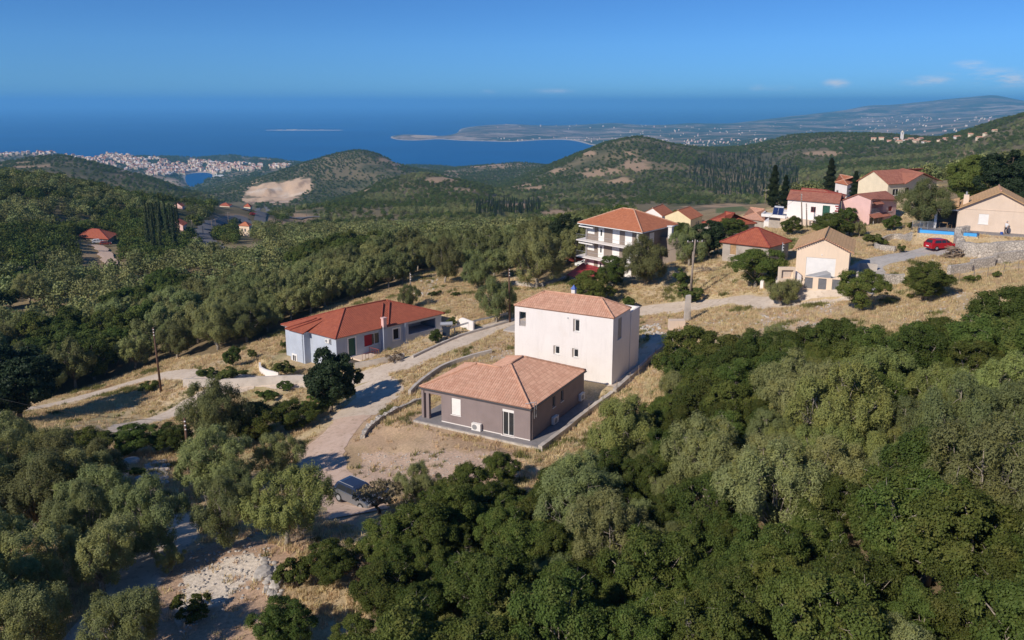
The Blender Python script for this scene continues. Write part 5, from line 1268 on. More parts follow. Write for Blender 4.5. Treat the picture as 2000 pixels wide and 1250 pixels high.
pl, sg = hip(F, -e, -e, W+e, D+e, Hh, 2.45); roof(B0, F, pl, sg, 't_or', 't_or' if 0 else 'ridge', th=.1)
m = F.mb(); m.box(-.5, -.5, Hh-.14, W+.5, -.42, Hh-.02); m.box(W+.42, -.42, Hh-.14, W+.5, D, Hh-.02); m.box(-.5, -.42, Hh-.12, W+.42, bd, Hh-.1); m.build('eaves_board', MT['whitetrim'], B0)

# ================================================================== stone shed with red hip roof
def simple(F, name, label, cat, wallm, roofm, kind='hip', ax='x', rise=1.6, e=.35, ends=(1, 1), wins=(), ridge='ridged', group=None, base=-.6, th=.1, trim=None):
    B = root_for(F, name, label, cat, group); W, D, Hh = F.W, F.D, F.H; zt = Hh-.04
    m = F.mb()
    for side, ln in (('F', W), ('R', D), ('B', W), ('L', D)): wall(m, F, side, 0, ln, base, zt, [w_[1:5] for w_ in wins if w_[0] == side], .15)
    if ax == 'x':
        hy = D/2
        if not ends[0]: m.poly([(0, D, zt), (0, 0, zt), (0, hy, zt+rise-.06)])
        if not ends[1]: m.poly([(W, 0, zt), (W, D, zt), (W, hy, zt+rise-.06)])
    else:
        if not ends[0]: m.poly([(0, 0, zt), (W, 0, zt), (W/2, 0, zt+rise-.06)])
        if not ends[1]: m.poly([(W, D, zt), (0, D, zt), (W/2, D, zt+rise-.06)])
    m.build('wall', MT[wallm], B)
    k = rise/((D if ax == 'x' else W)/2)
    ex = [e if ends[0] or ax == 'y' else e*.5, e if ends[1] or ax == 'y' else e*.5]; ey = [e if ax == 'x' or ends[0] else e*.5, e if ax == 'x' or ends[1] else e*.5]
    pl, sg = hip(F, -ex[0], -ey[0], W+ex[1], D+ey[1], Hh-e*k*.6, rise+e*k*.6, ax, ends); roof(B, F, pl, sg, roofm, ridge, th=th, capr=.11)
    for w_ in wins: window(B, F, w_[0], w_[1], w_[2], w_[3], w_[4], w_[5] if len(w_) > 5 else 'win', mat=w_[6] if len(w_) > 6 else 'whitetrim', nm=1, pane=w_[7] if len(w_) > 7 else 'glass')
    return B
B = simple(F_stone, 'shed', 'grey cement shed with dark red hip roof beside the large dark shrub', 'shed', 'grey', 't_red', rise=2.0, wins=[('F', 1.2, 2.1, 1.1, 2.7, 'shutter', 'wood')], ridge='rust')

# ================================================================== peach garage
F = F_gar; B0 = simple(F, 'garage', 'peach garage with sand-yellow gable roof and wide white roller door', 'garage', 'peach', 't_sand', ax='y', ends=(0, 0), rise=1.35, e=.45, wins=[('F', 1.15, 4.45, .02, 2.65, 'shutter')], ridge='t_sand')
m = F.mb(); m.tube([(2.85, -.12, 3.05), (2.85, 0, 3.05)], .07, 8); m.build('wall_lamp', MT['whitetrim'], B0)
m = MB()
for sgn in (0, 1):     # row of rounded tile ends along the gable rake
    for k in range(15):
        t = k/14; x_ = (-.42+t*(F.W/2+.42)) if sgn == 0 else (F.W+.42-t*(F.W/2+.42)); z_ = F.H-.25+t*1.62; m.tube([F.xf((x_, -.34, z_)), F.xf((x_, -.12, z_))], .10, 7)
m.build('rake_tiles', MT['ridge'], B0, smooth=True)
m = F.mb(); m.box(F.W+.9, .5, -1.5, F.W+1.15, 8, .9); m.box(F.W+.9, 8, -1.5, F.W+3.2, 8.25, .9); m.build('retaining_wall', MT['concrete'], B0)

# ================================================================== beige house with pool
F = F_right; B0 = root_for(F, 'house', 'beige single storey house with sand-yellow gable roof, chimney and veranda beside the pool', 'house')
W, D, Hh = F.W, F.D, F.H; rise = 2.55; zt = Hh-.05
m = F.mb(); wall(m, F, 'F', 0, W, -.3, zt, [(2.55, 3.75, .95, 2.35)], .15); m.poly([(0, 0, zt), (W, 0, zt), (W/2, 0, zt+rise-.05)]); wall(m, F, 'L', 0, D, -.3, zt); wall(m, F, 'B', 0, W, -.3, zt); wall(m, F, 'R', 0, D, -.3, zt); m.box(0, -.05, zt-.04, W, -.003, zt+.03)
m.build('wall', MT['beige'], B0)
pl, sg = hip(F, -.3, -.5, W+.4, D+.3, Hh-.1, rise+.15, 'y', (0, 0)); pl.append([(-4.4, -.3, Hh-.35), (-.3, -.35, Hh+.0), (-.3, D, Hh+.0), (-4.4, D, Hh-.35)]) if 0 else None
roof(B0, F, pl, [sg[0]], 't_sand', 'ridge', th=.12)
vr = [[(-2.9, D*.62, Hh-.15), (-2.9, -.4, Hh-.15), (.05, -.4, Hh+.35), (.05, D*.62, Hh+.9)]]
mb = MB(); plane(mb, [F.xf(p) for p in vr[0]], tiled=False, th=.14); mb.build('veranda_roof', MT['t_sand'], B0)
m = F.mb(); m.box(-2.8, -.2, -.2, -2.5, .1, Hh-.2); m.box(-2.75, D*.6-.3, -.2, -2.5, D*.6, Hh-.2); m.box(-2.8, -.22, Hh-.42, 0, .08, Hh-.2); m.build('veranda_column', MT['whitetrim'], B0)
m = F.mb(); m.box(-2.5, D*.6-.2, -.2, -.003, D*.6, Hh-.2); m.box(-.06, .1, 0, -.003, D*.6-.2, Hh-.2); m.build('veranda_back_wall', MT['taupe'], B0)
window(B0, F, 'F', 2.55, 3.75, .95, 2.35, 'shutter')
m = F.mb(); m.box(.5, 1.3, Hh-.1, 1.15, 1.95, Hh+1.75); c_ = m.build('chimney', MT['beige'], B0); m = F.mb(); m.tube([(.82, 1.62, Hh+1.75), (.82, 1.62, Hh+2.15)], .13, 10); m.build('chimney_pot', MT['metal'], c_)
m = F.mb(); m.box(-4.6, -2.2, -.32, W, -.003, -.06); m.box(-4.6, -.003, -.32, -.003, D*.6, -.06); m.build('terrace', MT['paving'], B0)
pool = empty('swimming_pool', F.w(-3.9, -3.3, 0), 'raised blue swimming pool edge with golden stone wall below the veranda', 'pool')
m = F.mb(); m.box(-.7, -.45, -2.1, 6.6, 1.1, -.32); o = m.build('pool_wall', MT['stone2'], pool)
m = F.mb(); m.box(-.45, -.47, -.32, 6.4, -.25, .1); m.box(-.45, -.25, -.32, -.25, 1.1, .1); m.build('pool_rim', MT['pool'], pool)
m = F.mb(); m.box(-.7, -.52, -.3199, -.45, 1.1, .16); m.box(-.45, -.25, .1, 6.5, -.12, .16); m.box(6.4, -.5, -.3199, 6.6, 1.1, .14); m.build('pool_edge', MT['poolwall'], pool)
m = F.mb(); m.box(-.25, -.12, -.3, 6.4, 1.1, .0); m.build('water', MT['panel'], pool)
rl = empty('railing', F.w(-4.5, -1.6, 0), 'steel terrace railing with horizontal bars left of the veranda', 'railing')
m = F.mb()
for k in range(4): m.tube([(k*.95-.9, 0, -.1), (k*.95-.9, 0, 1.05)], .03, 6)
for k in range(6): m.tube([(-.9, 0, .15+k*.17), (1.95, 0, .15+k*.17)], .018, 5)
m.build('bars', MT['metal'], rl)
tb = empty('table', F.w(-1.6, 1.2, -.06), 'light wooden table standing under the veranda of the beige house', 'table')
m = F.mb(); m.box(-.6, -.4, .70, .6, .4, .75); m.build('tabletop', MT['wood'], tb)
for sx in (-.5, .44):
    for sy in (-.33, .27): m = F.mb(); m.box(sx, sy, 0, sx+.06, sy+.06, .70); m.build('leg', MT['wood'], tb)
for k, (cx_, cy_) in enumerate(((-2.35, 1.2), (-.75, 1.35))):
    ch = empty('chair', F.w(cx_, cy_, -.06), ('wooden chair at the left end of the veranda table', 'wooden chair at the right end of the veranda table')[k], 'chair', 'chairs at the veranda table')
    m = F.mb(); m.box(-.22, -.22, .43, .22, .22, .47); m.build('seat', MT['wood'], ch); s_ = -.22 if k == 0 else .18; m = F.mb(); m.box(s_, -.22, .47, s_+.04, .22, .95); m.build('backrest', MT['wood'], ch)
    for sx in (-.21, .17):
        for sy in (-.21, .17): m = F.mb(); m.box(sx, sy, 0, sx+.04, sy+.04, .43); m.build('leg', MT['wood'], ch)

# ================================================================== white house with red roof and green door, on a taller base
F = F_wrr; B0 = simple(F, 'house', 'white upper storey house with rust red roof, green door and red quoins', 'house', 'white', 't_old', ax='x', ends=(0, 0), rise=1.15, e=.4,
    wins=[('F', 4.35, 5.25, 4.1, 5.1, 'win', 'redwood'), ('F', 6.45, 7.75, 3.1, 5.5, 'door', 'green', 'green')], ridge='rust')
m = F.mb(); m.box(-.9, -1.9, -.6, W*0+F.W*.55, -.003, 2.7); m.build('lower_storey', MT['beige'], B0)
m = F.mb(); m.box(-4.6, -1.6, 2.72, .2, 2.5, 2.95); m.box(-4.6, -1.8, 2.95, -4.4, 2.4, 3.25); m.box(-4.6, -1.95, 2.72, 0, -1.6, 3.25); m.build('flat_roof', MT['whitetrim'], B0)
m = F.mb(); m.box(-3.2, -1.0, -.6, -.9, 2, 2.72); m.build('grey_annexe', MT['grey'], B0)
m = F.mb(); m.box(5.0, -1.35, 2.75, F.W+.3, -.003, 2.98); o = m.build('balcony', MT['whitetrim'], B0)
m = F.mb(); m.tube([(5.05, -1.3, 3.9), (F.W+.25, -1.3, 3.9)], .03, 5)
for k in range(16): m.tube([(5.05+k*.28, -1.3, 2.98), (5.05+k*.28, -1.3, 3.9)], .014, 4)
m.build('railing', MT['metal'], o)
m = F.mb()
for k in range(7): m.box(F.W-.35 if k % 2 else F.W-.55, -.03, 2.9+k*.42, F.W+.03, -.003, 3.15+k*.42)
m.build('quoins', MT['redwood'], B0)
m = F.mb(); m.box(-3.0, 3.0, -.6, 2.5, 6.5, 3.3) ; m.build('rear_wing', MT['white'], B0)
pl, sg = hip(F, 1.5, 4.5, F.W+.6, 12, F.H+.1, 1.1, 'x', (0, 1)); roof(B0, F, pl, sg, 't_old', 'rust', th=.1, name='rear_roof')
sp_ = empty('solar_collector', F.w(-1.6, -.9, 2.95), 'blue solar collector panel tilted on the flat roof', 'solar collector')
for k in range(2):
    m = F.mb(); x_ = -.95+k*1.0; m.poly([(x_, -.5, .15), (x_+.92, -.5, .15), (x_+.92, .9, 1.45), (x_, .9, 1.45)]); m.poly([(x_, .9, 1.40), (x_+.92, .9, 1.40), (x_+.92, -.5, .10), (x_, -.5, .10)]); m.build('panel', MT['panel'], sp_)
m = F.mb(); m.bar((-.97, -.52, .13), (-.97, .92, 1.45), .05, .05); m.bar((.01, -.52, .13), (.01, .92, 1.45), .05, .05); m.bar((1.0, -.52, .13), (1.0, .92, 1.45), .05, .05); m.bar((-.97, .9, 0), (-.97, .9, 1.4), .05, .05); m.bar((1, .9, 0), (1, .9, 1.4), .05, .05); m.build('frame', MT['metal'], sp_)
m = F.mb(); m.tube([(-.8, 1.1, 1.5), (.9, 1.1, 1.5)], .25, 12); m.build('tank', MT['metal'], sp_)

# ================================================================== pink house
F = F_pink; B0 = root_for(F, 'house', 'pink two storey house with red roof and recessed balcony', 'house')
W, D = F.W, F.D; zl, zp, zr, zr2 = 3.9, 5.3, 4.75, 4.0; ux = W*.56
m = F.mb(); wall(m, F, 'F', 0, W, -.8, zl, [], .15); m.poly([(0, 0, zl), (W, 0, zl), (W, 0, zr), (ux, 0, zp)])
ops = [(.35, 4.0, 2.05, 3.75), (5.6, 7.0, 2.05, 2.95), (.2, 4.4, -.42, 1.35)]
wall(m, F, 'R', 0, D, -.8, zr2, ops, .3); m.poly([(W, 0, zr2), (W, D, zr2), (W, 0, zr)]); wall(m, F, 'B', 0, W, -.8, zl); wall(m, F, 'L', 0, D, -.8, zl)
m.poly([(W-1.6, .35, 2.0), (W-1.6, 4.0, 2.0), (W-1.6, 4.0, 3.8), (W-1.6, .35, 3.8)]); m.poly([(W-1.6, .35, 2.05), (W-.29, .35, 2.05), (W-.29, 4.0, 2.05), (W-1.6, 4.0, 2.05)]); m.poly([(W-1.6, .35, 2.05), (W-.29, .35, 2.05), (W-.29, .35, 3.75), (W-1.6, .35, 3.75)]); m.poly([(W-1.6, 4.0, 2.05), (W-.29, 4.0, 2.05), (W-.29, 4.0, 3.75), (W-1.6, 4.0, 3.75)])
m.build('wall', MT['pink'], B0)
mb = MB()
for pl in ([(W+.35, -.25, zr-.05), (W+.35, D+.3, zr2-.05), (ux, D+.3, zp+.05), (ux, -.25, zp+.1)], [(-.3, D+.3, zl-.1), (-.3, -.25, zl-.1), (ux, -.25, zp+.1), (ux, D+.3, zp+.05)]): plane(mb, [F.xf(p) for p in pl], tiled=False)
mb.build('roof', MT['t_old'], B0)
mb = MB(); plane(mb, [F.xf(p) for p in [(W+1.1, -.2, 1.45), (W+1.1, 5.2, 1.45), (W+.003, 5.2, 2.0), (W+.003, -.2, 2.0)]], tiled=False, th=.08); plane(mb, [F.xf(p) for p in [(W+.9, .6, 3.75), (W+.9, 2.9, 3.75), (W+.003, 2.9, 4.2), (W+.003, .6, 4.2)]], tiled=False, th=.08); mb.build('canopy', MT['t_old'], B0)
window(B0, F, 'R', .2, 4.4, -.42, 1.35, 'door', nm=2, mat='whitetrim', name='glass_door'); window(B0, F, 'R', 5.6, 7.0, 2.05, 2.95, 'shutter', mat='redwood', dep=.1)
m = F.mb(); m.box(W-1.59, 1.7, 2.06, W-1.55, 2.7, 3.6); m.build('balcony_door', MT['redwood'], B0)
m = F.mb(); m.tube([(W+.02, .35, 2.9), (W+.02, 6.0, 2.9)], .025, 5)
for k in range(19): m.tube([(W+.02, .4+k*.3, 2.05), (W+.02, .4+k*.3, 2.9)], .012, 4)
m.build('railing', MT['metal'], B0)

# ================================================================== large cream house on the rise
F = F_cream; B0 = root_for(F, 'house', 'large cream house with blank side wall and broad red roof on the rise', 'house')
W, D, Hh = F.W, F.D, F.H
m = F.mb(); wall(m, F, 'F', 0, W, -1.5, Hh); m.poly([(0, 0, Hh), (W, 0, Hh), (W*.5, 0, Hh+2.3)]); wall(m, F, 'R', 0, D, -1.5, Hh, [(1.6, 3.4, 1.1, 2.5), (5.4, 6.6, .6, 2.6), (10.2, 11.6, .6, 2.6)], .25); wall(m, F, 'B', 0, W, -1.5, Hh); wall(m, F, 'L', 0, D, -1.5, Hh)
m.poly([(W+.003, 4.4, Hh), (W+.003, D-.2, Hh), (W+.003, 9.8, Hh+1.7)]); m.build('wall', MT['cream'], B0)
mb = MB()
for pl in ([(W+.4, -.3, Hh-.2), (W+.4, 4.5, Hh-.2), (W*.5, 9.8, Hh+2.4), (W*.5, -.3, Hh+2.4)], [(-.4, D+.3, Hh-.2), (-.4, -.3, Hh-.2), (W*.5, -.3, Hh+2.4), (W*.5, D+.3, Hh+2.4)], [(W+.9, 4.1, Hh-.25), (W+.9, 9.8, Hh+1.9), (W*.4, 9.8, Hh+2.5), (W*.4, 6, Hh+1.9)], [(W+.9, 9.8, Hh+1.9), (W+.9, D+.8, Hh-.2), (W*.4, D+.3, Hh+1.2), (W*.4, 9.8, Hh+2.5)]): plane(mb, [F.xf(p) for p in pl], tiled=False)
mb.build('roof', MT['t_old'], B0)
window(B0, F, 'R', 1.6, 3.4, 1.1, 2.5, nm=1, mat='whitetrim', pane='darkint', dep=.1); window(B0, F, 'R', 5.4, 6.6, .6, 2.6, 'door', nm=0, mat='redwood', pane='darkint', dep=.1); window(B0, F, 'R', 10.2, 11.6, .6, 2.6, 'door', nm=1, mat='redwood', pane='darkint', dep=.1, name='balcony_door')
m = F.mb(); m.box(W+.003, 0, -1.5, W+4.6, D, .1); m.build('terrace', MT['concrete'], B0)
# ================================================================== smaller village houses
simple(F_ora, 'house', 'small white house with bright orange hip roof behind the cypress', 'house', 'white', 't_or', rise=1.3, e=.3, wins=[('F', .8, 1.8, 1.6, 2.8)], ridge='ridge')
B = simple(F_yel, 'house', 'pale yellow house with blank gable wall and red roof', 'house', 'yellow', 't_or', ax='y', ends=(0, 0), rise=1.6, e=.2, wins=[('R', 3.3, 4.1, 1.6, 3.0, 'win', 'whitetrim', 'darkint'), ('R', 4.6, 5.4, 1.6, 3.0, 'win', 'whitetrim', 'darkint')], ridge='ridge')
simple(F2, 'house', 'white gabled house with red roof left of the pale yellow one', 'house', 'white', 't_or', ax='y', ends=(0, 0), rise=1.5, e=.25, ridge='ridge')
simple(F_redhip, 'house', 'low house with dark red hip roof half hidden behind the vine covered bush', 'house', 'grey', 't_red', rise=2.0, wins=[('F', 3, 4, 1, 2)], ridge='rust')
simple(F_beigehip, 'house', 'low house with faded salmon hip roof right of the dark red hip roof', 'house', 'grey', 't_salf', rise=1.7, ridge='ridge')
F3 = Fr((1112,536), (1148,547), (1175,531), 124, 1.9); B0 = root_for(F3, 'shed', 'low grey shed with crimson sheet metal roof beside the apartment house', 'shed')
m = F3.mb(); m.box(0, 0, -1.5, F3.W, F3.D, F3.H-.06); m.build('wall', MT['grey'], B0); mb = MB(); plane(mb, [F3.xf(p) for p in [(-.4, -.4, F3.H), (F3.W+.4, -.4, F3.H-.1), (F3.W+.4, F3.D+.4, F3.H+.5), (-.4, F3.D+.4, F3.H+.6)]], tiled=False, th=.06); mb.build('roof', MT['redmetal'], B0)
B0 = root_for(F4, 'house', 'low white flat roofed house between the faded salmon roof and the solar collector', 'house')
m = F4.mb(); m.box(0, 0, -2, F4.W, F4.D, F4.H); m.build('wall', MT['white'], B0)
# valley houses on the left
def vh(px, py, wpx, d, Hh, rise, wm, rm, name, label, kind='hip', ax='x', sk=(.32, -.18), dpx=.55, wins=(), **k):
    A = (px-wpx/2, py); Bp = (px+wpx*(.5-.2), py+wpx*.06); Cp = (px+wpx*.5, py-wpx*.07)
    F = Fr(A, Bp, Cp, d, Hh); g = h1(F.w(F.W/2, 2).x, F.w(F.W/2, 2).y); F.org.z += 0; return simple(F, name, label, 'house', wm, rm, ax=ax, rise=rise, wins=wins, base=-6, **k)
vh(187, 461, 76, 285, 3.2, 2.2, 'grey', 't_red', 'house', 'low valley house with wide red hip roof and pale forecourt', e=.9, wins=[('F', 1.5, 3.5, .4, 2.2, 'win', 'whitetrim', 'darkint'), ('F', 5, 7, .4, 2.2, 'win', 'whitetrim', 'darkint')], ridge='rust')
vh(349, 402, 22, 400, 4, 1.6, 'pink', 't_red', 'house', 'small valley house with red roof, upper one of the two pink houses', ax='y', ends=(0, 0), ridge='rust')
vh(345, 438, 40, 330, 4, 1.9, 'pink', 't_red', 'house', 'pink valley house with gable, lower one of the two pink houses', ax='y', ends=(0, 0), ridge='rust')
vh(479, 440, 24, 370, 7.0, 1.4, 'peach', 't_or', 'house', 'tall narrow peach house with orange roof below the valley road', wins=[('F', 1.2, 2.2, 4, 5.6, 'win', 'whitetrim'), ('F', 3, 4, 4, 5.6, 'win', 'whitetrim')])
vh(484, 403, 16, 540, 5, 1.8, 'cream', 't_red', 'house', 'small valley house with red roof beside the road bend')
vh(441, 401, 24, 560, 3.5, 1.6, 'beige', 't_red', 'house', 'low valley house with faded red roof left of the road bend')
F5 = Fr((424,481), (480,487), (496,479), 300, 3.0); B0 = root_for(F5, 'shed', 'long flat roofed pale building at the edge of the olive grove', 'shed'); m = F5.mb(); m.box(0, 0, -4, F5.W, F5.D, 2.7); m.build('wall', MT['cream'], B0); m = F5.mb(); m.box(-.5, -.5, 2.7, F5.W+.5, F5.D+.5, 3.0); m.build('roof', MT['grey'], B0)
# ridge village and bell tower
rv = [(1706,273,9,'cream'),(1721,272,9,'cream'),(1736,277,8,'pink'),(1750,272,8,'white'),(1755,279,11,'cream'),(1768,276,9,'white'),(1778,274,10,'cream'),(1788,277,10,'peach'),(1797,274,11,'peach'),(1805,279,9,'white'),(1813,279,8,'cream'),(1835,276,9,'peach'),(1846,273,9,'pink'),(1868,270,10,'white'),(1875,268,8,'peach'),(1896,265,10,'cream'),(1912,271,10,'peach'),(1925,263,9,'cream'),(1942,257,9,'cream')]
h0 = None
WORD = {'cream': 'cream', 'pink': 'pinkish', 'white': 'white', 'peach': 'peach'}
for k, (px, py, w_, cm) in enumerate(rv):
    p = hit(px, py+2); d = p.y*cP-p.z*sP; wd = w_*d/FX
    b = empty('house', p, WORD[cm]+' house of the ridge village '+('left of the bell tower' if px < 1755 else 'right beside the bell tower' if px < 1785 else 'in the middle of the row right of the tower' if px < 1830 else 'on the slope at the right end of the village' if px < 1900 else 'highest up the right ridge'), 'house', 'houses of the ridge village', random.uniform(-.5, .5))
    m = MB(); m.box(-wd/2, -wd*.35, -3, wd/2, wd*.35, wd*.5); m.build('wall', MT[cm], b); m = MB(); plane(m, [(-wd*.55, -wd*.4, wd*.5), (wd*.55, -wd*.4, wd*.5), (wd*.55, 0, wd*.72), (-wd*.55, 0, wd*.72)], tiled=False); plane(m, [(wd*.55, wd*.4, wd*.5), (-wd*.55, wd*.4, wd*.5), (-wd*.55, 0, wd*.72), (wd*.55, 0, wd*.72)], tiled=False); m.build('roof', MT['t_salf'], b)
p = hit(1761, 274); bt = empty('bell_tower', p, 'tall white bell tower standing above the ridge village', 'bell tower')
m = MB(); m.box(-2, -2, -3, 2, 2, 11); m.build('shaft', MT['white'], bt); m = MB(); [m.box(x_, y_, 11, x_+1, y_+1, 14) for x_ in (-2, 1) for y_ in (-2, 1)]; m.box(-2.2, -2.2, 14, 2.2, 2.2, 14.6); m.build('belfry', MT['white'], bt)
m = MB(); m.tube([(0, 0, 14.6), (0, 0, 16), (0, 0, 17.5)], [1.9, 1.5, .1], 12); m.build('dome', MT['cream'], bt)
# ================================================================== the town by the far bay: the largest 290 houses one by one, the rest as one mass
def town_mesh(sc_, k):
    m = MB(); w_, d_, h_ = 13*sc_, 10*sc_, 6+2.5*(k % 3); m.box(-w_/2, -d_/2, -6, w_/2, d_/2, h_); v, f = list(m.v), list(m.f); nb = len(f)
    t = MB(); plane(t, [(-w_*.54, -d_*.54, h_), (w_*.54, -d_*.54, h_), (w_*.3, 0, h_+2.6), (-w_*.3, 0, h_+2.6)], tiled=False); plane(t, [(w_*.54, d_*.54, h_), (-w_*.54, d_*.54, h_), (-w_*.3, 0, h_+2.6), (w_*.3, 0, h_+2.6)], tiled=False); plane(t, [(w_*.54, -d_*.54, h_), (w_*.54, d_*.54, h_), (w_*.3, 0, h_+2.6)], tiled=False); plane(t, [(-w_*.54, d_*.54, h_), (-w_*.54, -d_*.54, h_), (-w_*.3, 0, h_+2.6)], tiled=False)
    o_ = len(v); v += t.v; f += [[i+o_ for i in q] for q in t.f]
    return v, f, nb
wm_ = [MT['cream'], MT['cream'], MT['beige'], MT['pink'], MT['cream']]; rm_ = [MT['t_salf'], MT['t_old'], MT['beige'], MT['white']]
TM = []
for k in range(10):
    v, f, nb = town_mesh(.6+.12*(k % 4), k); TM.append(mesh_from('town_house', v, f, [wm_[k % 5], rm_[k % 4]], mi=[0]*nb+[1]*(len(f)-nb)))
TOWNP = [(-20,284),(60,284),(130,291),(200,296),(250,303),(330,312),(420,318),(520,322),(575,324),(560,328),(440,337),(400,343),(290,343),(240,330),(190,318),(120,307),(40,303),(-20,305)]
tp = []
while len(tp) < 1150:
    a = random.uniform(-20, 575); b = random.uniform(284, 344)
    if not inpoly(np.array([a]), np.array([b]), TOWNP)[0]: continue
    if vnoise(np.array([a*.05]), np.array([b*.12]), 4)[0] > .66: continue
    p = hit(a, b)
    if 2700 < p.y < 4700 and p.z > -298.5: tp.append(p)
tp.sort(key=lambda p: p.length)
for k, p in enumerate(tp[:290]):
    o = link('house', TM[k % 10]); o.location = p; o.rotation_euler = (0, 0, random.choice((.3, .3, 1.87, .1, 1.2))); qx, qy = proj(p.x, p.y, p.z); tag(o, ('cream', 'cream', 'beige', 'pinkish', 'cream')[k % 10 % 5]+' house with '+('salmon', 'red', 'beige', 'white')[k % 10 % 4]+' roof in the far town '+('at its left end' if qx < 130 else 'behind the left hill' if qx < 240 else 'above the harbour' if qx < 340 else 'right of the harbour' if qx < 440 else 'at its right end'), 'house', 'houses of the town by the harbour')
pts = [(p.x, p.y, p.z, random.uniform(.8, 1.3)) for p in tp[290:]]
for (x0, y0, x1, y1, n, s) in ((1330,274,1500,283,60,.8),(960,270,1330,277,60,.8),(1200,248,1480,268,50,.8),(1500,240,1980,262,60,.8),(1650,229,1990,237,60,.9),(960,244,1300,250,20,1.0),(1300,282,1460,290,40,.7)):
    for k in range(n):
        p = hit(random.uniform(x0, x1), random.uniform(y0, y1)+random.gauss(0, 1.5))
        if p.length > 2600 and p.z > -299: pts.append((p.x, p.y, p.z, s*random.uniform(.7, 1.4)))
scatter_obj('distant_houses', pts, [src(m) for m in TM], None, 'pale far houses scattered behind the town and along the opposite coast', 'houses')

# ================================================================== vehicles
def car(loc, rz, paint, label, L_=3.9, Wd=1.65, Ht=1.48, suv=False, name='parked_car'):
    root = empty(name, loc, label, 'car', None, rz); y2 = Wd/2; g = .18 if not suv else .24
    # side profile of the lower body (x forward)
    lo = [(-L_/2, .38), (-L_/2-.02, .62), (-L_/2+.02, .88), (-L_/2+.25, .95), (L_*.22, .93), (L_/2-.28, .80), (L_/2-.04, .66), (L_/2, .45), (L_/2-.05, .26), (-L_/2+.05, .24)]
    def loft(prof, hw, taper=.0, mid=None):
        m = MB(); n = len(prof); rings = [(-1, .90), (-.93, 1.0), (0, 1.0), (.93, 1.0), (1, .90)]
        cx = sum(p[0] for p in prof)/n; cz = sum(p[1] for p in prof)/n; V = []
        for s, k in rings: V.append([m.vt((cx+(x-cx)*(1 if abs(s) < .95 else .985), s*hw*(1-taper*max(0, z-.9)), cz+(z-cz)*(1 if abs(s) < .95 else .93))) for x, z in prof])
        for a, b in zip(V, V[1:]):
            for i in range(n): j = (i+1) % n; m.f.append([a[i], a[j], b[j], b[i]]); m.uv += [(0, 0)]*4
        m.f.append(V[0][::-1]); m.uv += [(0, 0)]*n; m.f.append(V[-1]); m.uv += [(0, 0)]*n
        return m
    sc = Ht/1.48; lo = [(x, z*sc+(.04 if suv else 0)) for x, z in lo]
    b = loft(lo, y2).build('body', MT[paint], root, smooth=False)
    ft = (-L_/2+.10, .93*sc), (-L_/2+.38, 1.40*sc), (-L_/2+.75, 1.47*sc), (L_*.02, 1.48*sc), (L_*.10, 1.44*sc), (L_*.28, .92*sc)
    loft(list(ft), y2*.95, .35).build('cabin', MT['carroof' if suv else paint], root)
    m = MB(); k = y2*.95
    def yy(z): return k*(1-.35*max(0, z-.9))+.012
    for s in (-1, 1):
        for (x0, x1, x2, x3) in ((-L_/2+.42, -L_*.13, -L_*.13, -L_/2+.62), (-L_*.13+.07, L_*.05+.05, L_*.03, -L_*.13+.07), (L_*.07+.05, L_*.24, L_*.10, L_*.05)):
            q = [(x0, s*yy(.98*sc), .98*sc), (x1, s*yy(.98*sc), .98*sc), (x2, s*yy(1.36*sc), 1.36*sc), (x3, s*yy(1.36*sc), 1.36*sc)]
            m.poly(q if s < 0 else q[::-1])
    m.poly([(L_*.265, -k*.80, .97*sc), (L_*.265, k*.80, .97*sc), (L_*.125, k*.66, 1.41*sc), (L_*.125, -k*.66, 1.41*sc)])
    m.poly([(-L_/2+.11, k*.78, 1.0*sc), (-L_/2+.11, -k*.78, 1.0*sc), (-L_/2+.335, -k*.64, 1.37*sc), (-L_/2+.335, k*.64, 1.37*sc)]); m.build('windows', MT['glass'], root)
    for sx in (-L_*.31, L_*.31):
        for s in (-1, 1):
            r_ = .29 if not suv else .35; m = MB(); m.tube([(sx, s*(y2-.20), r_), (sx, s*(y2+.02), r_)], r_, 18); w = m.build('wheel', MT['rubber'], root); m = MB(); m.tube([(sx, s*(y2+.015), r_), (sx, s*(y2+.03), r_)], r_*.62, 14); m.build('rim', MT['metal'], w)
    for s in (-1, 1):
        m = MB(); m.box(L_/2-.16, s*y2*.72-.16, .58*sc, L_/2-.005, s*y2*.72+.16, .72*sc); m.build('headlight', MT['whitetrim'], root)
        m = MB(); m.box(-L_/2-.035, s*y2*.84-.07, .62*sc, -L_/2+.02, s*y2*.84+.07, 1.0*sc); m.build('taillight', MT['redwood'], root)
        m = MB(); m.box(L_*.19, s*(y2+.02)-.09, .95*sc, L_*.24, s*(y2+.02)+.09, 1.06*sc); m.build('mirror', MT[paint], root)
    m = MB(); m.box(-L_/2-.035, -.25, .50*sc, -L_/2-.02, .25, .60*sc); m.build('number_plate', MT['whitetrim'], root)
    if suv:
        for s in (-1, 1): m = MB(); m.tube([(-L_/2+.55, s*y2*.68, Ht+.03), (L_*.05, s*y2*.68, Ht+.03)], .02, 6); m.build('roof_rail', MT['metal'], root)
    return root
p = hit(1836, 487); car(p+Vector((0, 0, .05)), math.radians(12), 'redpaint', 'bright red hatchback parked under the golden pool wall', 4.0, 1.65, 1.45)
p = hit(700, 982); car(p+Vector((0, 0, .05)), math.radians(-38), 'silver', 'silver grey car half hidden behind the brown withered bush', 4.0, 1.7, 1.5, True)
p = hit(1146, 522); car(p+Vector((0, 0, .02)), math.radians(150), 'whitecar', 'white car parked left of the apartment house', 4.0, 1.65, 1.45)
p = hit(1122, 512); car(p+Vector((0, 0, .02)), math.radians(150), 'rust', 'dark red car in the shade left of the white car', 4.0, 1.65, 1.45)
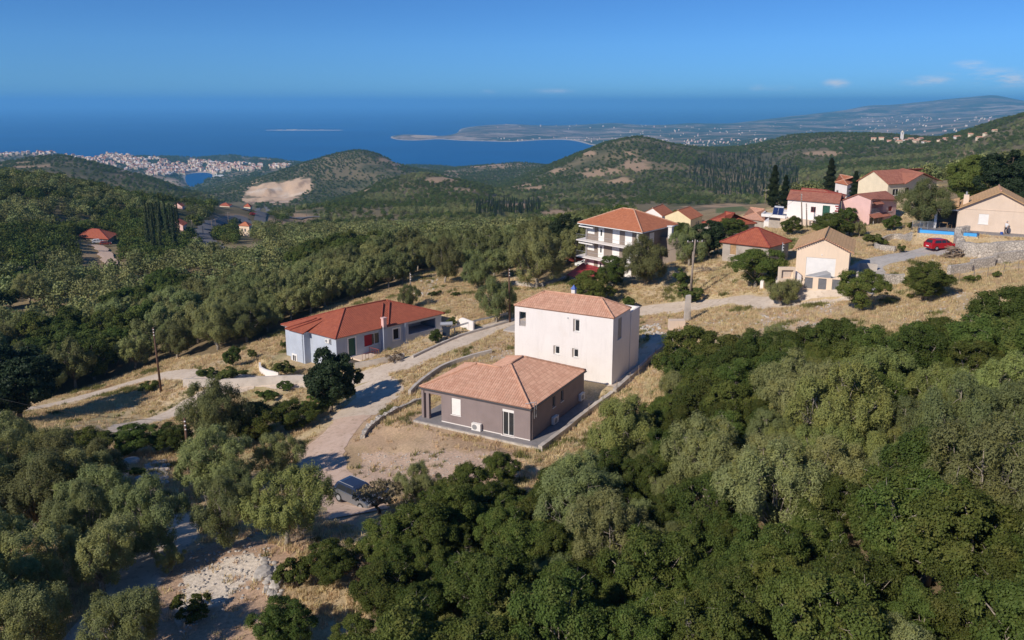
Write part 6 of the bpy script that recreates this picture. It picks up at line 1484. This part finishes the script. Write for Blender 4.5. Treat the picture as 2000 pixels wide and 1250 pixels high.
for a, b, c, l in ((192, 477, 'whitecar', 'pale car on the left in front of the red roofed valley house'), (207, 481, 'rust', 'dark car on the right in front of the red roofed valley house'), (494, 421, 'redpaint', 'small dark red car driving round the valley road bend')):
    p = hit(a, b); car(p+Vector((0, 0, .5)), .5, c, l, name='moving_car' if a == 494 else 'parked_car')

# ================================================================== poles and cables
def pole(base, top_py, mat, label, arm=0, r=.13, lean=None, name='utility_pole', tx=None, group=None):
    g = hit(*base); d = g.y*cP-g.z*sP
    ry = rays(base[0] if tx is None else tx, top_py)
    # height so that the top shows at top_py
    hgt = 0
    for k in range(400):
        _, v = proj(g.x, g.y, g.z+k*.05)
        if v <= top_py: hgt = k*.05; break
    dx = 0
    if tx is not None:
        u, _ = proj(g.x, g.y, g.z+hgt); dx = (tx-u)*d/FX
    o = empty(name, g, label, 'utility pole' if name == 'utility_pole' else 'pole', group)
    m = MB(); m.tube([(0, 0, -.5), (dx*.5, 0, hgt*.5), (dx, 0, hgt)], [r, r*.85, r*.65], 9); m.build('shaft', MT[mat], o, smooth=True)
    if arm:
        m = MB(); m.bar((dx-arm/2, 0, hgt-.35), (dx+arm/2, .3, hgt-.35), .09, .09); a = m.build('crossarm', MT[mat], o)
        for q in (-.45, -.15, .15, .45): m = MB(); m.tube([(dx+arm*q, .15+.3*q, hgt-.31), (dx+arm*q, .15+.3*q, hgt-.12)], .045, 7); m.build('insulator', MT['whitetrim'], a)
    else:
        for k in range(3): m = MB(); m.tube([(dx+.02, -.16, hgt-.25-k*.38), (dx+.14, -.16, hgt-.25-k*.38)], .06, 7); m.build('insulator', MT['whitetrim'], o)
    return g+Vector((dx, 0, hgt-.2))
t1 = pole((315, 766), 640, 'poleW', 'tall brown pole at the left end of the pale lane', tx=299, r=.16)
t2 = pole((372, 927), 817, 'poleW', 'brown pole leaning among the olive trees at lower left', tx=360, r=.16)
t3 = pole((996, 630), 524, 'poleW', 'brown pole behind the left corner of the white house', tx=994, r=.15)
t4 = pole((803, 600), 533, 'poleG', 'grey pole behind the red roof of the blue house', tx=801)
t5 = pole((959, 520), 470, 'poleG', 'grey pole rising from the olive trees behind the dry slope', tx=956)
t6 = pole((1346, 592), 468, 'poleG', 'tall pole with crossarm and transformer struts in the golden field', arm=2.2, tx=1358, r=.16)
t6b = pole((1351, 578), 492, 'poleG', 'shorter twin pole beside the pole with the crossarm', tx=1353, r=.11)
t7 = pole((1524, 545), 474, 'metal', 'thin grey lamp pole left of the peach garage', r=.06, name='pole', tx=1529)
t8 = pole((1567, 446), 378, 'poleG', 'weathered pole in front of the white house with green door', tx=1565)
t9 = pole((1576, 446), 398, 'poleG', 'shorter weathered pole in front of the white house with green door', tx=1575)
t10 = pole((1775, 352), 318, 'poleG', 'pole in front of the large cream house', tx=1775)
for k, (a, b, c) in enumerate(((578,421,398),(550,416,404),(543,413,404),(599,422,408),(414,447,429),(421,441,427),(397,459,442),(383,486,463),(392,487,473),(376,448,430),(40,545,520),(447,445,414),(175,345,330),(1495,398,370))):
    pole((a, b), c, 'poleG', 'thin utility pole with crossarm beside the valley road', arm=2.0, group='poles along the valley road', r=.14)
def cable(a, b, sag, label, r=.018):
    m = MB(); m.tube([a.lerp(b, k/24)-Vector((0, 0, sag*4*(k/24)*(1-k/24))) for k in range(25)], r, 4); tag(m.build('power_cable', MT['rubber']), label, 'cable')
cable(t2, hit(-150, 860)+Vector((0, 0, 8)), 1.5, 'sagging black cable crossing the golden field to the brown leaning pole')
cable(t4, t3, 2.2, 'sagging cable between the grey pole and the brown pole behind the white house')
cable(t1, t4, 2.0, 'long cable between the tall brown pole and the grey pole behind the blue house')
cable(t6, t8, 1.5, 'cable from the pole with the crossarm up to the weathered pole')
cable(t3, t6, 1.6, 'cable running above the white house to the pole with the crossarm')

# ================================================================== walls, rails, gate
def gwall(name, label, cat, pts, hgt, th, mat, down=.8, parent=None, wob=.0, follow=True, group=None, cap=None):
    P = []
    for p in pts:
        q = hit(*p) if not isinstance(p, Vector) else p; P.append(Vector((q.x, q.y, 0)))
    L_ = smooth_line(P, .5) if follow else P; m = MB(); n = len(L_)
    zt_ = [h1(p.x, p.y) for p in L_]
    if follow:
        zt_ = list(np.convolve(np.pad(zt_, 4, mode='edge'), np.ones(9)/9, 'valid'))
    rn = random.Random(len(label)); V = []
    for i, p in enumerate(L_):
        t = (L_[min(i+1, n-1)]-L_[max(i-1, 0)]).normalized(); s = Vector((t.y, -t.x, 0))*th/2; w = rn.uniform(-wob, wob); z0 = zt_[i]
        V.append([m.vt(p-s+Vector((0, 0, z0-down))), m.vt(p-s*(1+w)+Vector((0, 0, z0+hgt+w*.5))), m.vt(p+s*(1+w)+Vector((0, 0, z0+hgt+w*.4))), m.vt(p+s+Vector((0, 0, z0-down)))])
    for a, b in zip(V, V[1:]):
        for i in range(3): m.f.append([a[i], b[i], b[i+1], a[i+1]]); m.uv += [(0, 0)]*4
    m.f.append(V[0][::-1]); m.f.append(V[-1]); m.uv += [(0, 0)]*8
    return tag(m.build(name, MT[mat]), label, cat, group)
gwall('retaining_wall', 'low curved stone wall left of the brown bungalow', 'wall', [(708,857),(722,838),(760,812),(800,792),(826,782)], .45, .45, 'stone', wob=.3)
gwall('retaining_wall', 'pale concrete wall curving behind the brown bungalow roof', 'wall', [(800,772),(822,750),(862,722),(905,706),(960,690)], .55, .35, 'concrete', wob=.05)
gwall('boundary_wall', 'pale boundary wall along the right side of the brown bungalow', 'wall', [(1055,882),(1100,848),(1150,808),(1196,770)], .55, .4, 'concrete', wob=.08)
gwall('boundary_wall', 'pale stepped boundary wall below the white house path', 'wall', [(1200,768),(1225,745),(1262,712),(1300,668)], .45, .4, 'concrete', wob=.12)
gwall('retaining_wall', 'long pale block wall under the grape vines', 'wall', [(360,757),(430,757),(520,752),(600,749)], 1.15, .3, 'concrete', wob=.03)
gwall('retaining_wall', 'grey block wall in front of the blue house', 'wall', [(694,722),(740,712),(790,700)], .8, .3, 'grey', wob=.03)
gwall('kerb_wall', 'low pale kerb wall under the guard rail', 'kerb', [(806,700),(850,679),(900,658),(950,643),(1000,628)], .35, .3, 'concrete', wob=.05)
gwall('garden_wall', 'white garden wall behind the round bush at the end of the blue house', 'wall', [(862,641),(925,647)], 1.4, .2, 'white')
gwall('garden_wall', 'curved low white wall left of the blue house', 'wall', [(545,737),(525,735),(510,728),(508,718)], .8, .25, 'white')
gwall('garden_wall', 'short pale wall left of the sliding gate', 'wall', [(1487,565),(1500,552),(1515,545)], 1.0, .4, 'white', wob=.05)
gwall('garden_wall', 'pale wall between the gate pillar and the gate', 'wall', [(1516,556),(1562,556)], .9, .25, 'white')
gwall('dry_stone_wall', 'tall dry stone wall behind the red farm implement', 'stone wall', [(1870,497),(1890,503),(1930,504),(1970,501),(2060,497)], 1.9, .9, 'stone', wob=.12)
gwall('dry_stone_wall', 'dry stone wall curving up beside the pool wall', 'stone wall', [(1874,489),(1868,476),(1872,464),(1890,458)], 1.6, .8, 'stone', wob=.12)
gwall('dry_stone_wall', 'lowest step of the stepped stone wall on the right slope', 'stone wall', [(1852,538),(1895,530)], 1.1, .5, 'stone', wob=.1)
gwall('dry_stone_wall', 'middle step of the stepped stone wall on the right slope', 'stone wall', [(1896,528),(1940,519)], 1.2, .5, 'stone', wob=.1)
gwall('dry_stone_wall', 'highest step of the stepped stone wall at the right edge', 'stone wall', [(1941,516),(2060,500)], 1.3, .5, 'stone', wob=.1)
gwall('dry_stone_wall', 'stone wall between the two dark bushes below the paved drive', 'stone wall', [(1700,556),(1730,556),(1765,553)], 1.2, .5, 'stone', wob=.1)
gwall('garden_wall', 'curved pale stone wall enclosing the garden left of the pool', 'wall', [(1748,492),(1712,488),(1716,478),(1750,466),(1785,455)], .8, .35, 'stone', wob=.1)
gwall('dry_stone_wall', 'low stone wall behind the large olive by the red metal roof', 'stone wall', [(1005,556),(1040,560),(1075,556),(1105,545)], .5, .5, 'stone', wob=.3)
# guard rail
ps = [hit(842, 668), hit(880, 655), hit(920, 643), hit(960, 633), hit(992, 625)]
gr_ = empty('guard_rail', ps[0], 'grey steel guard rail on posts along the lane above the blue house', 'guard rail')
L_ = smooth_line([Vector((p.x, p.y, 0)) for p in ps], .6); q = [Vector((p.x, p.y, h1(p.x, p.y)+.95))-ps[0] for p in L_]
m = MB()
for a, b in zip(q, q[1:]):
    for dz in (.0, .14): m.bar(a+Vector((0, 0, dz)), b+Vector((0, 0, dz)), .05, .11)
m.build('rail', MT['metal'], gr_)
for k in range(0, len(q), 5): m = MB(); m.box(q[k].x-.06, q[k].y+.03, q[k].z-1.4, q[k].x+.06, q[k].y+.13, q[k].z+.18); m.build('post', MT['grey'], gr_)
# wire fence on the right slope and by the boundary wall
def fence(label, pts, hgt, n, wires=3):
    P = smooth_line([Vector((hit(*p).x, hit(*p).y, 0)) for p in pts], .5); idx = [int(k*(len(P)-1)/(n-1)) for k in range(n)]; Q = [Vector((P[i].x, P[i].y, h1(P[i].x, P[i].y))) for i in idx]
    o = empty('wire_fence', Q[0], label, 'fence')
    for a in Q: m = MB(); m.tube([a-Q[0]-Vector((0, 0, .3)), a-Q[0]+Vector((0, 0, hgt))], .035, 6); m.build('post', MT['poleG'], o)
    m = MB()
    for w in range(wires):
        for a, b in zip(Q, Q[1:]): dz = Vector((0, 0, hgt*(w+1)/(wires+.15))); m.tube([a-Q[0]+dz, b-Q[0]+dz], .008, 4)
    m.build('wires', MT['metal'], o)
fence('wire fence along the foot of the dry slope on the right', [(1860,556),(1910,545),(1960,535),(2040,520)], 1.2, 8)
fence('wire fence on posts along the boundary wall by the white house', [(1150,812),(1190,780),(1230,750),(1280,700)], 1.3, 7)
fence('wire fence under the grey-green olive left of the veranda', [(1765,412),(1800,410),(1835,410)], 1.4, 6)
# concrete pillar at the lane
p = hit(1342, 628); o = empty('concrete_pillar', p, 'weathered concrete pillar standing at the roadside before the pole with crossarm', 'pillar'); d = p.y*cP-p.z*sP; w_ = 9.5*d/FX; hh = 52*d/FX
m = MB(); i = [m.vt(v) for v in ((-w_*.7,-.3,-.5),(w_*.6,-.3,-.5),(w_*.6,.3,-.5),(-w_*.7,.3,-.5),(-w_*.45,-.25,hh),(w_*.5,-.25,hh+.05),(w_*.5,.25,hh+.1),(-w_*.45,.25,hh))]
for f in ((0,3,2,1),(4,5,6,7),(0,1,5,4),(1,2,6,5),(2,3,7,6),(3,0,4,7)): m.f.append([i[k] for k in f]); m.uv += [(0, 0)]*4
m.build('shaft', MT['concrete'], o); m = MB(); m.box(w_*.1, -.34, .2, w_*.42, -.27, 1.4); m.build('meter_box', MT['grey'], o)
p = hit(1322, 640); m = MB(); m.box(-1.0, -.5, -.8, .9, .5, 1.0); ob = m.build('concrete_block', MT['beige'], None, loc=p); tag(ob, 'square pinkish concrete block at the foot of the concrete pillar', 'concrete block')
# sliding gate in front of the garage
a = hit(1569, 566); b = hit(1648, 566); a = Vector((a.x, a.y, a.z)); dv = (b-a); dv.z = 0; ln = dv.length; dv.normalize()
ga_ = empty('gate', a, 'white gate with three dark louvred panels in front of the peach garage', 'gate', None, math.atan2(dv.y, dv.x))
zz = [0, 0]; 
for k in range(3):
    x0 = ln*(.02+k*.34); x1 = x0+ln*.20; m = MB(); m.box(x0, -.02, .25, x1, .02, 1.55); pa = m.build('louvre_panel', MT['darkmetal'], ga_); m = MB()
    for q in range(9): m.box(x0+.02, -.05, .30+q*.135, x1-.02, -.021, .36+q*.135)
    m.build('slats', MT['greyframe'], pa)
m = MB(); m.box(-.12, -.1, 0, 0, .1, 1.68)
for k in range(2): m.box(ln*(.22+k*.34)+.0, -.08, .0, ln*(.36+k*.34), .08, 1.66)
m.box(0, -.07, .1, ln*.22, .07, .245); m.box(ln*.36, -.07, .1, ln*.56, .07, .245); m.box(ln*.70, -.07, .1, ln, .07, .245); m.box(-.12, -.07, 1.555, ln*.22, .07, 1.66); m.box(ln*.36, -.07, 1.555, ln*.56, .07, 1.66); m.box(ln*.70, -.07, 1.555, ln, .07, 1.66); m.build('frame', MT['peach'], ga_)
p = hit(1535, 552); gp_ = empty('gate_pillar', p, 'square peach gate pillar with recessed niche left of the gate', 'gate pillar'); m = MB(); m.box(-.95, -.3, 0, -.7, .3, 1.9); m.box(.7, -.3, 0, .95, .3, 1.9); m.box(-.7, -.3, 1.6, .7, .3, 1.9); m.box(-.7, -.3, 0, .7, .3, .6); m.box(-.7, .0, .6, .7, .3, 1.6); m.build('surround', MT['peach'], gp_); m = MB(); m.box(-.5, -.05, .7, .5, -.003, 1.45); m.build('meter_door', MT['beige'], gp_)
p = F_gar.w(3.0, -1.3, 0); tr = empty('boat_trailer', p, 'grey covered trailer tilted in front of the white roller door', 'trailer', None, -.3)
m = MB(); i = [m.vt(v) for v in ((-1.7,-.6,.45),(1.1,-.7,.5),(1.1,.7,.5),(-1.7,.6,.45),(-1.6,-.5,.62),(1.0,-.62,1.25),(.6,.62,1.3),(-1.6,.5,.62))]
for f in ((0,3,2,1),(4,5,6,7),(0,1,5,4),(1,2,6,5),(2,3,7,6),(3,0,4,7)): m.f.append([i[k] for k in f]); m.uv += [(0, 0)]*4
m.build('cover', MT['greyframe'], tr); m = MB(); m.bar((1.0, -.2, .55), (2.2, -.35, .95), .06, .06); m.bar((1.0, .3, .55), (2.3, .25, .75), .06, .06); m.build('drawbar', MT['greyframe'], tr)
for s in (-.72, .6): m = MB(); m.tube([(-.2, s, .28), (-.2, s+.14, .28)], .28, 12); m.build('wheel', MT['rubber'], tr)
# solar water heater at the blue house
p = hit(872, 660); sh_ = empty('solar_water_heater', p, 'solar water heater with blue tank beside the guard rail', 'solar water heater'); m = MB(); m.tube([(-.8, .5, 1.75), (.8, .5, 1.85)], .3, 12); m.build('tank', MT['metal'], sh_); m = MB(); m.poly([(-.5, -.6, .5), (.5, -.6, .5), (.5, .3, 1.5), (-.5, .3, 1.5)]); m.poly([(-.5, .3, 1.45), (.5, .3, 1.45), (.5, -.6, .45), (-.5, -.6, .45)]); m.build('panel', MT['glass'], sh_)
m = MB(); [m.tube([(x_, y_, -.2), (x_, y_*.9, z_)], .03, 6) for x_, y_, z_ in ((-.7, .5, 1.6), (.7, .5, 1.6), (-.8, -1.1, .4), (.7, -1.1, .4))]; m.build('frame', MT['metal'], sh_)
# farm implement and log pile
p = hit(1955, 499); im = empty('farm_implement', p, 'rusty red farm implement lying before the tall dry stone wall', 'farm implement'); m = MB(); m.bar((-2.2, 0, .25), (1.5, .1, .9), .16, .16); m.box(1.3, -.3, .4, 2.3, .4, 1.6); m.build('frame', MT['rust'], im)
for k in range(4): m = MB(); m.tube([(-2.0+k*.7, -.35, .38), (-2.0+k*.7, -.27, .38)], .36, 12); m.build('disc', MT['rust'], im)
p = hit(1925, 501); im = empty('farm_implement', p, 'small red harrow left of the larger rusty farm implement', 'farm implement'); m = MB(); m.box(-1.1, -.3, .25, .9, .3, .4); m.box(-1.0, -.25, .4, -.5, .25, .8); m.box(.3, -.25, .4, .8, .25, .75); m.build('frame', MT['rust'], im)
p = hit(1862, 504); lp = empty('log_pile', p, 'round pile of cut branches and logs beside the drive under the red car', 'log pile')
rn = random.Random(3); m = MB()
for k in range(70):
    a = rn.uniform(0, 3.14); z_ = rn.uniform(.05, 1.4); rr_ = 1.25*math.sqrt(max(.05, 1-(z_/1.6)**2)); c = Vector((rn.uniform(-rr_, rr_), rn.uniform(-.7, .7), z_)); dd = Vector((math.cos(a), math.sin(a)*.6, rn.uniform(-.3, .3)))*.55; m.tube([c-dd, c+dd], rn.uniform(.035, .08), 6)
m.build('logs', MT['wood2'], lp)
p = hit(1385, 528); lp = empty('brushwood_pile', p, 'grey heap of brushwood in the golden field', 'brushwood'); m = MB()
for k in range(90):
    c = Vector((rn.gauss(0, 1.3), rn.gauss(0, .6), rn.uniform(.0, .5))); dd = Vector((rn.uniform(-1, 1), rn.uniform(-.4, .4), rn.uniform(-.1, .35)))*.7; m.tube([c-dd, c+dd], rn.uniform(.015, .04), 5)
m.build('twigs', MT['poleG'], lp)
# washing-up details of the settlement: chair and flower pots on the apartment balcony
# ================================================================== a person walking by the beige house
def person(loc, rz, label):
    root = empty('person', loc, label, 'person', None, rz)
    J = [(0,0,.95),(0,0,1.15),(0,.01,1.38),(0,.0,1.50),(0,.01,1.56),(0,.02,1.66),(0,.015,1.74),
         (.10,0,.90),(.11,.10,.50),(.11,.02,.09),(.11,.16,.05),(-.10,0,.90),(-.11,-.06,.50),(-.11,-.22,.10),(-.11,-.08,.05),
         (.19,0,1.40),(.25,-.04,1.12),(.26,.06,.88),(.26,.09,.80),(-.19,0,1.40),(-.25,.04,1.12),(-.25,.10,.88),(-.25,.13,.80)]
    Rr = [.15,.13,.16,.065,.055,.095,.075,.09,.06,.045,.035,.09,.06,.045,.035,.07,.045,.035,.03,.07,.045,.035,.03]
    E_ = [(0,1),(1,2),(2,3),(3,4),(4,5),(5,6),(0,7),(7,8),(8,9),(9,10),(0,11),(11,12),(12,13),(13,14),(2,15),(15,16),(16,17),(17,18),(2,19),(19,20),(20,21),(21,22)]
    nb = len(J)
    for (hx, hy, hz, sg) in ((.26,.09,.80,1), (-.25,.13,.80,-1)):
        b_ = 18 if sg > 0 else 22
        for k in range(4): J.append((hx+(k-1.5)*.016, hy+.02, hz-.085+abs(k-1.5)*.008)); Rr.append(.009); E_.append((b_, len(J)-1))
        J.append((hx-sg*.03, hy+.03, hz-.03)); Rr.append(.010); E_.append((b_, len(J)-1))
    me = bpy.data.meshes.new('body'); me.from_pydata(J, E_, []); me.materials.append(MT['skin'])
    o = bpy.data.objects.new('body', me); COL.objects.link(o); o.parent = root
    md = o.modifiers.new('skin', 'SKIN'); md.use_smooth_shade = True
    for v, r_ in zip(me.skin_vertices[0].data, Rr): v.radius = (r_, r_)
    me.skin_vertices[0].data[0].use_root = True
    sb = o.modifiers.new('sub', 'SUBSURF'); sb.levels = 1; sb.render_levels = 1
    m = MB(); m.tube([(0,0,.93),(0,0,1.1),(0,.0,1.3),(0,0,1.44),(0,0,1.48)], [.185,.175,.205,.17,.08], 14); 
    for s in (1, -1): m.tube([(s*.16,0,1.42),(s*.24,-s*.03,1.16)], [.085,.07], 10)
    m.build('shirt', MT['shirt'], root, smooth=True)
    m = MB(); m.tube([(0,0,.96),(0,0,.82)], [.18,.17], 14); m.tube([(.10,0,.88),(.11,.10,.50),(.11,.02,.12)], [.115,.085,.07], 10); m.tube([(-.10,0,.88),(-.11,-.06,.50),(-.11,-.22,.12)], [.115,.085,.07], 10); m.build('trousers', MT['trous'], root, smooth=True)
    m = MB(); m.tube([(0,-.02,1.66),(0,-.02,1.74),(0,-.01,1.79)], [.105,.098,.05], 12); m.build('hair', MT['greyframe'], root, smooth=True)
    return root
q = F_right.w(5.9, -1.1, -.06); person(q, 1.9, 'person in pale shirt and dark trousers walking past the beige wall')
q2 = q+Vector((-.75, -.3, 0)); bk_ = empty('bucket', q2, 'small blue bucket beside the walking person', 'bucket'); m = MB(); m.tube([(0,0,0),(0,0,.34)], [.15,.2], 12); m.build('pail', MT['bluecap'], bk_)
# ================================================================== boulders and rubble
def rock_mesh(seed, r=1.0):
    rng = np.random.default_rng(seed); V = []; Fc = []; nu, nv = 12, 8
    for j in range(nv+1):
        for i in range(nu): a = 2*math.pi*i/nu; b = math.pi*j/nv; V.append([math.sin(b)*math.cos(a), math.sin(b)*math.sin(a), math.cos(b)*.75])
    V = np.array(V); k = rng.normal(0, 1, (7, 3)); k = k/np.linalg.norm(k, axis=1)[:, None]
    for q in k: d = V@q; V -= np.maximum(d-rng.uniform(.45, .8), 0)[:, None]*q*.9
    for j in range(nv):
        for i in range(nu): i2 = (i+1) % nu; Fc.append([j*nu+i, (j+1)*nu+i, (j+1)*nu+i2, j*nu+i2])
    return mesh_from('rock', V*r, Fc, [MT['rock']])
RKM = [rock_mesh(k) for k in range(6)]
for k, (a, b, s, l) in enumerate(((163,912,1.3,'largest pale boulder above the olives at the left'),(212,902,.8,'pale boulder right of the largest boulder'),(272,938,.6,'small round pale boulder left of the rubble heap'),(258,905,1.0,'flat pale boulder topped by a round bush'),(512,1122,.8,'pinkish boulder at the right end of the white gravel patch'),(538,1142,.6,'pale boulder below the pinkish boulder'),(250,970,.5,'small white boulder under the rubble heap'))):
    p = hit(a, b); o = link('boulder', RKM[k % 6]); o.location = p; o.scale = (s, s*.8, s*.8); o.rotation_euler = (0, 0, k); tag(o, l, 'boulder')
rb = []
for (poly, n, s) in (([(285,905),(330,900),(325,945),(290,960),(270,940)], 260, .22), ([(215,915),(250,915),(258,945),(220,935)], 90, .18), ([(0,965),(60,965),(60,1005),(0,1010)], 160, .13), ([(505,1090),(540,1100),(560,1160),(520,1170)], 70, .16), ([(700,880),(1000,890),(1000,930),(700,960)], 260, .07), ([(350,1050),(520,1040),(540,1130),(350,1240)], 320, .08), ([(1290,625),(1500,600),(1500,660),(1330,680)], 160, .12), ([(1250,640),(1290,630),(1300,655),(1255,665)], 90, .2),
                     ([(1480,590),(1640,590),(1600,640),(1500,650)], 160, .12), ([(1750,600),(1900,560),(1950,600),(1760,650)], 160, .10), ([(820,545),(870,540),(840,575),(800,590)], 90, .2), ([(900,690),(1000,670),(1000,700),(900,720)], 90, .1), ([(1720,490),(1880,500),(1880,530),(1700,530)], 120, .1)):
    xs = [q[0] for q in poly]; ys = [q[1] for q in poly]; c = 0
    while c < n:
        a = random.uniform(min(xs), max(xs)); b = random.uniform(min(ys), max(ys))
        if inpoly(np.array([a]), np.array([b]), poly)[0]: p = hit(a, b); rb.append((p.x, p.y, p.z, s*random.uniform(.4, 1.6))); c += 1
rsrc = [src(mm) for mm in RKM]
scatter_obj('rubble', rb, rsrc, None, 'loose pale limestone rubble on the slopes and tracks', 'rubble')
# ================================================================== ship in the harbour
p = Vector(atz(430, 349, -299.5)); sh_ = empty('ship', p, 'white cruise ship moored in the small blue harbour of the town', 'ship', None, .15); sh_.scale = (.5, .5, .6)
m = MB(); i = [m.vt(v) for v in ((-62,-8,0),(50,-8,0),(50,8,0),(-62,8,0),(-64,-9,10),(66,-2,12),(66,2,12),(-64,9,10))]
for f in ((0,3,2,1),(4,5,6,7),(0,1,5,4),(1,2,6,5),(2,3,7,6),(3,0,4,7)): m.f.append([i[k] for k in f]); m.uv += [(0, 0)]*4
m.build('hull', MT['whitecar'], sh_); m = MB(); m.box(-50, -8, 11, 38, 8, 17); m.box(-42, -7.5, 17, 30, 7.5, 22); m.box(-10, -7, 22, 24, 7, 26); m.build('superstructure', MT['whitecar'], sh_); m = MB(); m.tube([(-22, 0, 22), (-24, 0, 34)], [4, 3], 10); m.build('funnel', MT['whitetrim'], sh_)
